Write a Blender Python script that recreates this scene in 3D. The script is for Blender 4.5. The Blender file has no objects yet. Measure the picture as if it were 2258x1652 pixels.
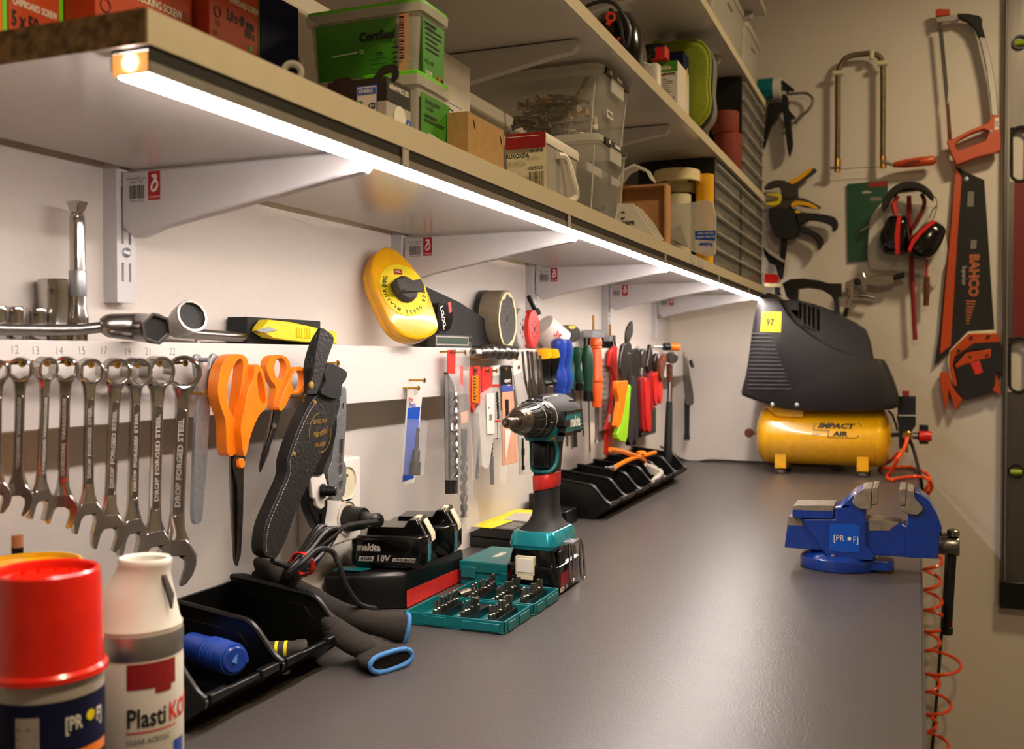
import bpy, math, random
from math import *
from mathutils import Vector as V, Matrix
from mathutils.geometry import tessellate_polygon
random.seed(7)
C = bpy.context.scene.collection
S = bpy.context.scene
# ---------------------------------------------------------------- camera
cd = bpy.data.cameras.new('camera'); cam = bpy.data.objects.new('camera', cd); C.objects.link(cam)
CP = V((.683, 0, 1.2135)); YAW = radians(21.98); PIT = radians(-1.06)
cam.location = CP; cam.rotation_euler = (pi/2+PIT, 0, YAW)
cd.sensor_width = 36; cd.lens = 36*2212/2258; cd.clip_start = .02
cd.dof.use_dof = True; cd.dof.focus_distance = 1.2; cd.dof.aperture_fstop = 9
S.camera = cam
# ---------------------------------------------------------------- world, lamps, exposure
w = bpy.data.worlds.new('world'); S.world = w; w.use_nodes = True
w.node_tree.nodes['Background'].inputs[0].default_value = (1, .8, .55, 1)
w.node_tree.nodes['Background'].inputs[1].default_value = .12
S.view_settings.view_transform = 'Standard'; S.view_settings.look = 'None'
S.view_settings.exposure = 0; S.view_settings.gamma = 1
ld = bpy.data.lights.new('ceiling_light', 'AREA'); ld.shape = 'DISK'; ld.size = .2; ld.energy = 14.5; ld.color = (1, .78, .47)
lo = bpy.data.objects.new('ceiling_light', ld); lo.location = (1.25, 2.15, 2.36); lo.rotation_euler = (0, 0, 0); C.objects.link(lo)
l2 = ld.copy(); l2.energy = 15; fill_lo = bpy.data.objects.new('ceiling_light', l2); fill_lo.location = (1.0, .45, 2.36); C.objects.link(fill_lo)  # second lamp, added as warm ambient fill for the shelf contents
LED_STRENGTH = 68
# ---------------------------------------------------------------- pixel -> place on a real plane of the room (2258x1652 photo)
FW = V((-sin(YAW)*cos(PIT), cos(YAW)*cos(PIT), sin(PIT))); RT = V((cos(YAW), sin(YAW), 0)); UP = RT.cross(FW)
def p(u, v, X=None, Y=None, Z=None):
    d = FW + RT*((u-1129)/2212) + UP*((826-v)/2212)
    t = (X-CP.x)/d.x if X is not None else (Y-CP.y)/d.y if Y is not None else (Z-CP.z)/d.z
    return CP + d*t
def tr(pts, **k): return [p(a, b, **k) for a, b in pts]
def sm(pts, k=4):
    n = len(pts); o = []
    for i in range(n):
        a, b, c, d = [V(tuple(pts[(i+j) % n])) for j in (-1, 0, 1, 2)]
        for s in range(k):
            t = s/k
            o.append(.5*((2*b)+(c-a)*t+(2*a-5*b+4*c-d)*t*t+(3*b-a-3*c+d)*t**3))
    return o
def smo(pts, k=6):
    pts = [V(q) for q in pts]; pts = [2*pts[0]-pts[1]]+pts+[2*pts[-1]-pts[-2]]; o = []
    for i in range(1, len(pts)-2):
        a, b, c, d = pts[i-1:i+3]
        for s in range(k):
            t = s/k
            o.append(.5*((2*b)+(c-a)*t+(2*a-5*b+4*c-d)*t*t+(3*b-a-3*c+d)*t**3))
    return o+[pts[-2]]
# ---------------------------------------------------------------- materials
def lin(h):
    if not isinstance(h, str): return h
    c = [int(h[i:i+2], 16)/255 for i in (0, 2, 4)]
    return [x/12.92 if x < .04045 else ((x+.055)/1.055)**2.4 for x in c]
MT = {}
def M(n, col, r=.5, m=0, bump=.05, sc=60, var=.06, alpha=1, em=0, coat=0, aniso=None, spec=.5):
    mt = bpy.data.materials.new(n); mt.use_nodes = True; nt = mt.node_tree; nd = nt.nodes; L = nt.links.new
    b = nd['Principled BSDF']; c = lin(col)
    tc = nd.new('ShaderNodeTexCoord'); nz = nd.new('ShaderNodeTexNoise'); nz.inputs['Scale'].default_value = sc; nz.inputs['Detail'].default_value = 4
    src = tc.outputs['Object']
    if aniso:
        mp = nd.new('ShaderNodeMapping'); mp.inputs['Scale'].default_value = aniso; L(src, mp.inputs[0]); src = mp.outputs[0]
    L(src, nz.inputs['Vector'])
    rp = nd.new('ShaderNodeValToRGB'); rp.color_ramp.elements[0].position = .35; rp.color_ramp.elements[1].position = .65
    rp.color_ramp.elements[0].color = [max(0, x*(1-var)) for x in c]+[1]; rp.color_ramp.elements[1].color = [min(1, x*(1+var)) for x in c]+[1]
    L(nz.outputs['Fac'], rp.inputs[0]); L(rp.outputs[0], b.inputs['Base Color'])
    b.inputs['Roughness'].default_value = r; b.inputs['Metallic'].default_value = m; b.inputs['Alpha'].default_value = alpha
    b.inputs['Coat Weight'].default_value = coat; b.inputs['Specular IOR Level'].default_value = spec
    if bump:
        bp = nd.new('ShaderNodeBump'); bp.inputs['Strength'].default_value = bump; bp.inputs['Distance'].default_value = .002
        L(nz.outputs['Fac'], bp.inputs['Height']); L(bp.outputs[0], b.inputs['Normal'])
    if em:
        b.inputs['Emission Color'].default_value = [*c, 1]; b.inputs['Emission Strength'].default_value = em
    MT[n] = mt; return mt
M('wall', 'd9d0c6', .8, bump=.12, sc=180, var=.015)
M('floor', '6f6a63', .6, sc=8); M('ceil', 'cfc6b8', .9)
M('bench', '4b4645', .36, bump=.12, sc=420, var=.10, aniso=(1, .35, 1)); M('benchedge', '35312f', .45)
M('shelf', 'cfc9c2', .14, bump=.04, sc=150, var=.015); M('shelfedge', 'cdbfa2', .45, var=.02)
M('chip', '7a6140', .9, bump=1, sc=160, var=.5)
M('brk', 'cac6c6', .42, var=.02); M('railw', 'dcd5cd', .5, bump=.5, sc=40, var=.02, aniso=(1, .06, 1))
M('alu', '9b9793', .35, .9); M('black', '080808', .34, bump=.1, sc=300); M('blackm', '100f0e', .7, bump=.3, sc=500)
M('blackg', '060606', .16, coat=.3); M('dgrey', '37332f', .6); M('grey', '77736e', .5); M('lgrey', 'a8a29a', .5)
M('chrome', 'c4c1be', .15, 1, bump=.03, sc=50); M('steel', '8d8883', .3, 1, bump=.15, sc=120); M('dsteel', '55504b', .38, 1, bump=.2, sc=100, var=.2)
M('zinc', 'a9adb0', .42, .85, bump=.1, sc=160, var=.1); M('brass', 'b98a3e', .3, 1); M('gunm', '2b2927', .4, .7)
M('white', 'e3ddd2', .45, var=.02); M('cream', 'd9cfae', .5, var=.02); M('paper', 'd8d0c6', .8, var=.03)
M('card', 'b08a55', .85, bump=.3, sc=90, var=.06); M('wood', 'bb8857', .7, bump=.2, sc=30, var=.15, aniso=(1, 8, 1))
M('orange', 'ee7d10', .3, coat=.2); M('orangep', 'b8421a', .6); M('orangehs', 'bd4410', .32); M('yellow', 'f0ae08', .3, coat=.3); M('yel2', 'e6cf10', .45)
M('red', 'cc1410', .35); M('redd', '8e1418', .5); M('redt', 'd42c24', .4, bump=.3, sc=40); M('redbrown', '7a2e1e', .8, bump=.3)
M('redcap', 'dd1a02', .25, coat=.2); M('blue', '1b3f9e', .3, coat=.3, bump=.1); M('vblue', '0b3590', .25, coat=.5, bump=.5, sc=90, var=.12)
M('navy', '0e1338', .7, spec=.2); M('lblue', '4a86c8', .8, bump=.6, sc=700); M('teal', '0a6a70', .35, bump=.08, sc=200); M('tealm', '1592a0', .24, .5, coat=.4)
M('green', '3f8a1e', .5); M('lime', '8f9e14', .7, bump=.4, sc=300, var=.15); M('bgreen', '6ad01a', .35); M('dgreen', '123f2c', .5); M('lgreen', '8fd01c', .4)
M('bosch', '174a32', .3, coat=.3, var=.12); M('purple', '3d4fa0', .4); M('skin', 'd29a7a', .6)
M('cable', '151313', .45); M('hose', 'ee4a0c', .3, coat=.3); M('knit', '2e2824', .95, bump=1, sc=900, var=.2)
M('leather', '15120f', .5, bump=.5, sc=260); M('gold', 'b5924a', .4, .6)
M('clear', 'f0eee8', .1, alpha=.17, bump=0, var=.02); M('clear2', 'e4e0d6', .22, alpha=.55, bump=.1, var=.05); M('frost', 'cbc6bc', .4, alpha=.62, bump=.1)
M('can', 'e0dace', .35, var=.02); M('hood', '231f21', .5, bump=.3, sc=300); M('tank', 'f2b407', .22, coat=.5)
M('bare', '857a6c', .55, .35, bump=.5, sc=90, var=.15); M('badge', '0c50bd', .3)
M('clear3', 'e8e6e2', .08, alpha=.12, bump=0, var=.02); M('ochi', 'ee5a1c', .4); M('chuck', '8a8073', .3, 1, bump=.1, sc=90); M('scr', 'b0a692', .33, .65, sc=200, bump=.1); M('drw', 'c4c0b8', .15, alpha=.2, bump=0); M('frame', '74654c', .5, .6, bump=.2, sc=40, var=.2); M('bahco', 'a85a30', .5); M('levl', '6f6a66', .32, .85, aniso=(1,1,.05), sc=200)
M('led', (1, .89, .84), .5, em=LED_STRENGTH); M('ledcap', (1, .45, .12), .5, em=.75); M('logo', 'ab1226', .5)
M('pencil', '6e665e', .9); M('tape', 'e6d8a8', .7); M('sand', '8b7d66', .95, bump=1, sc=500, var=.2); M('disc', '4f4c49', .8, bump=.5, sc=500)
M('ink', '161413', .6); M('rust', '6b3a22', .7, .3, var=.3); M('vial', '8fa218', .2); M('lcd', '3d5247', .3); M('darkred', '6e0d0d', .5)
# ---------------------------------------------------------------- mesh builder
class B:
    def __init__(s): s.v = []; s.f = []; s.mi = []; s.m = []; s.T = Matrix()
    def add(s, vs, fs, m):
        if m not in s.m: s.m.append(m)
        k = s.m.index(m); o = len(s.v)
        s.v += [s.T @ V(q) for q in vs]; s.f += [[o+i for i in f] for f in fs]; s.mi += [k]*len(fs); return s
    def box(s, x0, x1, y0, y1, z0, z1, m, tx=0, ty=0):   # tx, ty: top inset
        return s.add([(x0, y0, z0), (x1, y0, z0), (x1, y1, z0), (x0, y1, z0), (x0+tx, y0+ty, z1), (x1-tx, y0+ty, z1), (x1-tx, y1-ty, z1), (x0+tx, y1-ty, z1)],
              [(3, 2, 1, 0), (4, 5, 6, 7), (0, 1, 5, 4), (1, 2, 6, 5), (2, 3, 7, 6), (3, 0, 4, 7)], m)
    def cb(s, c, h, m): return s.box(c[0]-h[0], c[0]+h[0], c[1]-h[1], c[1]+h[1], c[2]-h[2], c[2]+h[2], m)
    def prism(s, out, ext, m, holes=()):
        loops = [[V(q) for q in out]]+[[V(q) for q in h] for h in holes]
        ext = V(ext); tri = tessellate_polygon(loops); fl = [q for l in loops for q in l]; n = len(fl)
        fs = [tuple(t) for t in tri]+[tuple(i+n for i in reversed(t)) for t in tri]; o = 0
        for l in loops:
            k = len(l)
            for i in range(k):
                j = (i+1) % k; fs.append((o+i, o+j, o+j+n, o+i+n))
            o += k
        return s.add(fl+[q+ext for q in fl], fs, m)
    def loft(s, rings, m, cap=True, close=False):
        n = len(rings[0]); fs = []; k = len(rings)
        for a in range(k if close else k-1):
            b = (a+1) % k
            for i in range(n): j = (i+1) % n; fs.append((a*n+i, a*n+j, b*n+j, b*n+i))
        if cap and not close: fs += [tuple(range(n))[::-1], tuple(range((k-1)*n, k*n))]
        return s.add([q for r in rings for q in r], fs, m)
    def lathe(s, o, ax, prof, m, n=24, cap=True):
        o = V(o); ax = V(ax).normalized(); a = ax.orthogonal().normalized(); b = ax.cross(a)
        return s.loft([[o+ax*t+(a*cos(2*pi*i/n)+b*sin(2*pi*i/n))*max(r, 1e-5) for i in range(n)] for t, r in prof], m, cap)
    def cyl(s, a, b, r, m, r1=None, n=20):
        a = V(a); b = V(b); return s.lathe(a, b-a, [(0, r), ((b-a).length, r if r1 is None else r1)], m, n)
    def tube(s, pts, r, m, n=8, close=False, flat=1):
        pts = [V(q) for q in pts]; k = len(pts); rings = []; N = None
        for i in range(k):
            t = (pts[(i+1) % k]-pts[i-1]) if close or 0 < i < k-1 else (pts[1]-pts[0] if i == 0 else pts[-1]-pts[-2])
            t.normalize()
            if N is None: N = t.orthogonal().normalized()
            N = (N-t*N.dot(t)).normalized(); Bn = t.cross(N); rr = r[i] if isinstance(r, (list, tuple)) else r
            rings.append([pts[i]+(N*cos(2*pi*j/n)+Bn*sin(2*pi*j/n)*flat)*rr for j in range(n)])
        return s.loft(rings, m, not close, close)
    def ring(s, c, ax, r, t, m, n=24, k=8, a0=0, a1=2*pi):
        ax = V(ax).normalized(); a = ax.orthogonal().normalized(); b = ax.cross(a); full = a1-a0 > 6.28
        return s.tube([V(c)+(a*cos(q)+b*sin(q))*r for q in [a0+(a1-a0)*i/(n if full else n-1) for i in range(n)]], t, m, k, full)
    def washer(s, c, ax, ro, ri, t, m, n=28, ni=None):
        ax = V(ax).normalized(); a = ax.orthogonal().normalized(); b = ax.cross(a); ni = ni or n
        f = lambda r, k, ph=0: [V(c)+(a*cos(2*pi*i/k+ph)+b*sin(2*pi*i/k+ph))*r for i in range(k)]
        return s.prism(f(ro, n), ax*t, m, [f(ri, ni)])
    def quad(s, o, x, y, m): o = V(o); x = V(x); y = V(y); return s.add([o, o+x, o+x+y, o+y], [(0, 1, 2, 3)], m)
    def text(s, t, o, xd, yd, size, m, al='C', sx=1, bold=.02, sh=0):
        c = bpy.data.curves.new('t', 'FONT'); c.body = t; c.size = 1; c.align_x = {'C': 'CENTER', 'L': 'LEFT'}[al]; c.align_y = 'CENTER'; c.resolution_u = 2; c.offset = bold; c.shear = sh
        ob = bpy.data.objects.new('t', c); me = bpy.data.meshes.new_from_object(ob); o = V(o); xd = V(xd).normalized()*size*sx; yd = V(yd).normalized()*size
        s.add([o+xd*q.co.x+yd*q.co.y for q in me.vertices], [tuple(f.vertices) for f in me.polygons], m)
        bpy.data.objects.remove(ob); bpy.data.curves.remove(c); bpy.data.meshes.remove(me); return s
    def bars(s, o, x, y, m='ink', n=14, seed=1):
        R = random.Random(seed); x = V(x); t = 0; o = V(o); ws = [R.uniform(.4, 1.4) for _ in range(2*n)]; k = sum(ws)
        for i, q in enumerate(ws):
            if i % 2 == 0: s.quad(o+x*(t/k), x*(q/k), y, m)
            t += q
        return s
    def lines(s, o, x, y, m='ink', n=4, seed=1, th=.35):   # rows of small print too fine to read
        R = random.Random(seed); x = V(x); y = V(y); o = V(o)
        for i in range(n):
            s.quad(o+y*(1-(i+.7)/n), x*R.uniform(.55, 1), y*(th/n), m)
        return s
    def mesh(s, n, off=V((0, 0, 0)), ang=35):
        me = bpy.data.meshes.new(n); me.from_pydata([q-off for q in s.v], [], s.f)
        for k in s.m: me.materials.append(MT[k])
        me.polygons.foreach_set('material_index', s.mi)
        import bmesh
        bm = bmesh.new(); bm.from_mesh(me); bmesh.ops.recalc_face_normals(bm, faces=bm.faces); bm.to_mesh(me); bm.free()
        me.polygons.foreach_set('use_smooth', [True]*len(me.polygons)); me.set_sharp_from_angle(angle=radians(ang)); me.update(); return me
def bev(o, w, seg=2):
    if w:
        d = o.modifiers.new('bevel', 'BEVEL'); d.width = w; d.segments = seg; d.limit_method = 'ANGLE'; d.angle_limit = radians(40); d.harden_normals = False
def props(o, label, cat, group, kind):
    if label: o['label'] = label
    if cat: o['category'] = cat
    if group: o['group'] = group
    if kind: o['kind'] = kind
def E(n, label, cat, loc=(0, 0, 0), group=None, kind=None, rot=None):
    o = bpy.data.objects.new(n, None); o.empty_display_size = .02; C.objects.link(o); o.location = loc
    if rot: o.rotation_euler = rot
    props(o, label, cat, group, kind); return o
def base(o):
    l = V(o.location); q = o.parent
    while q: l += V(q.location); q = q.parent
    return l
def part(n, b, par, bv=0, label=None, local=False, kind=None, ang=35):
    o = bpy.data.objects.new(n, b.mesh(n, V((0, 0, 0)) if local else base(par), ang)); C.objects.link(o); o.parent = par; bev(o, bv); props(o, label, None, None, kind); return o
def one(n, b, label, cat, group=None, bv=0, kind=None, ang=35):
    c = V([(min(q[i] for q in b.v)+max(q[i] for q in b.v))/2 for i in range(3)]); c.z = min(q.z for q in b.v)
    o = bpy.data.objects.new(n, b.mesh(n, c, ang)); o.location = c; C.objects.link(o); bev(o, bv); props(o, label, cat, group, kind); return o
def dup(o, loc=None, rot=None, par=None, label=None):
    c = o.copy(); C.objects.link(c)
    if par: c.parent = par
    for ch in list(o.children): dup(ch, par=c)
    if loc is not None: c.location = loc
    if rot is not None: c.rotation_euler = rot
    if label: c['label'] = label
    return c
X_, Y_, Z_ = V((1, 0, 0)), V((0, 1, 0)), V((0, 0, 1))
# ---------------------------------------------------------------- the room
def st(n, b, bv=0): return one(n, b, None, None, bv=bv, kind='structure')
st('wall_left', B().box(-.12, 0, -1.6, 3.11, 0, 2.45, 'wall')); st('wall_back', B().box(0, 2.8, 2.99, 3.11, 0, 2.45, 'wall'))
st('wall_right', B().box(2.8, 2.92, -1.6, 3.11, 0, 2.45, 'wall')); st('wall_front', B().box(0, 2.8, -1.6, -1.48, 0, 2.45, 'wall'))
st('floor', B().box(-.12, 2.92, -1.6, 3.11, -.1, 0, 'floor')); st('ceiling', B().box(-.12, 2.92, -1.6, 3.11, 2.45, 2.55, 'ceil'))
t = E('ceiling_lamp', 'round white ceiling lamp nearer the end wall', 'lamp', (1.25, 2.15, 2.45))
t2 = E('ceiling_lamp', 'added round white fill lamp farther from the end wall', 'lamp', (1.0, .45, 2.45))  # unseen fitting added to go with the fill lamp
part('lamp_housing', B().lathe((1.0, .45, 2.45), (0, 0, -1), [(0, .13), (.04, .13), (.06, .115)], 'white', 32), t2)
part('lamp_housing', B().lathe((1.25, 2.15, 2.45), (0, 0, -1), [(0, .13), (.04, .13), (.06, .115)], 'white', 32), t)
# workbench
t = E('workbench', 'long dark grey laminate workbench running along the tool wall', 'workbench', (.345, 1.2, 0))
part('worktop', B().box(.002, .690, -.6, 2.988, .870, .90, 'bench'), t, .0015)
part('edge_strip', B().box(.690, .6925, -.6, 2.988, .8705, .8992, 'benchedge'), t, label='dark edge strip along the front of the worktop')
for y in (-.5, 1.2, 2.85):
    part('leg', B().box(.60, .66, y-.03, y+.03, 0, .87, 'grey'), t, .002); part('leg', B().box(.02, .08, y-.03, y+.03, 0, .87, 'grey'), t, .002)
# shelves
SY0, SY1 = .428, 2.775
def shelf(z0, z1, y0, nm, lab):
    t = E('shelf_board', lab, 'shelf', (.15, 1.6, z0), 'white shelves on the tool wall')
    part('board', B().box(.030, .299, y0, SY1, z0, z1, 'shelf'), t, .0006)
    part('edge_band', B().box(.299, .3, y0, SY1, z0, z1, 'shelfedge'), t, label='pale cream edge band')
    if z0 < 1.5: part('raw_edge', B().box(.030, .299, y0-.0008, y0, z0, z1, 'chip'), t, label='raw brown chipboard end')
    return t
sh = shelf(1.381, 1.400, SY0, 'a', 'lowest white shelf board with raw chipboard end and light strip below')
shelf(1.627, 1.645, .6, 'b', 'middle white shelf board carrying the lime case')
shelf(1.884, 1.902, .6, 'c', 'white shelf board above the lime case carrying clear boxes')
shelf(2.130, 2.148, .6, 'd', 'highest white shelf board at the top edge of the view')
UY = [.716, 1.252, 1.772, 2.262, 2.735]; nth = ['nearest', 'second nearest', 'middle', 'fourth nearest', 'farthest']
for i, y in enumerate(UY):
    t = E('shelf_upright', nth[i]+' white slotted upright screwed to the wall', 'upright', (0, y, 1.262), 'slotted uprights on the wall')
    b = B(); yw = .0115
    b.box(.0, .0130, y-yw, y+yw, 1.262, 2.3, 'brk')
    holes = []
    for k in range(30):
        z = 1.279+k*.034
        if z > 2.26: break
        for s in (-1, 1): holes.append([V((.016, y+s*.0045+dy*.0014, z+dz)) for dy, dz in ((-1, .002), (1, .002), (1, .019), (-1, .019))])
    b.prism([(.016, y-yw, 1.262), (.016, y+yw, 1.262), (.016, y+yw, 2.3), (.016, y-yw, 2.3)], (-.003, 0, 0), 'brk', holes)
    part('channel', b, t, .0004)
    part('screw', B().lathe((.0162, y, 1.3075), X_, [(0, .0045), (.0012, .0045), (.002, .003), (.0012, .0016)], 'zinc', 16), t, label='zinc screw in the upright')
def bracket(y, zt, lab, dep=.2715, sticker=False, grp='shelf brackets'):
    t = E('shelf_bracket', lab, 'bracket', (.016, y, zt-.06), 'white shelf brackets')
    pr = [(.0175, zt), (dep-.004, zt), (dep, zt-.004), (dep, zt-.010), (dep-.006, zt-.0165), (dep-.03, zt-.02), (.06, zt-.052), (.040, zt-.058), (.03, zt-.060), (.022, zt-.053), (.0175, zt-.05)]
    b = B(); b.prism([(x, y-.007, z) for x, z in pr], (0, .014, 0), 'brk'); part('arm', b, t, .002)
    b = B()
    if sticker:
        yy = y-.0073
        b.quad((.024, yy, zt-.031), X_*.022, Z_*.026, 'brk')
        b.text('Bracket 270 mm', (.035, yy-.0002, zt-.0075), X_, Z_, .0032, 'ink', bold=0); b.text('Artnr 7120', (.035, yy-.0002, zt-.0105), X_, Z_, .0032, 'ink', bold=0)
        b.bars((.0265, yy-.0002, zt-.0255), X_*.0175, Z_*.012, n=18); b.text('7 391641 71204', (.035, yy-.0002, zt-.0275), X_, Z_, .0025, 'ink', bold=0)
        part('barcode_label', b, t)
        b = B().quad((.048, yy, zt-.0275), X_*.0135, Z_*.0255, 'logo')
        lf = sm([(.0515, -.006), (.0555, -.0045), (.0585, -.0065), (.0575, -.009), (.0595, -.0125), (.0585, -.018), (.0545, -.0205), (.0515, -.019), (.0512, -.0145), (.0535, -.0105), (.0550, -.0085), (.0532, -.0075)], 3)
        l2 = sm([(.0530, -.0182), (.0562, -.0165), (.0578, -.0125), (.0545, -.0135)], 3)
        b.prism([(x, yy-.0002, zt+z) for x, z in lf], (0, -.0001, 0), 'white'); b.prism([(x, yy-.00035, zt+z) for x, z in l2], (0, -.0001, 0), 'logo')
        b.text('LUNDBERGS', (.0548, yy-.0002, zt-.0248), X_, Z_, .0025, 'white', bold=0)
        part('logo_label', b, t, label='red square label with a white leaf')
for i, y in enumerate(UY):
    bracket(y, 1.3795, nth[i]+' white bracket under the lit lowest shelf', sticker=True)
    if 1.2 < y < 2.2: bracket(y, 1.6255, nth[i]+' white bracket under the middle shelf')
    if 1.2 < y < 2.6: bracket(y, 1.8825, nth[i]+' white bracket under the clear boxes shelf')
    bracket(y, 2.1285, nth[i]+' white bracket under the highest shelf')
# LED profile: a channel under the front edge of the lowest shelf
t = E('light_strip', 'glowing light strip in a channel under the front shelf edge', 'light', (.285, 1.6, 1.366))
part('profile', B().box(.2972, .2990, SY0+.003, SY1-.003, 1.3662, 1.3725, 'alu').box(.2972, .2985, SY0+.003, SY1-.003, 1.3725, 1.3808, 'gunm').box(.2722, .2972, SY0+.003, SY1-.003, 1.379, 1.3808, 'gunm').box(.2715, .2730, SY0+.003, SY1-.003, 1.3694, 1.379, 'alu'), t, label='dark grey channel')
part('diffuser', B().box(.273, .2972, SY0+.005, SY1-.003, 1.3655, 1.3788, 'led'), t, .003)
part('end_cap', B().box(.2725, .2972, SY0+.0025, SY0+.005, 1.3665, 1.3788, 'ledcap'), t, .001, label='glowing orange end cap')
part('bulb', B().lathe((.2855, SY0+.0024, 1.373), (0, -1, 0), [(0, .004), (.0005, .004)], 'led', 16), t)
for y in (.72, 1.13, 1.62, 2.1, 2.5): part('clip', B().box(.2995, .3005, y-.005, y+.005, 1.3665, 1.380, 'frost'), t)
# rail board
t = E('tool_rail', 'white painted wooden rail along the wall holding hanging tools', 'rail', (.022, 1.2, 1.155))
b = B().box(.0, .045, -.3, 2.93, 1.155, 1.226, 'railw'); part('board', b, t, .0012)
b = B()
for n_, u_, v_ in (('12', 32, 772), ('13', 78, 774), ('14', 130, 774), ('15', 180, 774), ('17', 228, 774), ('19', 281, 777), ('21', 327, 776), ('22', 380, 776)):
    q = p(u_, v_, X=.0452); b.text(n_, q, Y_, Z_+Y_*random.uniform(-.1, .1), .0095, 'pencil', bold=-.012, sx=.9)
part('pencil_numbers', b, t, label='faint pencilled numbers 12 to 22')
def dep(q): return (V(q)-CP).dot(FW)
def pr(q, px): return px*dep(q)/2212          # size in metres of px photo pixels at the distance of q
def T3(o, rz=0, rx=0, ry=0): return Matrix.Translation(V(o)) @ Matrix.Rotation(rz, 4, 'Z') @ Matrix.Rotation(rx, 4, 'X') @ Matrix.Rotation(ry, 4, 'Y')
def vl(b, a, c, prof, m, X=None, Y=None, n=16):   # lathe between two points, radii in photo pixels
    a = p(*a, X=X, Y=Y); c = p(*c, X=X, Y=Y); L = (c-a).length
    return b.lathe(a, c-a, [(t*L, pr(a, r)) for t, r in prof], m, n)
def plate(b, pts, m, X=None, Y=None, th=.003, holes=(), s=0):
    f = (lambda q: sm(q, s)) if s else (lambda q: q)
    return b.prism(tr(f(pts), X=X, Y=Y), (-th, 0, 0) if X is not None else (0, th, 0), m, [tr(f(h), X=X, Y=Y) for h in holes])
def crop(ox, oy, k): return lambda pts: [(ox+a/k, oy+c/k) for a, c in pts]
# ---------------------------------------------------------------- screws in the rail
def hook(u, v, lab, X=.045, L=.023, m='brass', r=.0017, grp='brass screws in the rail'):
    q = p(u, v, X=X+L); q.x = X; b = B()
    pf = [(-.002, r*.6)]
    for k in range(6): pf += [(.002+k*.003, r*.95), (.0035+k*.003, r*.7)]
    pf += [(L-.003, r), (L, r*2.1), (L+.0006, r*1.9)]
    b.lathe(q, X_, pf, m, 10); b.cyl(q+X_*(L+.0006), q+X_*(L+.0009), r*.7, 'ink', n=6)
    return one('screw', b, lab, 'screw', grp)
# ---------------------------------------------------------------- combination spanners
def wrench(u, v, ut, vt, oh, a, lab, sz, txt='DROP FORGED STEEL', style=0):
    top = p(u, v, X=.064); bot = p(ut, vt, X=.054); L = (top-bot).length; R = pr(top, oh)/2; ri = R*.76; J = R*1.18; w_ = R*.84
    t = E('combination_wrench', lab, 'wrench', top, 'combination wrenches hanging from the rail')
    d = (bot-top).normalized(); a = radians(a); rot = Matrix.Rotation(a, 4, 'Z'); zz = -d; xx = rot @ V((1, 0, 0)); xx = (xx-zz*xx.dot(zz)).normalized(); yy = zz.cross(xx)
    F = Matrix(((xx.x, yy.x, zz.x, 0), (xx.y, yy.y, zz.y, 0), (xx.z, yy.z, zz.z, 0), (0, 0, 0, 1)))
    th = max(.0042, R*.36)
    b = B(); b.T = F; nn = 12 if sz > 20 else 6
    hole = [V((cos(2*pi*i/24)*ri*(1 if i % 2 else .9), -R*.42, sin(2*pi*i/24)*ri*(1 if i % 2 else .9))) for i in range(24)] if nn == 12 else [V((cos(2*pi*i/6+.5)*ri*1.04, -R*.42, sin(2*pi*i/6+.5)*ri*1.04)) for i in range(6)]
    b.prism([V((cos(2*pi*i/36)*R, -R*.42, sin(2*pi*i/36)*R)) for i in range(36)], (0, R*.84, 0), 'chrome', [hole])
    b.ring((0, -R*.42, 0), (0, 1, 0), R*.88, R*.085, 'chrome', 36, 6); part('ring_end', b, t, local=True)
    b = B(); b.T = F; zc = -(L-J*.62); hw = w_/2
    rings = []
    for z, k, q in ((-R*.86, 1.55, 1.25), (-R*1.25, 1.15, 1.05), (-R*2.0, .98, 1), (-R*3.2, .92, .95), (zc+J*2.6, .98, .95), (zc+J*1.7, 1.15, 1), (zc+J*1.0, 1.9, 1.1)):
        x = hw*k; y = th/2*q; rings.append([V((sx*x*c1, sy*y*c2, z)) for sx, sy, c1, c2 in ((-1, -1, .72, 1), (1, -1, .72, 1), (1, -1, 1, .5), (1, 1, 1, .5), (1, 1, .72, 1), (-1, 1, .72, 1), (-1, 1, 1, .5), (-1, -1, 1, .5))])
    b.loft(rings, 'chrome')
    z0 = -R*2.15; z1 = zc+J*2.3; x = hw*.66; e = []           # raised rim round the stamped panel
    for i in range(9): q = pi*i/8; e.append(V((cos(q)*x, -th*.49, z0-x+sin(q)*x)))
    for i in range(9): q = pi+pi*i/8; e.append(V((cos(q)*x, -th*.49, z1+x+sin(q)*x)))
    b.tube(e, R*.042, 'chrome', 6, True)
    b.prism([q*1 for q in e], (0, -.0001, 0), 'steel')
    part('shank', b, t, local=True)
    b = B(); b.T = F; hs = radians(15)
    pts = [(-.55, 1.15), (-.9, .62), (-1.04, .1), (-1.02, -.4), (-.84, -.92), (-.66, -1.08), (-.50, -1.0), (-.50, -.1), (-.38, .22), (0, .36), (.38, .22), (.50, -.1), (.50, -1.0), (.66, -1.08), (.84, -.92), (1.02, -.4), (1.04, .1), (.9, .62), (.55, 1.15)]
    o = []
    for i, (x, z) in enumerate(pts):
        if 0 < i < len(pts)-1: x, z = x*cos(hs)+z*sin(hs), -x*sin(hs)+z*cos(hs)
        o.append(V((x*J, -th*.62, zc+z*J)))
    b.prism(o, (0, th*1.24, 0), 'chrome'); part('open_end', b, t, R*.07, local=True)
    if txt:
        b = B(); b.T = F; b.text(txt, (0, -th*.53, (z0+z1)/2), (0, 0, 1), (-1, 0, 0), w_*.50, 'lgrey', sx=min(1.6, abs(z0-z1)*.9/(w_*.50*len(txt)*.62)), bold=.03)
        part('stamped_lettering', b, t, local=True)
    return t
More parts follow.
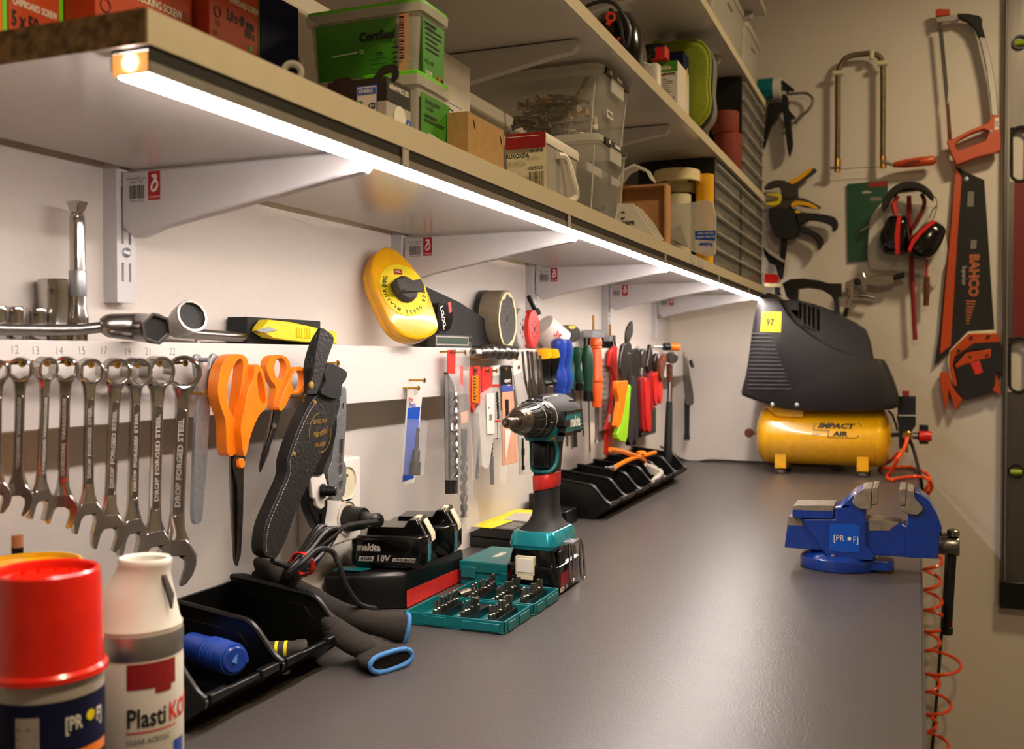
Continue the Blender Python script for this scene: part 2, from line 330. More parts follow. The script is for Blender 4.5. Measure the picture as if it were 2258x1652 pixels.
WR = [(-7, 818, -10, 1116, 52, 60, 11), (45, 814, 39, 1121, 53, 42, 12), (100, 813, 88, 1133, 53, 88, 13), (145, 813, 137, 1147, 55, 40, 14), (197, 818, 193, 1165, 57, 72, 15), (255, 820, 238, 1198, 61, 68, 17), (299, 821, 290, 1211, 65, 86, 19), (348, 820, 338, 1243, 70, 78, 21), (405, 821, 384, 1267, 75, 44, 22)]
for u, v, ut, vt, oh, a, sz in WR:
    lab = 'chrome combination wrench hanging below the pencilled %d' % sz if sz > 11 else 'chrome wrench cut off by the left picture edge, left of the 12'
    wrench(u, v, ut, vt, oh, a, lab, sz, 'CHROME VANADIUM' if sz in (12, 14, 13) else 'DROP FORGED STEEL')
    hook(u+4, v-oh*.30+2, 'brass screw holding the wrench below the pencilled %d' % sz if sz > 11 else 'brass screw holding the leftmost wrench')
hook(453, 868, 'brass screw left of the pin spanner shank'); hook(486, 867, 'brass screw right of the pin spanner shank'); hook(745, 801, 'bare brass screw right of the knife strap'); hook(936, 839, 'bare brass screw above the blue blister card')
# ---------------------------------------------------------------- pin spanner
t = E('pin_spanner', 'flat grey steel pin spanner with two pins, beside the largest wrench', 'spanner', p(455, 870, X=.06))
b = B(); plate(b, [(430, 790), (436, 781), (443, 783), (447, 795), (450, 808), (457, 815), (463, 810), (465, 795), (469, 783), (476, 780), (483, 786), (485, 800), (482, 818), (474, 838), (468, 858), (464, 900), (458, 1000), (450, 1100), (447, 1140), (443, 1152), (434, 1156), (428, 1150), (426, 1130), (428, 1060), (432, 950), (437, 890), (439, 866), (436, 848), (432, 825)], 'zinc', X=.060, th=.004, s=2)
part('body', b, t, .0006)
for u, v in ((447, 794), (484, 795)): part('pin', B().cyl(p(u-6, v, X=.060), p(u-6, v, X=.060)+X_*.011, .0022, 'zinc', n=12), t)
# ---------------------------------------------------------------- scissors
c = crop(400, 680, 2.753)
t = E('scissors', 'large scissors with long orange handles hanging points down', 'scissors', p(530, 900, X=.07))
b = B(); plate(b, c([(222, 480), (230, 560), (255, 640), (270, 700), (280, 880), (328, 885), (362, 785), (385, 650), (400, 500), (408, 340), (385, 290), (335, 277), (285, 295), (240, 370)]), 'orange', X=.074, th=.012, s=3, holes=[c([(275, 520), (290, 420), (330, 330), (360, 305), (375, 330), (370, 420), (350, 560), (345, 665), (320, 665), (288, 600)])])
part('handle', b, t, .003)
b = B(); plate(b, c([(366, 785), (362, 720), (385, 600), (405, 500), (437, 430), (447, 355), (468, 342), (497, 380), (517, 470), (525, 560), (508, 612), (470, 655), (425, 760), (395, 885), (378, 885)]), 'orange', X=.082, th=.012, s=3, holes=[c([(462, 440), (470, 385), (485, 400), (505, 480), (512, 560), (500, 590), (476, 550)])])
part('handle', b, t, .003)
b = B(); plate(b, c([(300, 880), (345, 885), (365, 1000), (358, 1100), (350, 1520), (340, 1567), (325, 1530), (310, 1300), (299, 1000)]), 'steel', X=.068, th=.0025); part('blade', b, t, .0004)
b = B(); plate(b, c([(345, 800), (360, 780), (390, 885), (380, 1000), (376, 1250), (362, 1500), (342, 1566), (348, 1400), (345, 1100), (318, 930)]), 'dsteel', X=.0715, th=.0025); part('blade', b, t, .0004)
q = p(527, 1022, X=.072); part('pivot_knob', B().lathe(q, X_, [(0, .0052), (.003, .0052), (.0042, .004)], 'orange'), t)
hook(534, 791, 'brass screw holding the large orange scissors')
t = E('scissors', 'small scissors with two round orange finger loops', 'scissors', p(620, 880, X=.07))
b = B(); plate(b, c([(517, 360), (535, 300), (590, 283), (640, 300), (662, 350), (655, 410), (628, 455), (618, 510), (600, 600), (578, 618), (560, 600), (575, 485), (540, 430)]), 'orange', X=.072, th=.008, s=3, holes=[c([(565, 350), (585, 303), (618, 305), (638, 350), (625, 415), (595, 442), (572, 410)])]); part('handle', b, t, .002)
b = B(); plate(b, c([(612, 622), (593, 600), (628, 500), (662, 425), (690, 365), (730, 356), (758, 390), (768, 450), (745, 505), (700, 525), (667, 522), (645, 570)]), 'orange', X=.078, th=.008, s=3, holes=[c([(670, 430), (692, 388), (728, 378), (748, 420), (735, 480), (700, 510), (677, 485)])]); part('handle', b, t, .002)
b = B(); plate(b, c([(562, 600), (592, 612), (580, 700), (530, 880), (482, 995), (476, 965), (500, 850), (540, 700)]), 'steel', X=.068, th=.0016); part('blade', b, t)
b = B(); plate(b, c([(575, 600), (606, 615), (586, 715), (555, 790), (500, 930), (480, 993), (515, 860), (560, 720)]), 'dsteel', X=.0705, th=.0016); part('blade', b, t)
q = p(604, 939, X=.0705); part('pivot_screw', B().cyl(q, q+X_*.0015, .0028, 'chrome', n=16), t)
hook(622, 791, 'brass screw holding the small orange scissors')
# ---------------------------------------------------------------- sheath knives
t = E('knife_in_sheath', 'front black leather knife sheath with gold emblem, hanging by its strap', 'knife', p(690, 950, X=.08))
sh_ = [(835, 525), (900, 535), (965, 557), (930, 700), (850, 900), (765, 1080), (700, 1225), (645, 1380), (600, 1480), (570, 1520), (530, 1512), (500, 1485), (496, 1410), (520, 1290), (590, 1130), (640, 1010), (645, 920), (690, 780), (750, 640), (795, 560)]
b = B(); plate(b, c(sh_), 'leather', X=.086, th=.014, s=3); part('sheath', b, t, .003)
b = B()
st_ = smo([p(400+a/2.753+4, 680+d/2.753, X=.0865) for a, d in [(800, 575), (755, 650), (695, 790), (652, 920), (647, 1010), (598, 1130), (530, 1290), (504, 1410), (508, 1480)]], 8)
for i in range(0, len(st_)-1, 1): b.tube([st_[i], st_[i].lerp(st_[i+1], .55)], .0004, 'lgrey', 4)
part('stitching', b, t, label='pale stitching along the sheath edge', kind='stuff')
for u, v in ((808, 572), (682, 884)): q = p(400+u/2.753, 680+v/2.753, X=.086); part('rivet', B().lathe(q, X_, [(0, .0026), (.0012, .0022), (.0016, .001)], 'gold', 12), t, label='small brass rivet')
b = B(); q = p(706, 955, X=.0864); b.ring(q, X_, .0215, .0004, 'gold', 40, 4, .5, 2.6); b.ring(q, X_, .0215, .0004, 'gold', 40, 4, 3.7, 5.7)
b.text('SINCE 1928', q+Z_*.0125, Y_, Z_, .0065, 'gold', sx=.8); b.text('Marttiini', q, Y_+Z_*.15, Z_, .0095, 'gold', sx=.85, sh=.3); b.text('FINLAND', q-Z_*.0125, Y_, Z_, .0065, 'gold', sx=.8)
part('emblem', b, t, label='gold stamped maker emblem')
b = B(); plate(b, c([(878, 445), (870, 400), (900, 335), (950, 350), (1005, 385), (1000, 430), (975, 470), (960, 550), (850, 520)]), 'blackm', X=.090, th=.022, s=3); part('knife_handle', b, t, .005, label='black rubber knife handle')
b = B(); b.prism(smo(tr(c([(765, 520), (755, 360), (790, 220), (845, 118)]), X=.082), 5)+smo(tr(c([(870, 125), (830, 250), (805, 400), (815, 520)]), X=.082), 5), (-.003, 0, 0), 'leather')
b.prism(smo(tr(c([(845, 118), (880, 135), (925, 185), (890, 300), (850, 440), (820, 520)]), X=.092), 5)+smo(tr(c([(765, 520), (800, 400), (820, 250)]), X=.092), 5), (-.003, 0, 0), 'leather'); part('strap', b, t, .0008)
q = p(400+785/2.753, 680+467/2.753, X=.092); part('snap', B().lathe(q, X_, [(0, .0042), (.0015, .0038), (.002, .002)], 'gold', 16), t, label='brass snap button on the strap')
part('belt_ring', B().ring(p(668, 883, X=.07), V((.8, .6, 0)), .010, .0013, 'brass'), t, label='thin brass ring')
hook(682, 876, 'brass screw behind the front knife sheath')
t = E('folding_saw', 'black curved tool hanging behind the leather sheath', 'tool', p(725, 900, X=.06))
b = B(); plate(b, c([(835, 500), (880, 520), (940, 640), (940, 760), (905, 880), (870, 960), (855, 1010), (790, 1000), (800, 900), (850, 760), (870, 640)]), 'black', X=.066, th=.016, s=3); part('handle', b, t, .004)
b = B(); plate(b, c([(755, 1040), (890, 1040), (890, 1200), (870, 1330), (850, 1350), (830, 1335), (780, 1220)]), 'black', X=.060, th=.012, s=0, holes=[c([(840, 1250), (856, 1250), (858, 1315), (850, 1325), (842, 1310)])]); part('body', b, t, .002)
b = B(); plate(b, c([(782, 1015), (868, 1005), (905, 1135), (872, 1170), (870, 1205), (845, 1222), (822, 1200), (815, 1165), (797, 1150)]), 'white', X=.064, th=.005, s=0); part('guide_plate', b, t, .001, label='white plastic guide plate')
q = p(400+850/2.753, 680+1110/2.753, X=.064); part('knob', B().lathe(q, V((1, .35, 0)), [(0, .0085), (.004, .0085), (.004, .006), (.016, .0055), (.017, .0045)], 'black', 12), t, label='ribbed black clamping knob')
t = E('staple_gun', 'chrome plated hand tool hanging in front of the wall socket', 'tool', p(757, 950, X=.05))
b = B(); plate(b, c([(958, 560), (965, 500), (985, 478), (1002, 500), (1000, 700), (985, 920), (1002, 960), (990, 1132), (920, 1165), (890, 1000), (915, 930), (930, 760)]), 'zinc', X=.058, th=.009, s=2, holes=[c([(955, 965), (975, 950), (978, 1000), (960, 1020)]), c([(955, 1060), (978, 1050), (975, 1100), (960, 1110)]), c([(978, 580), (986, 575), (986, 605), (978, 610)])]); part('body', b, t, .0025)
b = B()
for k in range(12): q = p(400+(972-k*.6)/2.753, 680+(800+k*12)/2.753, X=.0583); b.box(q.x-.0002, q.x+.0006, q.y-.004, q.y+.003, q.z-.0006, q.z+.0006, 'chrome')
part('grip_ribs', b, t)
# ---------------------------------------------------------------- wall socket, plug and cable
t = E('wall_socket', 'white double wall socket behind the hanging knives', 'socket', (0, 1.05, .98))
b = B().box(.0005, .036, 1.008, 1.096, .985, 1.088, 'white'); part('housing', b, t, .003)
for z in (1.058, 1.016): part('socket_well', B().washer((.036, 1.062, z), X_, .0225, .0195, .002, 'white').lathe((.0362, 1.062, z), X_, [(0, .0195), (.0003, .0195)], 'cream').cyl((.0362, 1.062, z+.009), (.037, 1.062, z+.009), .002, 'brass', n=8), t)
t = E('power_cable', 'black charger cable bundled in loops with a pink rubber band', 'cable', (.06, .97, .90))
part('plug', B().cyl((.038, 1.062, 1.014), (.062, 1.06, 1.016), .0165, 'black', r1=.013, n=20).cyl((.062, 1.06, 1.016), (.095, 1.03, 1.02), .009, 'black', r1=.006).lathe((.092, 1.032, 1.02), (.033, -.03, .004), [(0, .006), (.002, .009), (.008, .009), (.010, .004), (.02, .0035)], 'black'), t, label='black plug pushed into the lower socket')
b = B(); R = random.Random(4)
for k in range(6):
    a0 = p(640-k*5+R.uniform(-6, 6), 1262+k*3, X=.085-k*.006); a1 = p(742-k*6, 1182+R.uniform(-8, 8)+k*2, X=.085-k*.007); mid = (a0+a1)/2; ax = (a1-a0)/2; up_ = V((.25, .2, .9)).normalized(); wd = .013+k*.0022
    b.tube(smo([mid+ax*cos(q)*1.0+up_*sin(q)*wd*(1.25 if cos(q) > 0 else .55) for q in [2*pi*i/14 for i in range(15)]], 3), .0028, 'cable', 7)
part('coil', b, t)
b = B(); b.tube(smo([(.104, 1.022, 1.021), p(765, 1160, X=.09), p(730, 1185, X=.085), p(690, 1215, X=.08), p(650, 1250, X=.08), p(600, 1237, X=.08)], 8), .0031, 'cable')
b.tube(smo([p(640, 1262, X=.09), p(668, 1240, X=.10), p(696, 1215, X=.105), p(719, 1211, X=.108), p(737, 1222, X=.112), p(749, 1250, X=.118), p(762, 1290, X=.122), p(790, 1331, X=.126), p(820, 1341, X=.122), p(826, 1342, X=.10)], 8), .0031, 'cable'); part('lead', b, t)
b = B()
for k in range(4): b.ring(p(664+k*2.2, 1243, X=.087), (p(742, 1182, X=.08)-p(640, 1262, X=.08)), .0125, .0011, 'redt', 20, 5)
part('rubber_band', b, t, label='pink rubber band around the cable')
# ---------------------------------------------------------------- things standing on top of the rail
ZR = 1.2262
def socket(y, r, h, x, lab, txt=None):
    b = B(); n = 40
    prof = []
    b.lathe((x, y, ZR), Z_, [(0, r*.93), (.001, r), (h*.25, r), (h*.28, r*.97), (h*.8, r*.97), (h*.82, r), (h-.001, r), (h, r*.93), (h, r*.72), (h*.6, r*.72)], 'chrome', n, False)
    b.lathe((x, y, ZR), Z_, [(h*.55, r*.72), (h*.56, .001)], 'gunm', n)
    if txt: q = V((x, y, ZR))+(V((CP.x-x, CP.y-y, 0)).normalized())*(r+.0004); d = V((CP.x-x, CP.y-y, 0)).normalized(); b.text(txt, q+Z_*h*.15, V((-d.y, d.x, 0)), Z_, .007, 'zinc', sx=.8)
    return one('socket', b, lab, 'socket', 'chrome sockets on the rail')
yy = lambda u, x: p(u, 700, X=x).y
socket(yy(-8, .022), .0075, .026, .022, 'small chrome socket cut by the left edge of the picture')
socket(yy(33, .022), .0062, .026, .022, 'small chrome socket second from the left on the rail')
socket(yy(80, .022), .0082, .026, .022, 'small chrome socket just left of the tall one')
socket(yy(122, .016), .0138, .051, .016, 'tall wide chrome socket marked 13/16 beside the ratchet extension', '13/16')
y = yy(172, .030)
t = E('socket_extension', 'upright chrome extension bar with knurled band and square tip', 'extension bar', (.03, y, ZR))
part('shaft', B().lathe((.03, y, ZR), Z_, [(0, .0075), (.009, .0078), (.0095, .007), (.013, .0085), (.02, .0082), (.028, .0068), (.034, .0062), (.098, .0062), (.102, .0058), (.104, .0045)], 'chrome', 32), t)
part('knurled_band', B().lathe((.03, y, ZR+.037), Z_, [(0, .0066), (.001, .007), (.021, .007), (.022, .0066)], 'zinc', 32), t, label='knurled grip band')
part('square_drive', B().box(.03-.0045, .03+.0045, y-.0045, y+.0045, ZR+.102, ZR+.107, 'chrome', .0006, .0006).box(.03-.004, .03+.004, y-.004, y+.004, ZR+.107, ZR+.1165, 'chrome', -.0022, -.0022), t, .001)
def boxspanner(rod, r0, head, r1, lab, hexa):
    t = E('box_wrench', lab, 'wrench', rod[0], 'old steel box wrenches on the rail')
    part('rod', B().tube(smo(rod, 5), r0, 'steel', 14), t)
    b = B(); b.tube(smo([q for q, r in head], 4), [q for a, c in zip([r for _, r in head], [r for _, r in head][1:]) for q in (a, a+(c-a)*.25, a+(c-a)*.5, a+(c-a)*.75)]+[head[-1][1]], 'steel', 20)
    e = V(head[-1][0]); ax = (e-V(head[-2][0])).normalized(); n = 6 if hexa else 12
    b.washer(e, ax, r1, r1*.84, .004, 'steel', 24 if not hexa else 6, 6 if hexa else 12); b.lathe(e, ax, [(0, r1*.83), (.0004, r1*.8)], 'ink', n)  # near-black disc paints the shade of a deep bore on the capped end
    part('socket_head', b, t, .0004); return t
ya = lambda u, x: p(u, 740, X=x).y
boxspanner([(.030, .44, ZR+.007), (.036, ya(120, .036), ZR+.0085), (.042, ya(240, .042), ZR+.0125)], .0047, [((.040, ya(222, .040), ZR+.0125), .0062), ((.044, ya(240, .044), ZR+.0130), .0100), ((.053, ya(300, .053), ZR+.0125), .0122), ((.070, ya(328, .070), ZR+.011), .0125), ((.082, ya(342, .082), ZR+.0105), .0132)], .0138, 'box wrench with its open hexagon end towards the camera', True)
boxspanner([(.024, .99, ZR+.0058), (.024, .86, ZR+.0075), (.022, .775, ZR+.010)], .0055, [((.020, .772, ZR+.014), .010), ((.034, .770, ZR+.020), .0145), ((.046, .766, ZR+.024), .0155)], .0160, 'box wrench whose rod runs towards the yellow knife', False)
t = E('utility_knife', 'yellow snap blade utility knife lying on a black case', 'knife', (.03, .93, ZR))
b = B(); y0, y1 = p(577, 740, X=.045).y, p(742, 740, X=.045).y
b.prism([(.046, y0, ZR+.016), (.046, y0+.012, ZR+.026), (.046, (y0+y1)/2-.02, ZR+.0245), (.046, y1-.004, ZR+.016), (.046, y1, ZR+.0165), (.046, y1, ZR+.0015), (.046, y1-.05, ZR+.002), (.046, y0+.018, ZR+.0065), (.046, y0, ZR+.013)], (-.014, 0, 0), 'yel2'); part('body', b, t, .002)
b = B()
for k in range(6): b.box(.0455, .0472, y0+.062+k*.005, y0+.0645+k*.005, ZR+.007, ZR+.019, 'yel2')
part('grip_ribs', b, t, .0006)
part('blade', B().prism([(.040, y0-.012, ZR+.0125), (.040, y0+.02, ZR+.0175), (.040, y0+.026, ZR+.0155), (.040, y0+.018, ZR+.010)], (-.0008, 0, 0), 'steel'), t)
part('blade_guide', B().prism([(.0475, y0-.014, ZR+.0135), (.0475, y0+.010, ZR+.018), (.0475, y0+.026, ZR+.015), (.0475, y0+.004, ZR+.012)], (-.001, 0, 0), 'zinc'), t)
one('flat_case', B().box(.004, .030, y0-.004, p(707, 715, X=.03).y, ZR, ZR+.0285, 'blackm'), 'flat black case behind the yellow utility knife', 'case', bv=.001)
b = B(); q = p(435, 722, X=.02); b.tube([q+V((0, -.006, -.004)), q+V((.003, .001, -.002)), q+V((0, .006, 0)), q+V((0, .005, .006)), q+V((.003, 0, .005))], .0011, 'paper', 5, flat=2.5)
b.box(q.x-.002, q.x+.002, q.y-.002, q.y+.002, ZR, q.z-.003, 'paper'); one('paper_scrap', b, 'small curled scrap of paper on the rail behind the box wrench', 'scrap')
# measuring tape reel leaning against the wall
t = E('measuring_reel', 'big yellow fibre glass measuring reel leaning on the wall', 'tape measure', (.03, 1.18, ZR))
nn_ = V((.82, -.42, .34)).normalized(); 
def reelpts(X, dx=0, dy=0, k=1.0):
    o = [(178, 330), (230, 205), (330, 135), (430, 120), (530, 165), (640, 270), (745, 420), (820, 560), (880, 720), (920, 860), (915, 950), (840, 1010), (740, 1028), (620, 1010), (540, 1000), (470, 960), (400, 850), (340, 720), (290, 560), (262, 400)]
    return o
FR = [(262, 300), (300, 190), (370, 130), (440, 120), (530, 165), (640, 270), (745, 420), (820, 560), (880, 720), (922, 860), (918, 945), (850, 1000), (740, 1030), (620, 1010), (520, 950), (440, 850), (370, 700), (300, 540), (262, 400)]
cr = crop(760, 520, 4.516)
po = p(885, 650, X=.052); 
def pn(u, v, o=po, n=nn_):
    d = FW+RT*((u-1129)/2212)+UP*((826-v)/2212); return CP+d*((o-CP).dot(n)/d.dot(n))
fr = [pn(*q) for q in sm(cr(FR), 4)]
cen = sum(fr, V((0, 0, 0)))/len(fr)
b = B(); k0 = [cen+(q-cen)*.93+nn_*.0025 for q in fr]
rings = [k0, [cen+(q-cen)*.985+nn_*.001 for q in fr], fr, [q-nn_*.010 for q in fr], [cen+(q-cen)*.985-nn_*.0106 for q in fr], [cen+(q-cen)*.985-nn_*.0116 for q in fr], [q-nn_*.0122 for q in fr], [q-nn_*.020 for q in fr], [cen+(q-cen)*.95-nn_*.023 for q in fr]]
b.loft(rings, 'yellow'); part('case', b, t, ang=50)
up2 = (Z_-nn_*Z_.dot(nn_)).normalized(); rt2 = up2.cross(nn_)
hc = pn(888, 642)+nn_*.0028
b = B(); b.lathe(hc, nn_, [(0, .037), (.0004, .037)], 'yel2', 48); part('face_label', b, t)
b = B(); h2 = hc+nn_*.0006
for i, ch in enumerate('FIBER GLASS MEASURING'):
    a = radians(20-i*11.5); d = rt2*cos(a)+up2*sin(a); b.text(ch, h2+d*.031, up2*-cos(a)+rt2*sin(a), d, .0068, 'ink', bold=.03)
for i, ch in enumerate('20m'): a = radians(170-i*12); d = rt2*cos(a)+up2*sin(a); b.text(ch, h2+d*.030, up2*-cos(a)+rt2*sin(a), d, .0085, 'ink')
b.quad(h2+up2*.022-rt2*.010, rt2*.013, up2*.008, 'redd'); b.text('STEEL', h2+up2*.026-rt2*.0035+nn_*.0002, rt2, up2, .0035, 'white')
part('lettering', b, t, label='black lettering FIBER GLASS MEASURING')
b = B(); b.lathe(hc, nn_, [(0, .0185), (.006, .018), (.009, .0155), (.010, .0145), (.010, .005), (.006, .005)], 'dgrey', 24)
part('crank_hub', b, t)
cdv = (rt2*.9+up2*.12).normalized(); pv = nn_.cross(cdv)
b = B(); o_ = hc+nn_*.009
b.prism([o_-cdv*.026-pv*.007, o_+cdv*.022-pv*.0085, o_+cdv*.024, o_+cdv*.022+pv*.0085, o_-cdv*.026+pv*.005], nn_*.006, 'dgrey')
b.prism([o_-cdv*.026-pv*.009, o_-cdv*.014-pv*.008, o_-cdv*.012+pv*.008, o_-cdv*.026+pv*.008], nn_*.016, 'dgrey'); part('crank_handle', b, t, .0012)
# black saw-blade guard, glove card and spirit level behind the reel
t = E('blade_guard', 'long tapering black plastic saw blade guard beside the yellow reel', 'guard', p(1000, 760, X=.02))
b = B(); plate(b, cr([(805, 500), (1150, 660), (1500, 890), (1527, 930), (1515, 1100), (830, 1100), (780, 800)]), 'blackm', X=.030, th=.012); part('shell', b, t, .003)
t = E('glove_card', 'glossy black glove tag marked LG/XL hanging beside the reel', 'tag', p(975, 700, X=.045))
b = B(); plate(b, cr([(930, 690), (960, 650), (1010, 650), (1060, 720), (1080, 800), (1060, 900), (1020, 950), (950, 940), (925, 850)]), 'blackg', X=.040, th=.001, s=3)
q = p(977, 700, X=.0402); b.text('LG/XL', q, V((0, -.35, .94))*-1, V((0, .94, .35)), .013, 'white', bold=.03); q = p(990, 690, X=.0403); b.quad(q, V((0, .010, .002)), V((0, -.003, .015)), 'redt'); part('card', b, t)
t = E('digital_gauge', 'slim grey digital gauge with green display on the rail', 'gauge', p(1005, 760, X=.043))
yA, yB = p(960, 750, X=.042).y, p(1041, 750, X=.042).y
part('body', B().box(.028, .042, yA, yB, ZR, ZR+.0185, 'dgrey'), t, .001); part('display', B().box(.042, .0426, yA+.002, yB-.014, ZR+.003, ZR+.0165, 'lgrey').box(.0426, .0429, yA+.004, yB-.017, ZR+.005, ZR+.0145, 'lcd'), t)
part('button', B().box(.042, .0432, yB-.011, yB-.007, ZR+.010, ZR+.014, 'black'), t); part('button', B().box(.042, .0432, yB-.005, yB-.001, ZR+.010, ZR+.014, 'black'), t)
# sanding discs standing as a roll
ax = V((.997, .06, .0)).normalized()
def disc(u, v, rz, ry_, x, L, lab, m, edge=None, holes=True, nm='sanding_disc', grp=None, nh=6):
    c0 = p(u, v, X=x); r = pr(c0, ry_); c0.z = max(c0.z, ZR+r+.0002); b = B()
    b.lathe(c0-ax*L, ax, [(0, r*.97), (L*.1, r), (L-.0005, r), (L, r*.97)], edge or m, 40); b.lathe(c0, ax, [(0, r*.93), (.0006, r*.92)], m, 40)
    s_ = Z_; q_ = ax.cross(s_)
    if holes:
        b.lathe(c0+ax*.0007, ax, [(0, r*.14), (.0002, r*.14)], 'ink', 16)
        for k in range(nh): a = 2*pi*k/nh; b.lathe(c0+ax*.0007+(s_*cos(a)+q_*sin(a))*r*.42, ax, [(0, r*.055), (.0002, r*.055)], 'ink', 8)
    return one(nm, b, lab, 'disc', grp)
disc(1118, 702, 0, 62, .050, .034, 'thick roll of dark sanding discs with torn paper rim', 'disc', 'sand')
q = p(1118, 702, X=.050); r_ = pr(q, 62); q.z = ZR+r_
b = B(); 
R = random.Random(2); b.prism([q+ax*.0012+(Z_*cos(2*pi*i/36)+ax.cross(Z_)*sin(2*pi*i/36))*r_*1.0 for i in range(36)], ax*.0006, 'tape', [[q+ax*.0012+(Z_*cos(2*pi*i/36)+ax.cross(Z_)*sin(2*pi*i/36))*r_*R.uniform(.82, .93) for i in range(36)]]); one('torn_paper_ring', b, 'ragged cream paper edge round the dark sanding disc roll', 'paper')
disc(1078, 690, 0, 50, .0145, .012, 'black toothed roll edge behind the sanding discs', 'black', holes=False)
disc(1152, 724, 0, 44, .034, .012, 'light grey sanding disc next to the dark roll', 'lgrey')
disc(1178, 726, 0, 42, .040, .014, 'bright red sanding disc between grey disc and hole saw', 'redt')
# ================================================================ things on the worktop
ZB = .9003
# -------- cordless drill, chuck towards the camera (-Y)
DX = .2145
t = E('cordless_drill', 'teal and black cordless drill standing upright on its battery', 'drill', (DX, 1.28, ZB))
def rr(cx, cy, hx, hy, z, k=.3, n=4):     # rounded rectangle ring at height z
    o = []
    r = min(hx, hy)*k
    for sx, sy, a in ((1, 1, 0), (-1, 1, pi/2), (-1, -1, pi), (1, -1, 1.5*pi)):
        for i in range(n+1): q = a+pi/2*i/n; o.append(V((cx+sx*(hx-r)+cos(q)*r, cy+sy*(hy-r)+sin(q)*r, z)))
    return o
def rings(spec, k=.3): return [rr(cx, cy, hx, hy, z, k) for cx, cy, hx, hy, z in spec]
bx, by = .2155, 1.277
b = B(); b.loft(rings([(bx, by, .034, .050, ZB), (bx, by, .0365, .052, ZB+.003), (bx, by, .0370, .0525, .935), (bx, by, .0365, .052, .9375), (bx-.001, by, .0335, .048, .940), (bx-.001, by, .0325, .0475, .948), (bx-.001, by, .029, .046, .960)], .25), 'blackg'); part('battery', b, t, ang=30)
b = B(); b.box(.194, .2205, by-.0535, by-.0465, .9255, .950, 'cream').box(.1965, .218, by-.0543, by-.0533, .929, .9475, 'white').box(.196, .2185, by-.0535, by-.050, .9195, .9255, 'cream'); part('release_button', b, t, .0012, label='cream battery release button')
b = B(); q = by-.028; b.quad((bx+.0376, q-.014, .9105), Y_*.045, Z_*.018, 'redd'); b.quad((bx+.0376, q-.016, .9035), Y_*.052, Z_*.007, 'ink'); b.quad((bx+.0377, q-.0155, .904), Y_*.016, Z_*.006, 'white')
b.text('4.0Ah', (bx+.0378, q-.0075, .907), Y_, Z_, .005, 'ink', sx=.75); b.text('18V', (bx+.0378, q+.010, .907), Y_, Z_, .007, 'white'); part('battery_label', b, t)
b = B(); b.loft(rings([(bx-.0005, by-.002, .0305, .047, .9585), (bx-.0005, by-.002, .0335, .0495, .964), (bx-.0005, by-.002, .0320, .0475, .974), (bx-.001, by-.002, .029, .045, .9805), (bx-.001, by-.002, .0275, .0435, .9815)], .35), 'tealm'); part('foot', b, t, label='shiny teal foot', ang=30)
HY = 1.288
b = B(); b.loft(rings([(DX, by, .0265, .042, .9812), (DX, by+.002, .0245, .0385, .984), (DX, HY-.004, .0190, .029, .990), (DX, HY-.001, .0165, .0235, .998), (DX, HY, .0155, .0205, 1.010), (DX, HY, .0152, .0195, 1.03), (DX, HY+.001, .0160, .0205, 1.055), (DX, HY+.003, .0175, .022, 1.08), (DX, HY+.004, .0185, .024, 1.10)], .75), 'blackm'); part('grip', b, t, label='black rubber grip', ang=50)
b = B(); tp = [(DX, HY, .0160, .0206, 1.031+k) for k in (0, .002)]
b.loft([[V((q.x, q.y, q.z+(q.x-DX)*.20+(0 if i else 0))) for q in rr(DX, HY, hx, hy, z, .75)] for i, (z, hx, hy) in enumerate(((1.0325, .0158, .0202), (1.033, .0163, .0208), (1.0425, .0165, .0210), (1.0525, .0168, .0213), (1.053, .0163, .0208)))], 'redt'); part('tape_band', b, t, label='red tape wrapped round the grip', ang=50)
# trigger and teal trigger frame
b = B(); b.loft([rr(DX, HY-.021+dy, hx, .009, z, .6) for z, dy, hx in ((1.062, .006, .010), (1.066, .001, .0115), (1.080, -.002, .0115), (1.096, 0, .0115), (1.099, .003, .011))], 'black'); part('trigger', b, t, ang=50)
b = B(); b.loft([rr(DX, HY+.001, .0195, .0215, 1.097, .6), rr(DX, HY-.001, .0215, .0260, 1.103, .6), rr(DX, HY-.004, .0225, .030, 1.107, .6)], 'teal')
for s in (-1, 1): b.tube(smo([(DX+s*.0165, HY-.018, 1.101), (DX+s*.0185, HY-.010, 1.085), (DX+s*.0175, HY-.012, 1.068), (DX+s*.012, HY-.019, 1.0585), (DX, HY-.0215, 1.057)], 6), .0030, 'teal', 8)
part('trigger_housing', b, t, label='teal housing above the trigger', ang=50)
AZ = 1.131
def ax_ring(r, y, n=48, sx=1, sz=1, dz=0, dx=0): return [V((DX+dx+cos(2*pi*i/n)*r*sx, y, AZ+dz+sin(2*pi*i/n)*r*sz)) for i in range(n)]
b = B(); b.loft([ax_ring(*q) for q in ((.0240, 1.257), (.0268, 1.259), (.0285, 1.268), (.0300, 1.285), (.0305, 1.31), (.0300, 1.335), (.0280, 1.347), (.0240, 1.354), (.012, 1.356))], 'blackm')
b.loft([[V((DX+x, y, AZ+z)) for x, z in ((-.013, .020), (-.0115, .027), (.0105, .027), (.0150, .0215), (.0145, .010), (-.014, .010))] for y in (1.252, 1.330)], 'blackm')
b.loft([[V((DX+x, y, AZ+z)) for x, z in ((-.010, .0275+h_), (.009, .0275+h_), (.013, .022), (-.013, .022))] for y, h_ in ((1.246, -.002), (1.252, .0012), (1.30, .0015), (1.335, -.001))], 'black'); part('motor_housing', b, t, .0008)
b = B(); b.loft([ax_ring(*q) for q in ((.0225, 1.2285), (.0243, 1.230), (.0252, 1.240), (.0262, 1.242), (.0264, 1.254), (.0255, 1.2565))], 'black')
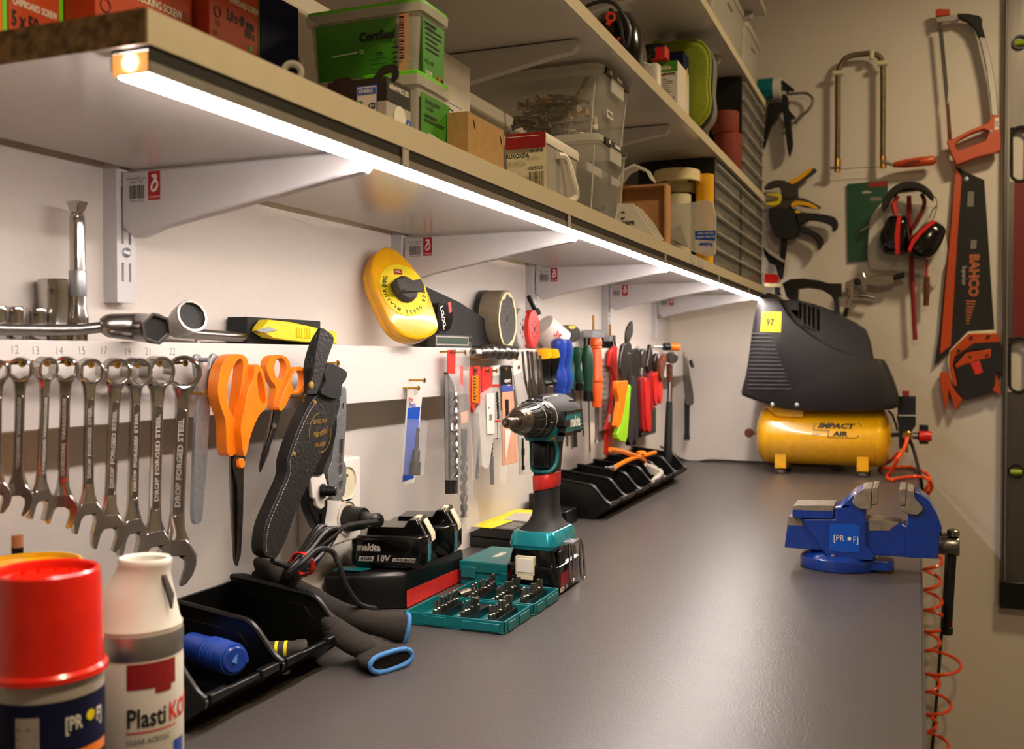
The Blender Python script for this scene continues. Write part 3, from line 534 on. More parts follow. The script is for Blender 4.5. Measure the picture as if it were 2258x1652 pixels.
for k in range(12): a = 2*pi*k/12+.2; d = V((cos(a), 0, sin(a))); s_ = V((-sin(a), 0, cos(a))); b.loft([[V((DX, y, AZ))+d*(.0245)+s_*.0042, V((DX, y, AZ))+d*(r+.0009)+s_*.0036, V((DX, y, AZ))+d*(r+.0009)-s_*.0036, V((DX, y, AZ))+d*.0245-s_*.0042] for y, r in ((1.232, .0247), (1.2415, .0258))], 'black')
b.ring((DX, 1.2568, AZ), Y_, .0260, .0006, 'lgrey', 48, 6); part('torque_collar', b, t)
b = B()
for k in range(22):
    a = 2*pi*k/22; d = V((cos(a), 0, sin(a))); s = V((-sin(a), 0, cos(a)))
    b.loft([[V((DX, y, AZ))+d*(r-.002)+s*.0019, V((DX, y, AZ))+d*(r+.0007)+s*.0013, V((DX, y, AZ))+d*(r+.0007)-s*.0013, V((DX, y, AZ))+d*(r-.002)-s*.0019] for y, r in ((1.1925, .0176), (1.195, .0186), (1.222, .0214), (1.2245, .0205))], 'black')
b.loft([ax_ring(*q) for q in ((.0165, 1.189), (.0180, 1.1905), (.0206, 1.2225), (.0222, 1.2255), (.0222, 1.2285))], 'black'); b.ring((DX, 1.2262, AZ), Y_, .0221, .0005, 'lgrey', 48, 6); part('chuck_sleeve', b, t, label='ribbed black chuck sleeve')
b = B(); b.lathe((DX, 1.1915, AZ), (0, -1, 0), [(0, .0174), (.001, .0179), (.003, .0179), (.0095, .0158), (.0125, .0138), (.0130, .0132), (.0118, .0126), (.0118, .0112), (.0128, .0106), (.0128, .0088), (.0112, .0082), (.0112, .0064), (.0128, .006), (.0128, .0045)], 'chuck', 48); part('chuck', b, t, label='bare steel chuck nose', ang=20)
b = B(); b.lathe((DX, 1.181, AZ), (0, -1, 0), [(0, .0042), (.006, .0042), (.007, .0058), (.010, .0058), (.0105, .0045), (.013, .0045), (.0135, .0056), (.026, .0056), (.0265, .0068), (.037, .0068), (.0385, .0060), (.0385, .0036), (.0365, .0036)], 'chuck', 28); part('bit_holder', b, t, label='steel magnetic bit holder', ang=25)
b = B(); b.lathe((DX, 1.1460, AZ), (0, -1, 0), [(0, .0036), (.004, .0034), (.006, .0024), (.008, .0024), (.0110, .0006)], 'chrome', 6)
for k in range(4): a = pi/2*k+.4; b.cb((DX+cos(a)*.0016, 1.1375, AZ+sin(a)*.0016), (.0006, .003, .0006), 'chrome')
part('driver_bit', b, t)
b = B(); xs = DX+.0318; pz = AZ-.0075
b.box(DX+.016, xs, 1.268, 1.340, pz-.0165, pz+.0155, 'blackm'); b.box(DX+.018, xs+.0022, 1.262, 1.284, pz-.004, pz+.004, 'black'); b.box(DX+.016, xs+.0018, 1.268, 1.300, pz-.0175, pz-.0125, 'black').box(DX+.016, xs+.0018, 1.270, 1.338, pz+.0125, pz+.0160, 'black'); b.prism([(xs, 1.272, pz-.0125), (xs, 1.337, pz-.0125), (xs, 1.337, pz+.0125), (xs, 1.276, pz+.0125)], (.0014, 0, 0), 'teal')
b.text('makita', (xs+.0024, 1.3085, pz), Y_, Z_, .0195, 'white', sx=.80, bold=.04, sh=.1); part('side_panel', b, t, .0006, label='teal side panel lettered makita')
b = B()
for k in range(6): b.cb((xs-.0012, 1.3405, pz-.013+k*.0052), (.0030, .0022, .0014), 'ink')
for k in range(4):
    b.cb((DX+.0245, 1.312+k*.007, AZ-.0215), (.0012, .0018, .005), 'ink').cb((DX+.0225, 1.318+k*.007, AZ+.0185), (.0012, .0020, .0025), 'ink')
part('vent_slots', b, t)
b = B(); b.loft([rr(DX, 1.262, .0185, .010, 1.100, .4), rr(DX, 1.282, .0235, .030, 1.108, .4), rr(DX, 1.288, .0255, .036, 1.118, .4)], 'teal'); part('lower_shell', b, t, label='teal lower shell below the housing', ang=50)
part('speed_switch', B().box(DX+.002, DX+.012, 1.288, 1.304, AZ+.0255, AZ+.0292, 'lgrey', .001, .001), t, .0006, label='light grey speed switch on top')
b = B()
for y, z in ((1.250, 1.1035), (1.305, 1.106)): b.lathe((DX+.0205, y, z), X_, [(0, .0032), (.004, .0032), (.0042, .0015)], 'brass', 12)
part('housing_screw', b, t)
b = B()      # belt hook and bit clip on the +X side of the foot
hx = bx+.036
for dy, dx in ((0, .004), (.016, .014)):
    lp = smo([(hx+dx-.004, 1.262+dy, .968), (hx+dx, 1.262+dy, .962), (hx+dx+.001, 1.261+dy, .935), (hx+dx+.002, 1.262+dy, .918), (hx+dx+.003, 1.268+dy, .912), (hx+dx+.003, 1.274+dy, .918), (hx+dx+.002, 1.273+dy, .940), (hx+dx, 1.272+dy, .962), (hx+dx-.004, 1.270+dy, .968)], 4); b.tube(lp, .0016, 'chrome', 6)
b.box(hx-.003, hx+.012, 1.258, 1.284, .964, .9665, 'zinc'); part('belt_hook', b, t, label='bright steel belt hook')
part('battery_socket', B().box(hx-.004, hx-.0005, 1.236, 1.262, .938, .957, 'black'), t, .001)
# -------- charger with two batteries
t = E('battery_charger', 'low black charger with a strip of red tape along its side', 'charger', (.06, 1.16, ZB))
fp = [(.006, 1.055), (.060, 1.075), (.0985, 1.098), (.0985, 1.268), (.006, 1.285)]
b = B(); sc = lambda k, z: [V((.055+(x-.055)*k, 1.165+(y-1.165)*k, z)) for x, y in fp]
b.loft([sc(1, ZB), sc(1, .938), sc(.97, .9445), sc(.90, .947)], 'black'); part('base', b, t, .003)
b = B(); b.prism([(x, y, .9472) for x, y in ((.012, 1.068), (.045, 1.074), (.052, 1.092), (.012, 1.086))], (0, 0, .0012), 'teal'); part('top_trim', b, t, label='thin teal trim line')
b = B(); b.prism([(.0987, 1.099, .9015), (.0987, 1.267, .9015), (.0987, 1.267, .920), (.0987, 1.099, .9225)], (.0006, 0, 0), 'redt'); part('tape_strip', b, t, label='strip of red tape')
part('status_light', B().lathe((.020, 1.078, .9475), Z_, [(0, .0015), (.0008, .0012)], 'lime', 8), t)
def battery(ox, oy, oz, rz, lab, ln=.098, wd=.068, logo=True):      # long side towards -Y
    t = E('tool_battery', lab, 'battery', (ox, oy, oz), 'spare batteries on the charger', rot=(0, 0, rz)); h = .062
    b = B(); b.loft([rr(0, 0, ln/2*a, wd/2*a2, z, .3) for z, a, a2 in ((0, .90, .9), (.002, .95, .95), (.006, 1, 1), (.034, 1, 1), (.038, .99, .99), (.0405, .95, .95))], 'blackg')
    b.prism([(-ln/2*.62, -wd/2*.72, .039), (-ln/2*.58, -wd/2*.72, .050), (ln*.18, -wd/2*.72, .050), (ln*.24, -wd/2*.72, .059), (ln*.36, -wd/2*.72, .060), (ln*.47, -wd/2*.72, .040)], (0, wd*.72, 0), 'blackg'); part('case', b, t, .002, local=True)
    b = B(); x = ln/2*1.0; b.prism([(ln*.40, -.009, .0565), (x+.0002, -.009, .038), (x+.0012, -.009, .030), (x+.0022, -.009, .030), (x+.0014, -.009, .0395), (ln*.41, -.009, .0580)], (0, .020, 0), 'cream')
    b.prism([(ln*.20, -.010, .051), (ln*.30, -.010, .062), (ln*.355, -.010, .062), (ln*.36, -.010, .058)], (0, .016, 0), 'cream'); part('release_button', b, t, .001, local=True, label='cream release button')
    part('end_plate', B().box(x-.001, x+.0008, -wd*.36, -.012, .008, .028, 'teal'), t, local=True, label='teal end plate')
    if logo:
        b = B(); y = -wd/2-.0002
        b.text('makita', (-.040, y, .0255), X_, Z_, .0125, 'lgrey', al='L', sx=.92, bold=.045, sh=.1)
        b.prism([(-.038, y, .0085), (-.036, y, .0145), (-.017, y, .0145), (-.019, y, .0085)], (0, -.0001, 0), 'lgrey'); b.text('4.0Ah', (-.0272, y-.0003, .0115), X_, Z_, .0062, 'ink', bold=.04, sh=.15)
        b.text('18V', (-.0065, y, .0122), X_, Z_, .0108, 'lgrey', bold=.03, sh=.15); b.prism([(.006, y, .0085), (.007, y, .0135), (.036, y, .0135), (.035, y, .0085)], (0, -.0001, 0), 'lgrey'); b.text('LITHIUM-ION', (.0212, y-.0003, .0109), X_, Z_, .0045, 'ink', bold=.04, sh=.15)
        part('lettering', b, t, local=True, label='grey lettering makita 4.0Ah 18V LITHIUM-ION')
    return t
battery(.066, 1.128, .949, radians(14), 'front black battery lettered makita on the charger')
battery(.062, 1.215, .949, radians(14), 'rear black battery on the charger behind the lettered one', logo=False)
# -------- open bit set: two trays, and its closed case
def tray(x0, x1, y0, y1, lab, nrow):
    t = E('bit_tray', lab, 'bit tray', ((x0+x1)/2, (y0+y1)/2, ZB), 'open teal trays of the bit set'); h = .0145; z = ZB
    b = B(); b.box(x0, x1, y0, y1, z, z+.002, 'teal')
    for a in ((x0, x1, y0, y0+.002), (x0, x1, y1-.002, y1), (x0, x0+.002, y0, y1), (x1-.002, x1, y0, y1)): b.box(*a, z+.002, z+h, 'teal')
    b.box(x0+.025, x0+.055, y0-.0015, y0, z+.002, z+h-.002, 'teal').box(x0+.075, x1-.006, y0-.002, y0, z+.002, z+h-.003, 'teal').box(x1, x1+.0015, y0+.01, y0+.03, z+.001, z+h-.003, 'teal').box(x1, x1+.0015, y0+.045, y1-.008, z+.001, z+h-.003, 'teal')
    part('shell', b, t, .0006)
    for k in range(3):
        xx = x0+.026+k*(x1-x0-.036)/2.6+.01
        b = B(); b.box(xx-.009, xx+.005, y0+.003, y1-.003, z+.002, z+.0115, 'black')
        for j in range(9): b.box(xx-.0095, xx-.006, y0+.006+j*(y1-y0-.012)/9, y0+.010+j*(y1-y0-.012)/9, z+.0115, z+.0122, 'lgrey')
        part('bit_rack', b, t, .0003)
    return t
tray(.1285, .256, 1.036, 1.118, 'front open teal bit tray nearest the camera', 3); tray(.137, .258, 1.124, 1.215, 'rear open teal bit tray beside the drill foot', 3)
def bit(nm, kind):
    b = B(); b.lathe((0, 0, 0), Z_, [(0, .0029), (.007, .0029), (.008, .0019), (.014, .0017), (.0175, .0019), (.0185, .0008)] if kind == 0 else [(0, .0029), (.006, .0029), (.007, .0019), (.0155, .0019), (.0158, .0008)] if kind == 1 else [(0, .0028), (.010, .0028), (.0105, .0034), (.016, .0034), (.016, .0024)], 'steel', 6 if kind != 2 else 12)
    return b
protos = [bit('bit', k).mesh('driver_bit') for k in range(3)]
R = random.Random(5)
for (x0, x1, y0, y1, nm) in ((.1285, .256, 1.036, 1.118, 'front'), (.137, .258, 1.124, 1.215, 'rear')):
    for k in range(3):
        xx = x0+.026+k*(x1-x0-.036)/2.6+.01
        for j in range(8):
            if R.random() < .08: continue
            o = bpy.data.objects.new('driver_bit', protos[2 if (j in (4, 7) and k != 0) else R.choice((0, 0, 1))]); C.objects.link(o); o.location = (xx+.0005, y0+.008+j*(y1-y0-.014)/8, ZB+.0118); o.rotation_euler = (R.uniform(-.08, .08), R.uniform(-.05, .12), R.random())
            props(o, 'steel driver bit upright in the %s rack of the %s teal tray' % (('left', 'middle', 'right')[k], nm), 'driver bit', 'driver bits, %s tray, %s rack' % (nm, ('left', 'middle', 'right')[k]), None)
b = B(); b.lathe((.153, 1.134, ZB+.0125), (.25, .95, .05), [(0, .0062), (.0004, .0066), (.018, .0066), (.0185, .0042), (.032, .0042), (.032, .003)], 'steel', 24); b.lathe((.153, 1.134, ZB+.0125), (-.25, -.95, -.05), [(0, .0045), (.0003, .0045)], 'gunm', 16)
one('bit_holder', b, 'thick round steel bit holder lying in the rear teal tray', 'bit holder')
t = E('bit_case', 'closed teal bit case lettered makita behind the open trays', 'case', (.14, 1.31, ZB))
b = B(); b.box(.104, .180, 1.245, 1.355, ZB, ZB+.018, 'teal'); b.box(.103, .181, 1.243, 1.356, ZB+.018, ZB+.033, 'teal'); b.box(.106, .128, 1.2415, 1.245, ZB+.010, ZB+.026, 'teal').box(.165, .1812, 1.2415, 1.245, ZB+.006, ZB+.021, 'teal'); part('shell', b, t, .0015)
part('lettering', B().text('makita', (.141, 1.30, ZB+.0334), Y_*-1, X_, .016, 'white', bold=.04, sx=.9), t, label='silver lettering makita')
# -------- storage bin racks
def rack(y0, n, pt, lab, zs=0):
    t = E('bin_rack', lab, 'bin rack', (.07, y0+n*pt/2, ZB), 'black open bin racks on the bench'); y1 = y0+n*pt; z = ZB
    b = B(); b.box(.008, .112, y0+.004, y1-.004, z, z+.003, 'black'); b.box(.004, .007, y0, y1, z+.003, z+.073, 'black')
    b.prism([(.112, y0, z), (.142, y0, z+.027), (.142, y0, z+.031), (.137, y0, z+.031), (.108, y0, z+.004)], (0, y1-y0, 0), 'black'); part('tray', b, t, .0008)
    for k in range(n):
        b = B(); a = y0+k*pt+.006; c = y0+(k+1)*pt-.006
        b.box(.137, .1455, a, a+.026, z+.026, z+.0335, 'black').box(.137, .1455, c-.026, c, z+.026, z+.0335, 'black').box(.138, .1435, a+.026, c-.026, z+.0265, z+.0315, 'black'); part('lip', b, t, .0015)
    for k in range(n+1):
        y = y0+k*pt; e = [(.004, z+.003), (.004, z+.076), (.014, z+.077), (.085, z+.068), (.106, z+.066), (.114, z+.061), (.122, z+.052), (.134, z+.038), (.146, z+.030), (.144, z+.024), (.112, z+.002)] 
        b = B(); b.prism([(x, y-.0015, q) for x, q in e], (0, .003, 0), 'black')
        b.tube(smo([(.004, y, z+.076), (.014, y, z+.077), (.085, y, z+.0685), (.104, y, z+.066), (.114, y, z+.060), (.124, y, z+.049), (.135, y, z+.037), (.144, y, z+.031)], 4), .0032, 'black', 8)
        pr_ = [(.02, z+.012), (.02, z+.064), (.080, z+.057), (.098, z+.054), (.108, z+.042), (.100, z+.020)]
        b.prism([(x, y-.0030, q) for x, q in pr_], (0, .0012, 0), 'black'); part('divider', b, t, .0005)
    part('back_pin', B().cyl((.010, y0, z+.073), (.012, y0-.003, z+.074), .003, 'lgrey', n=10), t)
    return t
rack(.664, 2, .108, 'near black bin rack behind the spray cans, holding the torch')
rack(1.835, 6, .113, 'far black bin rack with six open bays beyond the drill')
t = E('torch', 'blue plastic torch with arrow on its cap lying in the near bin', 'torch', (.10, .725, .92))
a = V((.128, .722, .9465)); d = V((.93, -.37, .04)).normalized()
b = B(); b.lathe(a-d*.075, d, [(0, .0125), (.03, .0128), (.034, .0128)]+[(.036+k*.006+dd, .0136+e) for k in range(4) for dd, e in ((0, 0), (.002, .0010), (.004, .0010), (.0055, 0))]+[(.064, .0142), (.072, .0144), (.075, .0135)], 'blue', 32); part('body', b, t)
b = B(); b.lathe(a, d, [(0, .0122), (.002, .0118), (.003, .0105)], 'vblue', 28); b.box(a.x-.004, a.x+.004, a.y+.011, a.y+.0155, a.z-.006, a.z-.001, 'vblue'); q = a+d*.0032; b.prism([q+V((0, -.006, .0005)), q+V((0, .003, .006)), q+V((0, .003, -.005))], d*.0003, 'lblue'); part('end_cap', b, t, label='brighter blue cap with a triangle')
t = E('small_torch', 'small grey and yellow torch lying in the second near bin', 'torch', (.10, .83, .92))
a = V((.122, .838, .9235)); d = V((.9, .42, .02)).normalized(); b = B(); b.lathe(a-d*.06, d, [(0, .007), (.01, .0085), (.052, .0085), (.054, .0095), (.062, .0095), (.064, .007)], 'dgrey', 20)
for k in range(4): b.lathe(a-d*(.045-k*.009), d, [(0, .0088), (.003, .0088)], 'yel2', 20)
part('body', b, t)
one('wire_coil', B().ring((.108, .812, .910), (.2, .2, 1), .013, .0014, 'lgrey', 24, 6).ring((.108, .812, .913), (.1, .3, 1), .012, .0014, 'lgrey', 24, 6).ring((.107, .813, .9085), (0, 0, 1), .0135, .0018, 'lgrey', 24, 6), 'little coil of pale wire in the second near bin', 'coil')
# orange-handled snips lying on the far rack
t = E('snips', 'snips with crossed orange handles lying on the far bin rack', 'snips', (.09, 2.3, .98))
Zs = .974
P1 = lambda u, v: p(u, v, X=.10)
part('handle', B().tube(smo([P1(1352, 1034), P1(1364, 1026), P1(1392, 1012), P1(1424, 1004), P1(1444, 998)], 5), .0052, 'orange'), t)
part('handle', B().tube(smo([P1(1346, 991), P1(1366, 995), P1(1386, 1000), P1(1408, 1008), P1(1420, 1016), P1(1423, 1022)], 5), .0052, 'orange'), t)
part('blade', B().tube(smo([P1(1336, 1030), P1(1344, 1032), P1(1354, 1031)], 4), [.002]*4+[.004]*5, 'zinc'), t)
part('grip_end', B().lathe(P1(1414, 1000), Z_, [(0, .012), (.004, .011), (.006, .006)], 'orange'), t)
one('plastic_scrap', B().tube(smo([p(1424, 1024, X=.13), p(1440, 1036, X=.135), p(1452, 1040, X=.14), p(1448, 1052, X=.14), p(1437, 1060, X=.14)], 3), [.004, .006, .009, .012, .009, .008, .010, .012, .009, .007, .005, .004, .003], 'clear2', 7), 'crumpled clear plastic over the lip of the far rack', 'plastic')
# -------- gloves
def soft(b, path, m, n=18, k=4, wr=.0, seed=1):      # soft tube: path of (point, half width, half height)
    R = random.Random(seed); P_ = smo([q for q, w_, h_ in path], k); N = len(P_); rg = []
    for i, q in enumerate(P_):
        t_ = ((P_[min(N-1, i+1)]-P_[max(0, i-1)])).normalized(); f = min(i/k, len(path)-1.0001); a = int(f); f -= a
        w_ = path[a][1]*(1-f)+path[a+1][1]*f; h_ = path[a][2]*(1-f)+path[a+1][2]*f; s_ = t_.cross(Z_).normalized(); u_ = s_.cross(t_); e = 1
        rg.append([q+s_*cos(2*pi*j/n)*w_*(1+wr*R.uniform(-1, 1))+u_*sin(2*pi*j/n)*h_*(1+wr*R.uniform(-1, 1)) for j in range(n)])
    return b.loft(rg, m)
def glove(body, fingers, cuff, lab):
    t = E('work_glove', lab, 'glove', body[0][0], 'pair of black knitted gloves with blue cuffs')
    part('body', soft(B(), body, 'knit', 22, 5, .03), t, ang=80)
    for f in fingers: part('finger', soft(B(), f, 'knit', 14, 4), t, ang=80)
    lb = soft(B(), body, 'knit', 22, 5, .0).v[-22:]; part('cuff', B().tube([q+V((.0, 0, .0008*sin(i*.9))) for i, q in enumerate(lb)], .0026, 'lblue', 8, True), t, label='bright blue cuff binding', ang=80)
    part('inside', B().prism([lb[0]*.0+q for q in lb], (body[-1][0]-body[-2][0]).normalized()*-.001, 'ink'), t); return t
px_ = lambda u, v, X: p(u, v, X=X)
py_ = lambda u, v, Y: p(u, v, Y=Y)
A_ = p(816, 1490, Z=.902); B_ = p(909, 1464, Z=.902); cd_ = (B_-A_).normalized(); od = V((cd_.y, -cd_.x, 0)); Mc = (A_+B_)/2+Z_*.009
gl = glove([(py_(632, 1288, .900), .009, .010), (py_(690, 1322, .915), .013, .013), (py_(745, 1350, .930), .013, .012), (py_(800, 1368, .945), .013, .012), (py_(850, 1380, .960), .013, .0135), (py_(894, 1386, .975), .012, .0160)],
      [[(py_(562, 1240, .892), .003, .004), (py_(572, 1243, .892), .0075, .008), (py_(600, 1262, .895), .009, .009), (py_(640, 1288, .905), .010, .009)], [(py_(558, 1268, .896), .003, .004), (py_(570, 1272, .896), .008, .009), (py_(602, 1287, .898), .0095, .010), (py_(650, 1300, .905), .009, .009)], [(py_(496, 1284, .892), .003, .003), (py_(510, 1279, .892), .006, .006), (py_(545, 1280, .894), .007, .007), (py_(600, 1300, .90), .008, .007)]],
      None, 'black knitted glove lying upper, its cuff touching the charger')
glove([(py_(712, 1366, .905), .010, .010), (px_(752, 1398, .142), .014, .012), (px_(786, 1420, .160), .018, .012), (Mc-od*.034+Z_*.002, .024, .012), (Mc-od*.012, .028, .011), (Mc, (B_-A_).length/2, .0095)],
      [[(py_(700, 1342, .90), .003, .004), (py_(708, 1350, .905), .007, .007), (px_(735, 1380, .132), .010, .009), (px_(765, 1405, .148), .010, .010)]],
      None, 'black knitted glove with its cuff opening nearest the bench front')
# -------- black and yellow drill bit case, boxes
t = E('drill_bit_case', 'flat black case with yellow and grey printed lid behind the drill', 'case', (.05, 1.55, ZB))
fx = [(.004, 1.50), (.090, 1.488), (.094, 1.70), (.004, 1.70)]
b = B(); b.prism([(x, y, ZB) for x, y in fx], (0, 0, .016), 'black'); b.prism([(x, y, ZB+.0165) for x, y in fx], (0, 0, .016), 'black'); part('shell', b, t, .002)
b = B(); b.prism([(.004, 1.50, ZB+.0328), (.045, 1.495, ZB+.0328), (.062, 1.70, ZB+.0328), (.004, 1.70, ZB+.0328)], (0, 0, .0004), 'yel2'); b.prism([(.045, 1.495, ZB+.0329), (.089, 1.49, ZB+.0329), (.092, 1.70, ZB+.0329), (.05, 1.70, ZB+.0329), (.05, 1.60, ZB+.0329)], (0, 0, .0004), 'dgrey'); b.prism([(.03, 1.58, ZB+.0334), (.080, 1.575, ZB+.0334), (.085, 1.66, ZB+.0334), (.02, 1.66, ZB+.0334)], (0, 0, .0003), 'lgrey')
b.lines((.055, 1.50, ZB+.0336), X_*.03, Y_*.06, 'lgrey', 6); part('printed_lid', b, t, label='yellow and grey printed sheet')
one('small_box', B().box(.004, .090, 1.735, 1.800, ZB, ZB+.028, 'black').box(.012, .050, 1.745, 1.79, ZB+.028, ZB+.056, 'black'), 'stepped black plastic block between printed case and far rack', 'box', bv=.002)
one('dark_box', B().box(.001, .030, 2.50, 2.66, 1.005, 1.075, 'gunm'), 'dark box on the wall behind the black pliers handles', 'box', bv=.002)
# -------- vise on the bench edge
t = E('bench_vise', 'blue bench vise lettered PROF bolted to the bench edge', 'vise', (.585, 1.55, ZB)); cv = crop(1700, 1040, 4.589)
vx = lambda pts, Y: [p(1700+a/4.589, 1040+d/4.589, Y=Y) for a, d in pts]
b = B(); b.lathe((.578, 1.566, ZB), Z_, [(0, .056), (.004, .0575), (.016, .0565), (.020, .053), (.026, .040), (.030, .033)], 'vblue', 48); b.loft([rr(.625, 1.55, .030, .020, ZB+.004, .6), rr(.625, 1.55, .030, .020, ZB+.018, .6)], 'vblue'); part('base', b, t, .001)
Yf = 1.520
def vp(pts, Y0, th, m, s=0, holes=()):
    f = sm(pts, s) if s else pts; return (vx(f, Y0), (0, th, 0), m)
b = B(); b.prism(*vp([(165, 545), (175, 455), (215, 460), (990, 490), (1250, 540), (1320, 520), (1380, 560), (1690, 600), (1690, 885), (1050, 850), (510, 800), (135, 770)], Yf+.008, .048, 'vblue')); part('slide', b, t, .0025)
b = B(); b.prism(*vp([(170, 545), (180, 455), (290, 460), (335, 552)], Yf+.0072, .030, 'bare')); part('slide_end', b, t, .0008, label='bare grey end of the slide'); b = B(); b.prism(*vp([(985, 480), (1150, 500), (1300, 522), (1240, 560), (1200, 600), (990, 598)], Yf+.0072, .048, 'bare')); part('bare_slide_metal', b, t, .0008, label='bare grey metal of the slide')
b = B(); b.prism(*vp([(310, 480), (640, 480), (635, 360), (700, 350), (760, 280), (830, 215), (930, 168), (965, 190), (965, 330), (960, 460), (965, 760), (1010, 800), (1050, 850), (1050, 900), (560, 880), (520, 800)], Yf, .064, 'vblue')); part('fixed_body', b, t, .004)
b = B(); b.prism(*vp([(215, 385), (635, 400), (635, 480), (217, 465)], Yf-.002, .060, 'vblue')); b.prism(*vp([(225, 342), (640, 345), (636, 402), (216, 388)], Yf-.0022, .062, 'bare')); part('anvil', b, t, .0015, label='bare steel anvil top')
b = B(); b.prism(*vp([(820, 310), (850, 230), (935, 170), (1022, 165), (1010, 340), (1025, 370), (985, 388), (880, 375), (840, 345)], Yf-.006, .076, 'bare')); b.prism(*vp([(1028, 160), (1085, 158), (1075, 335), (1018, 345)], Yf-.007, .078, 'bare')); part('fixed_jaw', b, t, .0015)
b = B(); b.prism(*vp([(1385, 430), (1460, 200), (1520, 235), (1600, 300), (1680, 430), (1735, 580), (1710, 620), (1690, 885), (1370, 870), (1370, 560), (1388, 520)], Yf, .064, 'vblue')); part('moving_body', b, t, .004)
b = B(); b.prism(*vp([(1375, 185), (1445, 195), (1455, 270), (1540, 370), (1535, 400), (1490, 440), (1375, 430), (1320, 400), (1320, 350), (1365, 350)], Yf-.006, .076, 'bare')); b.prism(*vp([(1302, 170), (1368, 172), (1360, 355), (1302, 345)], Yf-.007, .078, 'bare')); part('moving_jaw', b, t, .0015)
b = B(); q = vx([(595, 525), (900, 545), (892, 822), (590, 803)], Yf-.0006); b.prism(q, (0, .0006, 0), 'badge')
q0 = vx([(748, 678)], Yf-.001)[0]; b.text('[PR', q0-X_*.0085-Z_*.0003, X_, Z_, .0125, 'white', bold=-.005, sx=.86); b.text('F]', q0+X_*.0150-Z_*.001, X_, Z_, .0125, 'white', bold=-.005, sx=.86); b.lathe(q0+X_*.0062, (0, -1, 0), [(0, .0025), (.0002, .0025)], 'white', 16); b.ring(q0+X_*.0062, Y_, .0036, .0003, 'lblue', 24, 4); part('badge', b, t, label='blue badge lettered PROF in brackets')
q = vx([(1690, 745)], Yf+.032)[0]
b = B(); b.lathe(q-X_*.004, X_, [(0, .012), (.004, .0128), (.010, .0128), (.012, .0135), (.030, .0135), (.032, .0125)], 'steel', 28); part('screw_head', b, t)
b = B(); a = q+X_*.018; b.cyl(a+V((.002, 0, .018)), a+V((-.005, -.004, -.118)), .0062, 'gunm'); b.lathe(a+V((-.005, -.004, -.114)), (-.03, 0, -1), [(0, .0062), (.001, .0078), (.010, .0078), (.012, .006)], 'gunm', 20); b.lathe(a+V((.002, 0, .014)), Z_, [(0, .0062), (.001, .0085), (.008, .0085), (.010, .006)], 'steel', 20); part('handle_bar', b, t, label='dark steel tommy bar hanging down')
b = B(); b.lathe((.573, 1.523, ZB+.020), (0, -.1, 1), [(0, .0055), (.004, .0055), (.005, .004)], 'steel', 6); b.lathe((.625, 1.54, ZB+.018), Z_, [(0, .0055), (.004, .0055)], 'steel', 6); part('bolt', b, t)
# ================================================================ cans at the left front
def wrap(b, src, c, r, a0):          # roll flat artwork (x, z) round a can of radius r
    n = len(b.v)
    for k in src.m:
        if k not in b.m: b.m.append(k)
    o = len(b.v)
    for q in src.v: a = a0+q.x/r; b.v.append(V((c[0]+sin(a)*(r-q.y), c[1]-cos(a)*(r-q.y), c[2]+q.z)))
    b.f += [[o+i for i in f] for f in src.f]; b.mi += [b.m.index(src.m[k]) for k in src.mi]; return b
def strip(s, x0, x1, z0, z1, m, y=0, n=10):
    for i in range(n): a = x0+(x1-x0)*i/n; c = x0+(x1-x0)*(i+1)/n; s.quad((a, y, z0), (c-a, 0, 0), (0, 0, z1-z0), m)
    return s
def ccol(u, Y): return p(u, 1450, Y=Y).x
cx, cy = ccol(104, .452), .452
t = E('spray_can', 'red capped spray can with dark blue label, closest to the camera', 'spray can', (cx, cy, ZB)); cc = (cx, cy, ZB); r = .0325
zc_ = p(110, 1510, Y=.425).z-ZB; zt_ = p(110, 1275, Y=.44).z-ZB+.004
b = B(); b.lathe(cc, Z_, [(0, .030), (.003, .0325), (.006, .032), (zc_-.012, .032), (zc_-.006, .0315), (zc_, .030), (zc_+.002, .026)], 'lgrey', 56, False); part('can_body', b, t)
b = B(); aw = strip(B(), -.100, .100, .008, zc_-.0135, 'navy', n=60); a0 = atan2(CP.x-cx, cy)
strip(aw, -.019, -.006, .010, zc_-.021, 'lgrey', -.0003, 4)
aw.lines((-.018, -.0004, zc_-.085), (.011, 0, 0), (0, 0, .060), 'grey', 12); aw.text('[PR', (.0125, -.0004, zc_-.028), X_, Z_, .0115, 'white', sx=.62); aw.lathe((.0238, -.0004, zc_-.026), -Y_, [(0, .0032), (.0002, .0032)], 'yel2', 14); aw.text('F]', (.0315, -.0004, zc_-.028), X_, Z_, .0115, 'white', sx=.62); strip(aw, .012, .040, zc_-.050, zc_-.044, 'orange', -.0003, 6)
wrap(b, aw, cc, .0322, a0+.05); part('label_sleeve', b, t, label='dark blue printed label')
b = B(); H = zt_-zc_; b.lathe((cx, cy, ZB+zc_-.004), Z_, [(0, .0325), (.001, .0345), (.004, .0342), (.006, .0325), (.010, .0318), (H-.002, .0305), (H+.001, .0300), (H+.0025, .0285), (H+.0015, .0270), (H-.003, .0262), (H-.004, .012), (H-.0035, .010), (H-.0035, .0001)], 'redcap', 64); part('cap', b, t, label='bright red cap', ang=25)
b = B()
for q in range(12): a = 2*pi*q/12; b.cb((cx+cos(a)*.019, cy+sin(a)*.019, ZB+zt_-.0085), (.0007, .0007, .0035), 'redcap')
part('cap_ribs', b, t)
cx, cy = ccol(306, .545), .545; rr_ = pr(p(306, 1450, Y=.545), 94)
t = E('spray_can', 'white spray can with sloped white nozzle cap behind the red cap', 'spray can', (cx, cy, ZB)); cc = (cx, cy, ZB)
zz = lambda v: p(306, v, Y=cy-rr_*.8).z-ZB
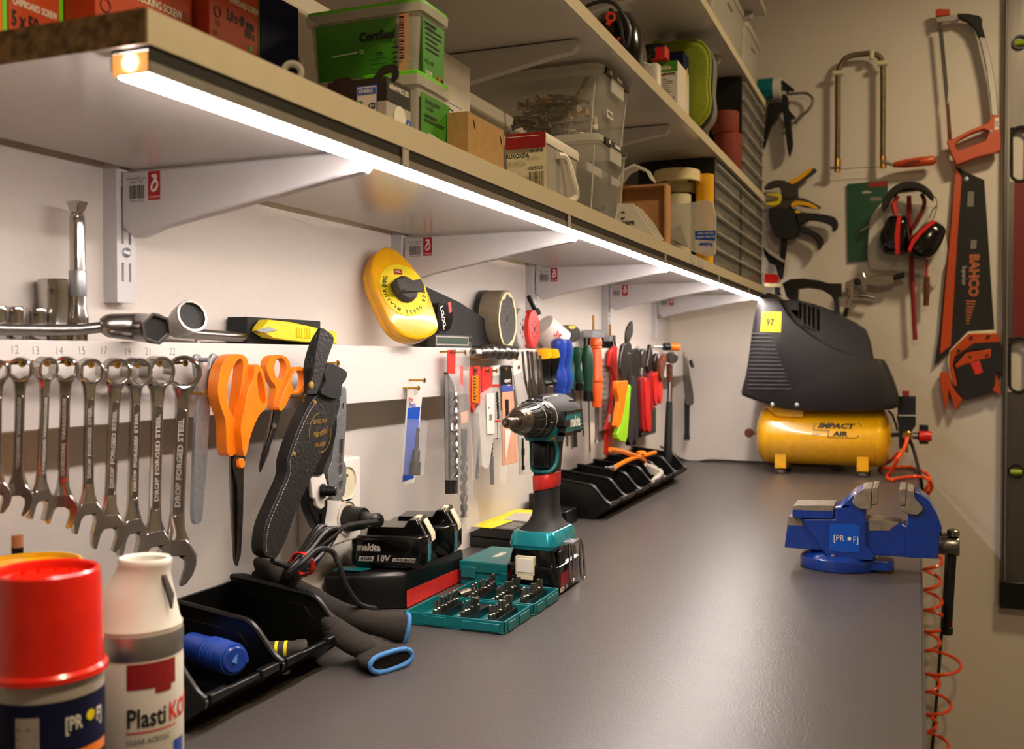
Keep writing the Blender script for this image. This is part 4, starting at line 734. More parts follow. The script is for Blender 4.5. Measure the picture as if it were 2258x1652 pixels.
b = B(); b.lathe(cc, Z_, [(0, rr_*.94), (.003, rr_), (zz(1470), rr_), (zz(1462), rr_*.985), (zz(1400)-.002, rr_*.985), (zz(1400), rr_)], 'can', 64, False); part('can_body', b, t)
b = B(); b.lathe((cx, cy, ZB+zz(1462)), Z_, [(0, rr_*1.005), (.001, rr_*1.01), (zz(1408)-zz(1462)-.002, rr_*1.01), (zz(1408)-zz(1462), rr_*.97)], 'alu', 64); part('collar', b, t, label='plain grey metal collar')
b = B(); aw = B(); a0 = atan2(CP.x-cx, cy)
z1 = zz(1458)
strip(aw, -.004, .030, z1-.020, z1-.003, 'redd', -.0003, 8); aw.lines((.000, -.0005, z1-.018), (.027, 0, 0), (0, 0, .0125), 'redt', 5); strip(aw, .014, .026, z1-.024, z1-.020, 'redd', -.0003, 3)
aw.text('Plasti', (-.0045, -.0004, z1-.040), X_, Z_, .0175, 'ink', al='L', sx=.72, bold=.02); aw.text('KOTE', (.0235, -.0004, z1-.040), X_, Z_, .0175, 'redt', al='L', sx=.72, bold=.02); strip(aw, -.005, .030, z1-.0495, z1-.0485, 'redt', -.0003, 6); aw.text('CLEAR ACRYLIC', (.010, -.0004, z1-.055), X_, Z_, .005, 'grey', sx=.8)
strip(aw, .028, .040, z1-.12, z1-.06, 'blue', -.0003, 4)
wrap(b, aw, cc, rr_*1.003, a0-.12); part('print', b, t, label='red and black printed label')
b = B(); z2 = zz(1408); H = zz(1232)-z2-.006
def rg(k, kx, dx, dy, z, n=40): return [V((cx+dx+cos(2*pi*i/n)*rr_*k*kx, cy+dy+sin(2*pi*i/n)*rr_*k, ZB+z2+z)) for i in range(n)]
b.loft([rg(.98, 1, 0, 0, 0), rg(.955, 1, 0, 0, .004), rg(.93, 1, 0, 0, H*.12), rg(.87, 1, -.001, 0, H*.40), rg(.74, 1, .001, 0, H*.62), rg(.60, 1.05, .004, 0, H*.80), rg(.555, 1.1, .006, 0, H*.93), rg(.57, 1.1, .006, 0, H), rg(.54, 1.08, .006, 0, H+.0015), rg(.46, 1.05, .006, 0, H), rg(.42, 1, .006, 0, H-.012), rg(.001, 1, .006, 0, H-.013)], 'can'); part('cap', b, t, label='tapered white cap with an open top', ang=50)
b = B(); b.cyl((cx+.006, cy, ZB+z2+H-.013), (cx+.006, cy, ZB+z2+H-.002), .006, 'lgrey'); part('nozzle', b, t)
b = B(); a = a0+.75; d = V((sin(a), -cos(a), 0)); s_ = V((cos(a), sin(a), 0)); o = V((cx+.004, cy, ZB+z2))
q = [o+d*rr_*.60+Z_*H*.80+s_*.002, o+d*rr_*.60+Z_*H*.80-s_*.001, o+d*rr_*.80+Z_*H*.46-s_*.0005, o+d*rr_*.86+Z_*H*.33, o+d*rr_*.78+Z_*H*.52+s_*.004]; b.prism(q, d*.0022, 'dgrey'); part('finger_slot', b, t, label='dark finger slot in the cap')
cx, cy = p(60, 1240, Y=.56).x, .56; rj = pr((cx, cy, 1.05), 114); zj = p(60, 1240, Y=.56).z
t = E('jar', 'jar with a translucent yellow lid behind the red capped can', 'jar', (cx, cy, ZB))
part('jar_body', B().lathe((cx, cy, ZB), Z_, [(0, rj*.9), (.002, rj*.94), (zj-ZB-.014, rj*.94), (zj-ZB-.010, rj*.9)], 'frost', 48), t)
part('lid', B().lathe((cx, cy, zj-.012), Z_, [(0, rj*.95), (.001, rj), (.010, rj), (.0125, rj*.98), (.0125, rj*.93), (.009, rj*.90), (.008, .001)], 'yellow', 56), t, label='yellow plastic lid')
q = p(38, 1168, X=.022); b = B(); d = V((-.0, -.02, 1)).normalized(); b.lathe((q.x, q.y+.003, ZB), q-V((q.x, q.y+.003, ZB)), [(0, .0005), (.016, .0042), ((q.z-ZB)-.014, .0042)], 'blackg', 12); b2 = B(); b2.lathe(q-Z_*.0145, Z_, [(0, .0044), (.010, .0044)], 'skin', 16); b2.lathe(q-Z_*.020, Z_, [(0, .0044), (.006, .0045)], 'black', 16)
t = E('pencil', 'thick black pencil with pale eraser leaning upright on the wall', 'pencil', (q.x, q.y+.003, ZB)); part('shaft', b, t); part('eraser', b2, t, label='pale eraser')
# ================================================================ compressor
t = E('air_compressor', 'small compressor with yellow tank and black hood at the bench end', 'compressor', (.44, 2.80, ZB)); CYc = 2.80; TZ = .9985; TR = .0765; cm = crop(1600, 600, 3.515)
b = B(); x0, x1 = p(1666, 965, Y=2.78).x, p(1968, 965, Y=2.78).x
pf = [(0, .001)]+[((1-cos(a))*.030, sin(a)*TR) for a in (.25, .5, .8, 1.1, 1.35, 1.5)]+[(.031, TR*1.0)]
L = x1-x0; pf = pf+[(.040, TR), (.041, TR*1.012), (.045, TR*1.012), (.046, TR), (L-.046, TR), (L-.045, TR*1.012), (L-.041, TR*1.012), (L-.040, TR)]+[(L-q, r_) for q, r_ in reversed(pf)]
b.lathe((x0, CYc, TZ), X_, pf, 'tank', 64); part('tank', b, t)
b = B(); yT = CYc-TR-.0004; q = p(1845, 950, Y=yT)
b.text('IMPACT', (q.x-.0235, 0, .0142), X_, Z_, .0225, 'ink', al='L', bold=.06, sh=.25, sx=.98) if 0 else None
aw = B(); aw.text('IMPACT', (-.004, 0, .0120), X_, Z_, .0195, 'ink', bold=.055, sh=.28, sx=1.28); aw.text('AIR', (.0085, 0, -.0085), X_, Z_, .0165, 'ink', bold=.055, sh=.1, sx=1.35); aw.text('BY-LEAP', (-.050, 0, -.0105), X_, Z_, .006, 'ink', sh=.3)
ln = [(-.050, .018), (-.056, .0165), (-.059, 0), (-.020, 0), (-.022, -.018), (.047, -.018), (.053, -.014), (.060, .015), (.056, .0205), (.050, .021)]
for a_, c_ in zip(ln, ln[1:]): d_ = V((c_[0]-a_[0], 0, c_[1]-a_[1])); n_ = V((-d_.z, 0, d_.x)).normalized()*.0009; aw.add([V((a_[0], 0, a_[1]))-n_, V((c_[0], 0, c_[1]))-n_, V((c_[0], 0, c_[1]))+n_, V((a_[0], 0, a_[1]))+n_], [(0, 1, 2, 3)], 'ink')
for v_ in aw.v:       # bend onto the drum
    a_ = (q.z-TZ+v_.z)/TR; b.v.append(V((q.x+v_.x, CYc-(TR+.0006)*cos(a_), TZ+(TR+.0006)*sin(a_))))
b.m = ['ink']; b.f = [list(f) for f in aw.f]; b.mi = [0]*len(aw.f); part('lettering', b, t, label='black lettering IMPACT AIR in a bracket line')
for u in (1722, 1903):
    x = p(u, 1000, Y=2.75).x
    b = B(); b.box(x-.0145, x+.0145, CYc-.062, CYc-.055, ZB+.012, ZB+.052, 'tank').box(x-.0145, x+.0145, CYc-.062, CYc+.062, ZB+.012, ZB+.016, 'tank').box(x-.0145, x+.0145, CYc+.055, CYc+.062, ZB+.012, ZB+.052, 'tank'); part('foot_bracket', b, t, .001)
    for y in (-.05, .05): part('rubber_foot', B().lathe((x, CYc+y, ZB), Z_, [(0, .014), (.004, .015), (.009, .012), (.012, .010)], 'dgrey', 20), t)
Yh = 2.705
HL = [(250, 218), (300, 168), (340, 160), (380, 178), (430, 250), (480, 330), (560, 410), (680, 500), (800, 570), (950, 632), (1100, 665), (1190, 676), (1230, 702), (1290, 830), (1335, 970), (1335, 1050), (1200, 1075), (900, 1083), (600, 1078), (430, 1062), (300, 1022), (150, 970), (115, 932), (150, 800), (180, 600), (210, 380)]
b = B(); f0 = tr(sm(cm(HL), 2), Y=Yh); cen = sum(f0, V((0, 0, 0)))/len(f0)
b.loft([[cen+(q-cen)*.955+Y_*.0 for q in f0], [cen+(q-cen)*.985+Y_*.004 for q in f0], [q+Y_*.014 for q in f0], [q+Y_*.155 for q in f0], [cen+(q-cen)*.97+Y_*.17 for q in f0]], 'hood'); part('hood', b, t, ang=50, label='dark grey plastic hood')
b = B()
for k in range(15):
    v = 478+k*30.5; a = (200-k*2.4, v); c_ = (345+k*11.6, v+3); A, Cc = tr(cm([a, c_]), Y=Yh-.0005); b.tube([A, Cc], .0021, 'hood', 8)
part('cooling_ribs', b, t)
b = B(); up_ = [(420, 215), (560, 218), (700, 258), (880, 330), (1000, 385), (1078, 440), (1112, 530), (1140, 672), (950, 700), (700, 560), (520, 420)]
sl = [[(568, 238), (590, 246), (592, 376), (570, 360)], [(604, 250), (624, 256), (626, 412), (606, 396)], [(640, 262), (658, 268), (660, 428), (642, 412)], [(674, 272), (692, 280), (694, 448), (676, 432)], [(708, 286), (727, 294), (729, 468), (710, 452)]]
b.prism(tr(cm(up_), Y=Yh+.030), (0, .100, 0), 'hood', [tr(cm(h), Y=Yh+.030) for h in sl]); part('rear_cover', b, t, .002, label='slotted rear cover')
b = B(); ho = [(440, 88), (500, 56), (600, 50), (720, 64), (800, 88), (895, 88), (897, 188), (868, 195), (885, 335), (700, 275), (560, 225), (505, 225), (470, 190)]
hh = [(562, 130), (640, 121), (740, 136), (815, 180), (843, 230), (840, 303), (700, 252), (556, 215)]
b.prism(tr(cm(ho), Y=Yh+.055), (0, .035, 0), 'black', [tr(cm(hh), Y=Yh+.055)]); part('carry_handle', b, t, .003)
b = B(); q = tr(cm([(282, 308), (435, 308), (427, 466), (270, 462)]), Y=Yh-.0012); b.prism(q, (0, .0008, 0), 'yel2'); b.text('97', (q[0]+q[2])/2+V((-.003, -.0005, -.002)), X_, Z_, .024, 'ink', sx=.85, bold=.04); b.text('dB', (q[0]+q[2])/2+V((.013, -.0003, -.008)), X_, Z_, .006, 'ink'); part('sticker', b, t, label='yellow sticker reading 97 dB')
for u, v in ((362, 1030), (552, 1032)): q = p(*cm([(u, v)])[0], Y=Yh-.001); part('hood_screw', B().lathe(q+Y_*.004, -Y_, [(0, .0058), (.003, .0058), (.005, .003)], 'zinc', 16), t)
b = B(); b.prism(tr(cm([(310, 1040), (605, 1075), (602, 1128), (390, 1118)]), Y=Yh+.030), (0, .10, 0), 'tank'); part('saddle', b, t, .001)
b = B(); q = p(1652, 955, Y=2.79); b.lathe(q+X_*.004, -X_, [(-.02, .003), (0, .003)], 'dsteel'); b.cyl(q+Y_*-.004, q+Y_*.004, .0125, 'rust', n=20); part('drain_knob', b, t)
b = B(); A = lambda pts, Y, th, m: b.prism(tr(cm(pts), Y=Y), (0, th, 0), m)
A([(1332, 965), (1474, 965), (1474, 1115), (1332, 1115)], 2.755, .045, 'black'); A([(1325, 1115), (1474, 1125), (1474, 1190), (1440, 1240), (1440, 1310), (1395, 1370), (1345, 1370), (1340, 1210)], 2.758, .038, 'black'); A([(1338, 1108), (1474, 1108), (1474, 1120), (1338, 1120)], 2.754, .002, 'lgrey'); part('pressure_switch', b, t, .002)
b = B(); A([(1368, 922), (1425, 922), (1420, 950), (1425, 965), (1372, 965)], 2.765, .018, 'redd'); part('switch_knob', b, t, .001, label='red knob on the pressure switch')
q = p(*cm([(1500, 1272)])[0], Y=2.775); b = B(); b.lathe(q-X_*.016, X_, [(0, .009), (.012, .009), (.016, .014)], 'steel', 24); b.lathe(q, X_, [(0, .0135), (.024, .0135), (.026, .0125), (.030, .0125)], 'red', 24); part('regulator_knob', b, t, label='bright red regulator knob')
b = B(); A([(1500, 1185), (1572, 1188), (1572, 1335), (1500, 1335)], 2.785, .015, 'black'); part('valve_block', b, t, .001); b = B(); A([(1290, 1250), (1360, 1245), (1360, 1275), (1290, 1280)], 2.775, .02, 'black'); part('bracket', b, t, .001)
b = B(); q = p(*cm([(1408, 1268)])[0], Y=2.752); b.lathe(q+Y_*.01, -Y_, [(0, .012), (.010, .012), (.012, .0095), (.022, .0090)], 'brass', 20); part('coupler', b, t, label='brass hose coupler')
b = B(); b.tube(smo(tr(cm([(1260, 1075), (1290, 1105), (1308, 1150), (1325, 1200), (1330, 1230)]), Y=2.78), 4), .0028, 'cable'); b.lathe(p(*cm([(1405, 1400)])[0], Y=2.77), (0, 0, 1), [(0, .002), (.004, .004), (.018, .003)], 'brass', 10).ring(p(*cm([(1406, 1448)])[0], Y=2.77), Y_, .0075, .0006, 'zinc', 20, 5); part('small_fittings', b, t)
# hose
hp = crop(1900, 960, 11.015)
t = E('air_hose', 'bright orange air hose coming off the compressor and coiling down', 'hose', (.70, 2.8, .3))
b = B(); H1 = tr(hp([(1115, 60)]), Y=2.725)+tr(hp([(1040, 300)]), Y=2.70)+tr(hp([(880, 560)]), Y=2.66)+[p(*hp([(730, 850)])[0], Z=.925), p(*hp([(620, 1010)])[0], Z=.9055), p(*hp([(700, 1080)])[0], Z=.9055), p(*hp([(900, 1045)])[0], Z=.9055), p(*hp([(1200, 1010)])[0], Z=.9055), p(*hp([(1430, 1010)])[0], Z=.907)]
x_ = .70; H1 += [p(*hp([(1600, 1060)])[0], Y=2.66), p(*hp([(1690, 1180)])[0], Y=2.67), p(*hp([(1690, 1300)])[0], Y=2.68), p(*hp([(1600, 1440)])[0], Y=2.69), p(2036, 1105, Y=2.70)]
b.tube(smo(H1, 6), .0046, 'hose', 10)
H2 = [p(*hp([(520, 790)])[0], Z=.9055), p(*hp([(700, 790)])[0], Z=.9055), p(*hp([(950, 770)])[0], Z=.9055), p(*hp([(1250, 790)])[0], Z=.906), p(*hp([(1450, 860)])[0], Y=2.85), p(*hp([(1590, 950)])[0], Y=2.84), p(*hp([(1650, 1060)])[0], Y=2.83), p(*hp([(1620, 1200)])[0], Y=2.82), p(*hp([(1520, 1400)])[0], Y=2.82)]
b.tube(smo(H2, 6), .0046, 'hose', 10); b.tube(smo([p(*hp([(530, 790)])[0], Z=.9055), p(*hp([(430, 790)])[0], Z=.906), p(*hp([(700, 620)])[0], Y=2.80), p(*hp([(880, 430)])[0], Y=2.77)], 6), .0046, 'hose', 10)
part('upper_loops', b, t)
b = B(); pts = []; R = random.Random(3); ext = [2078, 2075, 2077, 2100, 2074, 2121, 2074, 2100, 2068, 2095, 2070, 2108]; vv = [1240, 1275, 1345, 1395, 1405, 1508, 1470, 1600, 1590, 1668, 1700, 1760]
for k in range(12):
    xr = p(ext[k], 1300, Y=2.86).x; r_ = max(.022, (xr-.703)/2); xc = xr-r_; z0 = .70-k*.0545
    for j in range(10): a = 2*pi*j/10; pts.append((xc-cos(a)*r_, 2.87+sin(a)*min(r_*1.2, .06), z0-.0545*j/10))
b.tube(smo([(.705, 2.84, .80), (.712, 2.84, .74)]+pts, 3), .0044, 'hose', 8); part('spiral', b, t)
b = B(); b.tube(smo([p(2003, 965, Y=2.78), p(2012, 985, Y=2.78), p(2022, 1020, Y=2.77), p(2030, 1050, Y=2.76), p(2034, 1080, Y=2.76), p(2036, 1100, Y=2.77), p(2050, 1120, Y=2.80), p(2066, 1145, Y=2.84), p(2075, 1180, Y=2.88), (.76, 2.90, .70), (.74, 2.94, .30), (.72, 2.96, .03)], 6), .0042, 'cable'); one('compressor_cable', b, 'black mains cable dropping from the compressor over the bench corner', 'cable')
b = B(); b.tube(smo([(.010, 2.80, .955), p(1484, 1000, Y=2.90), p(1500, 1012, Y=2.955), p(1530, 1019, Y=2.965), (.12, 2.968, .9045), (.2, 2.966, .9045), (.30, 2.968, .9045), (.40, 2.966, .9045), (.48, 2.95, .9045), (.50, 2.90, .9045), (.47, 2.86, .905)], 5), .0036, 'cable'); one('flat_cable', b, 'thin black cable lying along the foot of the end wall', 'cable')
# small box, red tub seen over the shelf end, on the end wall above the compressor
b = B(); b.prism(tr([(1686, 604), (1712, 605), (1717, 612), (1716, 622), (1686, 624)], Y=2.80), (0, .03, 0), 'red'); b.prism(tr([(1684, 624), (1724, 626), (1722, 632), (1686, 631)], Y=2.80), (0, .03, 0), 'tape'); t = one('red_clip', b, 'small red plastic part peeking out behind the shelf end', 'clip')
b = B(); b.prism(tr([(1708, 631), (1719, 631), (1719, 644), (1722, 652), (1708, 650)], Y=2.83), (0, .02, 0), 'black'); one('black_peg', b, 'small black peg above the compressor hood', 'peg')
# ================================================================ packs and tools hanging on the rail, beyond the socket
e5 = crop(860, 740, 3.753); e6 = crop(1120, 660, 4.348); e8 = crop(1300, 680, 4.858)
# blue blister card with a socket adapter
t = E('blister_card', 'white and blue blister card holding a nut driver, hanging alone', 'blister pack', p(905, 950, X=.05), 'packs hanging on the rail')
b = B(); q4 = e5([(152, 408), (276, 398), (203, 1215), (97, 1238)]); b.prism([p(*q4[0], X=.0535), p(*q4[1], X=.0535), p(*q4[2], X=.046), p(*q4[3], X=.046)], (-.0012, 0, 0), 'white')
q = e5([(148, 602), (250, 590), (197, 1180), (106, 1212)]); b.add([p(*q[0], X=.0520), p(*q[1], X=.0520), p(*q[2], X=.0468), p(*q[3], X=.0466)], [(0, 1, 2, 3)], 'badge')
q = p(*e5([(184, 538)])[0], X=.0539); b.text('Pro', q+Z_*.001-Y_*.003, Y_, Z_, .0085, 'redt', bold=.03); b.text('Precis', q-Z_*.006+Y_*.001, Y_, Z_, .0085, 'purple', bold=.03, sx=.9); part('card', b, t)
b = B(); 
h = e5([(208, 470)])[0]; b.cyl(p(*h, X=.0537), p(*h, X=.0541), .0042, 'wall'); part('hang_hole', b, t)
b = B(); plate(b, e5([(228, 690), (300, 700), (320, 720), (285, 1150), (270, 1162), (190, 1160)]), 'clear3', X=.072, th=.020); part('blister', b, t, .003)
b = B(); vl(b, e5([(232, 762)])[0], e5([(203, 1155)])[0], [(0, 3.5), (.08, 4.5), (.12, 3), (.16, 4.2), (.44, 4.2), (.46, 7), (.50, 8.8), (.70, 9), (.72, 12), (.99, 12.5), (1, 11)], 'gunm', X=.060, n=20); part('nut_driver', b, t, label='dark steel nut driver inside the blister')
hook(*e5([(236, 436)])[0], 'brass screw holding the blue blister card')
def pack(nm, lab, pieces, hk=None):
    o = e5([pieces[0][0][0]])[0]; t = E(nm, lab, 'tool pack', p(*o, X=.06), 'packs hanging on the rail')
    for pn_, pts, m, X, th in [(q[4] if len(q) > 4 else 'card', q[0], q[1], q[2], q[3]) for q in pieces]:
        b = B(); plate(b, e5(pts), m, X=X, th=th); part(pn_, b, t, .0005)
    if hk: hook(*e5([hk])[0], 'brass screw holding the '+lab.split(',')[0][:60])
    return t
def spiral(b, a, c, X, r, m, turns=6, n=3):       # twist drill flutes between two photo points
    A = p(*a, X=X); Cc = p(*c, X=X); d = Cc-A; x = d.orthogonal().normalized(); y = d.normalized().cross(x); rr2 = pr(A, r)
    for s in (0, pi):
        b.tube([A+d*(i/(turns*8))+(x*cos(2*pi*i/8+s)+y*sin(2*pi*i/8+s))*rr2*.55 for i in range(turns*8+1)], [rr2*.55]*(turns*8+1), m, 6)
t = pack('drill_sleeve', 'long drill in a sleeve with a red top tag, leftmost of the packs', [([(478, 120), (545, 115), (540, 318), (478, 312)], 'redt', .062, .0012, 'tag'), ([(474, 305), (492, 330), (520, 380), (560, 520), (562, 1310), (486, 1312), (480, 500)], 'black', .058, .006, 'sleeve_back'), ([(490, 320), (530, 318), (556, 480), (558, 1200), (500, 1200), (498, 520)], 'clear', .066, .008, 'sleeve')], (532, 135))
b = B(); spiral(b, e5([(525, 480)])[0], e5([(535, 1180)])[0], .064, 8.5, 'steel', 5); part('drill_bit', b, t); b = B(); plate(b, e5([(505, 728), (558, 728), (558, 790), (505, 785)]), 'paper', X=.0672, th=.0003); b.bars(p(*e5([(522, 785)])[0], X=.0674), Y_*.010, Z_*.014, n=6); part('price_label', b, t)
t = pack('drill_sleeve', 'long clear sleeve holding a grey drill, tail reaching the batteries', [([(585, 200), (600, 130), (640, 115), (660, 160), (668, 700), (690, 1000), (690, 1330), (735, 1420), (740, 1600), (640, 1640), (590, 1300), (575, 600)], 'clear', .068, .010, 'sleeve'), ([(580, 250), (608, 255), (606, 420), (585, 400)], 'redt', .066, .0008, 'tag'), ([(585, 640), (650, 620), (645, 720), (590, 730)], 'skin', .067, .0005, 'sticker')], (622, 140))
b = B(); spiral(b, e5([(612, 1500)])[0], e5([(612, 1000)])[0], .062, 8, 'dsteel', 3); vl(b, e5([(612, 770)])[0], e5([(612, 1010)])[0], [(0, 6), (.02, 7), (.6, 7), (.62, 6), (1, 6)], 'gunm', X=.062); part('drill_bit', b, t)
t = pack('drill_sleeve', 'red pack with orange and black printed label', [([(670, 300), (680, 258), (745, 252), (752, 300), (745, 575), (712, 560), (690, 640), (668, 560)], 'redt', .066, .004, 'red_cap'), ([(682, 335), (735, 330), (735, 560), (680, 555)], 'orange', .0672, .0005, 'label'), ([(690, 600), (725, 600), (735, 1000), (742, 1130), (725, 1200), (706, 1195), (700, 900)], 'clear', .064, .006, 'sleeve')], (716, 282))
b = B(); b.lines(p(*e5([(690, 545)])[0], X=.0675), Y_*.012, Z_*.055, 'ink', 12, th=.5); part('print', b, t); b = B(); spiral(b, e5([(735, 870)])[0], e5([(718, 1190)])[0], .061, 3.6, 'gunm', 8); part('drill_bit', b, t)
t = pack('drill_sleeve', 'clear pointed drill sleeve with a white price label and red top', [([(765, 300), (775, 262), (845, 262), (850, 425), (800, 480), (782, 640), (765, 560)], 'redt', .063, .003, 'red_cap'), ([(735, 640), (775, 480), (852, 430), (862, 820), (825, 1070), (800, 1110), (765, 1080)], 'clear2', .068, .006, 'sleeve'), ([(797, 482), (866, 478), (866, 815), (806, 818)], 'white', .0695, .0006, 'price_label')], (815, 290))
b = B(); plate(b, e5([(823, 655), (845, 650), (845, 700), (823, 705)]), 'grey', X=.0699, th=.0002); b.text('6', p(*e5([(818, 600)])[0], X=.0699), -Z_, Y_, .008, 'ink'); part('label_print', b, t)
b = B(); spiral(b, e5([(835, 860)])[0], e5([(835, 1000)])[0], .061, 5, 'gunm', 2); vl(b, e5([(840, 1000)])[0], e5([(845, 1230)])[0], [(0, 5), (1, 5)], 'zinc', X=.061, n=10); part('drill_bit', b, t)
t = pack('drill_sleeve', 'second clear sleeve with two red bands and a short spiral bit', [([(852, 250), (910, 245), (918, 850), (858, 850)], 'clear2', .060, .005, 'sleeve'), ([(853, 405), (912, 402), (912, 422), (853, 425)], 'redt', .0612, .0006, 'band'), ([(860, 700), (918, 698), (918, 712), (860, 715)], 'redt', .0612, .0006, 'band'), ([(853, 258), (910, 250), (912, 330), (853, 335)], 'white', .0608, .0006, 'tag')], (882, 292))
b = B(); spiral(b, e5([(878, 470)])[0], e5([(890, 690)])[0], .059, 5, 'gunm', 4); vl(b, e5([(884, 690)])[0], e5([(886, 860)])[0], [(0, 2.2), (1, 2)], 'steel', X=.059, n=10); part('drill_bit', b, t)
t = pack('blade_card', 'black and copper coloured blade card lettered expert, middle of packs', [([(916, 262), (925, 246), (1000, 246), (1012, 320), (1016, 410), (922, 412)], 'black', .064, .0012, 'card'), ([(920, 412), (1017, 406), (1020, 460), (932, 468)], 'purple', .0642, .0014, 'stripe'), ([(930, 470), (1022, 460), (1040, 760), (1060, 1045), (1020, 1060), (932, 1078), (936, 800)], 'skin', .0641, .0013, 'copper_card'), ([(955, 780), (1000, 775), (1000, 810), (958, 1035)], 'paper', .0655, .001, 'white_strip'), ([(918, 1090), (972, 1070), (960, 1210), (925, 1225)], 'clear', .066, .004, 'clear_tail')], (965, 278))
b = B(); b.text('expert', p(*e5([(972, 372)])[0], X=.0648), Y_, Z_, .0095, 'white', bold=.03); b.text('***', p(*e5([(986, 430)])[0], X=.0650), Y_, Z_, .012, 'white'); part('lettering', b, t, label='white lettering expert')
b = B(); plate(b, e5([(962, 530), (982, 528), (984, 660), (965, 665)]), 'gunm', X=.066, th=.001); part('saw_blade', b, t)
t = pack('blade_card', 'white topped pack fading into a grey pouch, right end of the packs', [([(1012, 215), (1078, 205), (1092, 300), (1026, 335)], 'white', .066, .0012, 'card'), ([(1026, 335), (1092, 300), (1150, 540), (1170, 640), (1180, 1140), (1080, 1150), (1060, 560)], 'frost', .0655, .003, 'pouch')], (1070, 262))
b = B(); vl(b, e5([(1096, 850)])[0], e5([(1098, 1110)])[0], [(0, 3), (.3, 3), (.32, 5), (.55, 5), (.56, 3), (.85, 3), (.87, 5), (1, 5)], 'gunm', X=.066, n=12); part('long_bit', b, t)
# auger on two screws
t = E('auger_bit', 'thick black and bright auger bit lying level in front of the rail', 'auger bit', p(1100, 780, X=.06))
ay = p(1043, 777, X=.066); b = B(); d = V((0, 1, .0)); b.lathe(ay, Y_, [(0, .0072), (.018, .0072)], 'steel', 6); b.lathe(ay, Y_, [(.018, .0065), (.024, .0065), (.026, .0090), (.034, .0090)], 'steel', 20); b.lathe(ay-Y_*.0003, Y_, [(0, .003), (.0004, .003)], 'ink', 12); part('shank', b, t)
b = B()
for k in range(5): b.lathe(ay+Y_*(.034+k*.026), (0, 1, .12 if k % 2 else -.02), [(0, .0085), (.004, .0118), (.012, .0118), (.013, .0095)], 'steel', 20).lathe(ay+Y_*(.047+k*.026), Y_, [(0, .0095), (.001, .0105), (.012, .0105), (.013, .0085)], 'black', 20)
part('spiral', b, t, label='alternating black and bright spiral')
hook(1062, 788, 'brass screw under the near end of the auger'); hook(1140, 790, 'brass screw under the far end of the auger')
# thin open ended spanners in a bunch
for k, (u, v0, v1, w_) in enumerate([(1152, 776, 875, 5), (1163, 774, 880, 5.5), (1171, 776, 884, 7), (1182, 776, 878, 4.5), (1190, 784, 880, 5.5)]):
    b = B(); vl(b, (u, v0), (u+9, v1+6), [(0, w_*.7), (.12, w_*.5), (.5, w_*.55), (.66, w_), (1, w_*.9)], 'steel', X=.060+.004*k, n=10); one('thin_wrench', b, ['leftmost', 'second', 'middle', 'fourth', 'rightmost'][k]+' thin steel wrench in the bunch beside the yellow topped screwdrivers', 'wrench', 'bunch of thin steel wrenches')
# screwdrivers (handle up)
def driver(lab, top, tip, hp_, mh, shaft, X, neck=None, cap=None, nm='screwdriver', hl=.5, flat=None):
    a = p(*top, X=X); c_ = p(*tip, X=X); L = (c_-a).length; ax_ = (c_-a).normalized(); t = E(nm, lab, nm.replace('_', ' '), a, nm+'s hanging on the rail')
    hL = L*hl; b = B(); b.lathe(a, ax_, [(t_*hL, pr(a, r_)) for t_, r_ in hp_], mh, 24); part('handle', b, t)
    if cap: b = B(); b.lathe(a, ax_, [(t_*hL, pr(a, r_)) for t_, r_ in cap[1]], cap[0], 24); part('handle_cap', b, t, label=cap[2])
    if neck: b = B(); b.lathe(a+ax_*hL*neck[0], ax_, [(0, pr(a, neck[1])), (hL*(1-neck[0])+.002, pr(a, neck[2]))], neck[3], 20); part('collar', b, t)
    b = B(); b.lathe(a+ax_*hL, ax_, [(-.004, pr(a, shaft)), (L-hL-.006, pr(a, shaft*.9)), (L-hL, pr(a, shaft*(1.3 if flat else .3)))], 'steel', 10); part('shaft', b, t); return t
wavy = lambda r: [(0, r*.5), (.03, r*.9), (.10, r), (.26, r*.95), (.40, r*.70), (.50, r*.66), (.62, r*.86), (.74, r*.98), (.84, r*.84), (.9, r*.6), (1, r*.64)]
blk = [(0, 14), (.05, 17), (.20, 19), (.40, 15), (.60, 12), (.80, 13), (.88, 17), (.95, 15), (1, 8)]
driver('black screwdriver with an orange top, left one of the pair', (1198, 772), (1210, 930), blk, 'black', 2.2, .066, cap=('yellow', [(-.03, 13), (0, 17), (.10, 18.5), (.2, 19.2), (.205, 15)], 'orange yellow end'))
driver('black screwdriver with an orange top, right one of the pair', (1217, 771), (1228, 925), blk, 'black', 2.2, .076, cap=('yellow', [(-.03, 13), (0, 17), (.10, 18.5), (.2, 19.2), (.205, 15)], 'orange yellow end'))
driver('thick blue screwdriver in front of its twin', (1231, 747), (1238, 985), [(t_, r_*.82) for t_, r_ in wavy(21)], 'blue', 4, .085, hl=.52, neck=(.9, 13, 11, 'blue'))
driver('thick blue screwdriver behind its twin', (1246, 748), (1250, 985), [(t_, r_*.75) for t_, r_ in wavy(21)], 'blue', 4, .070, hl=.50)
t = driver('teal and black screwdriver right of the blue pair', (1252, 759), (1262, 990), [(t_, r_*.7) for t_, r_ in wavy(17)], 'teal', 4, .066, hl=.42)
b = B(); b.tube(tr([(1256, 790), (1264, 900), (1266, 985)], X=.058), pr((.06, 1.7, 1.1), 8), 'blackm', 14); one('rubber_pipe', b, 'dark tube hanging behind the teal screwdriver', 'tube')
driver('slim dark green screwdriver left of the green tag', (1270, 766), (1287, 962), [(t_, r_*.62) for t_, r_ in wavy(17)], 'dgreen', 2, .066, hl=.46, neck=(.80, 8, 10, 'black'))
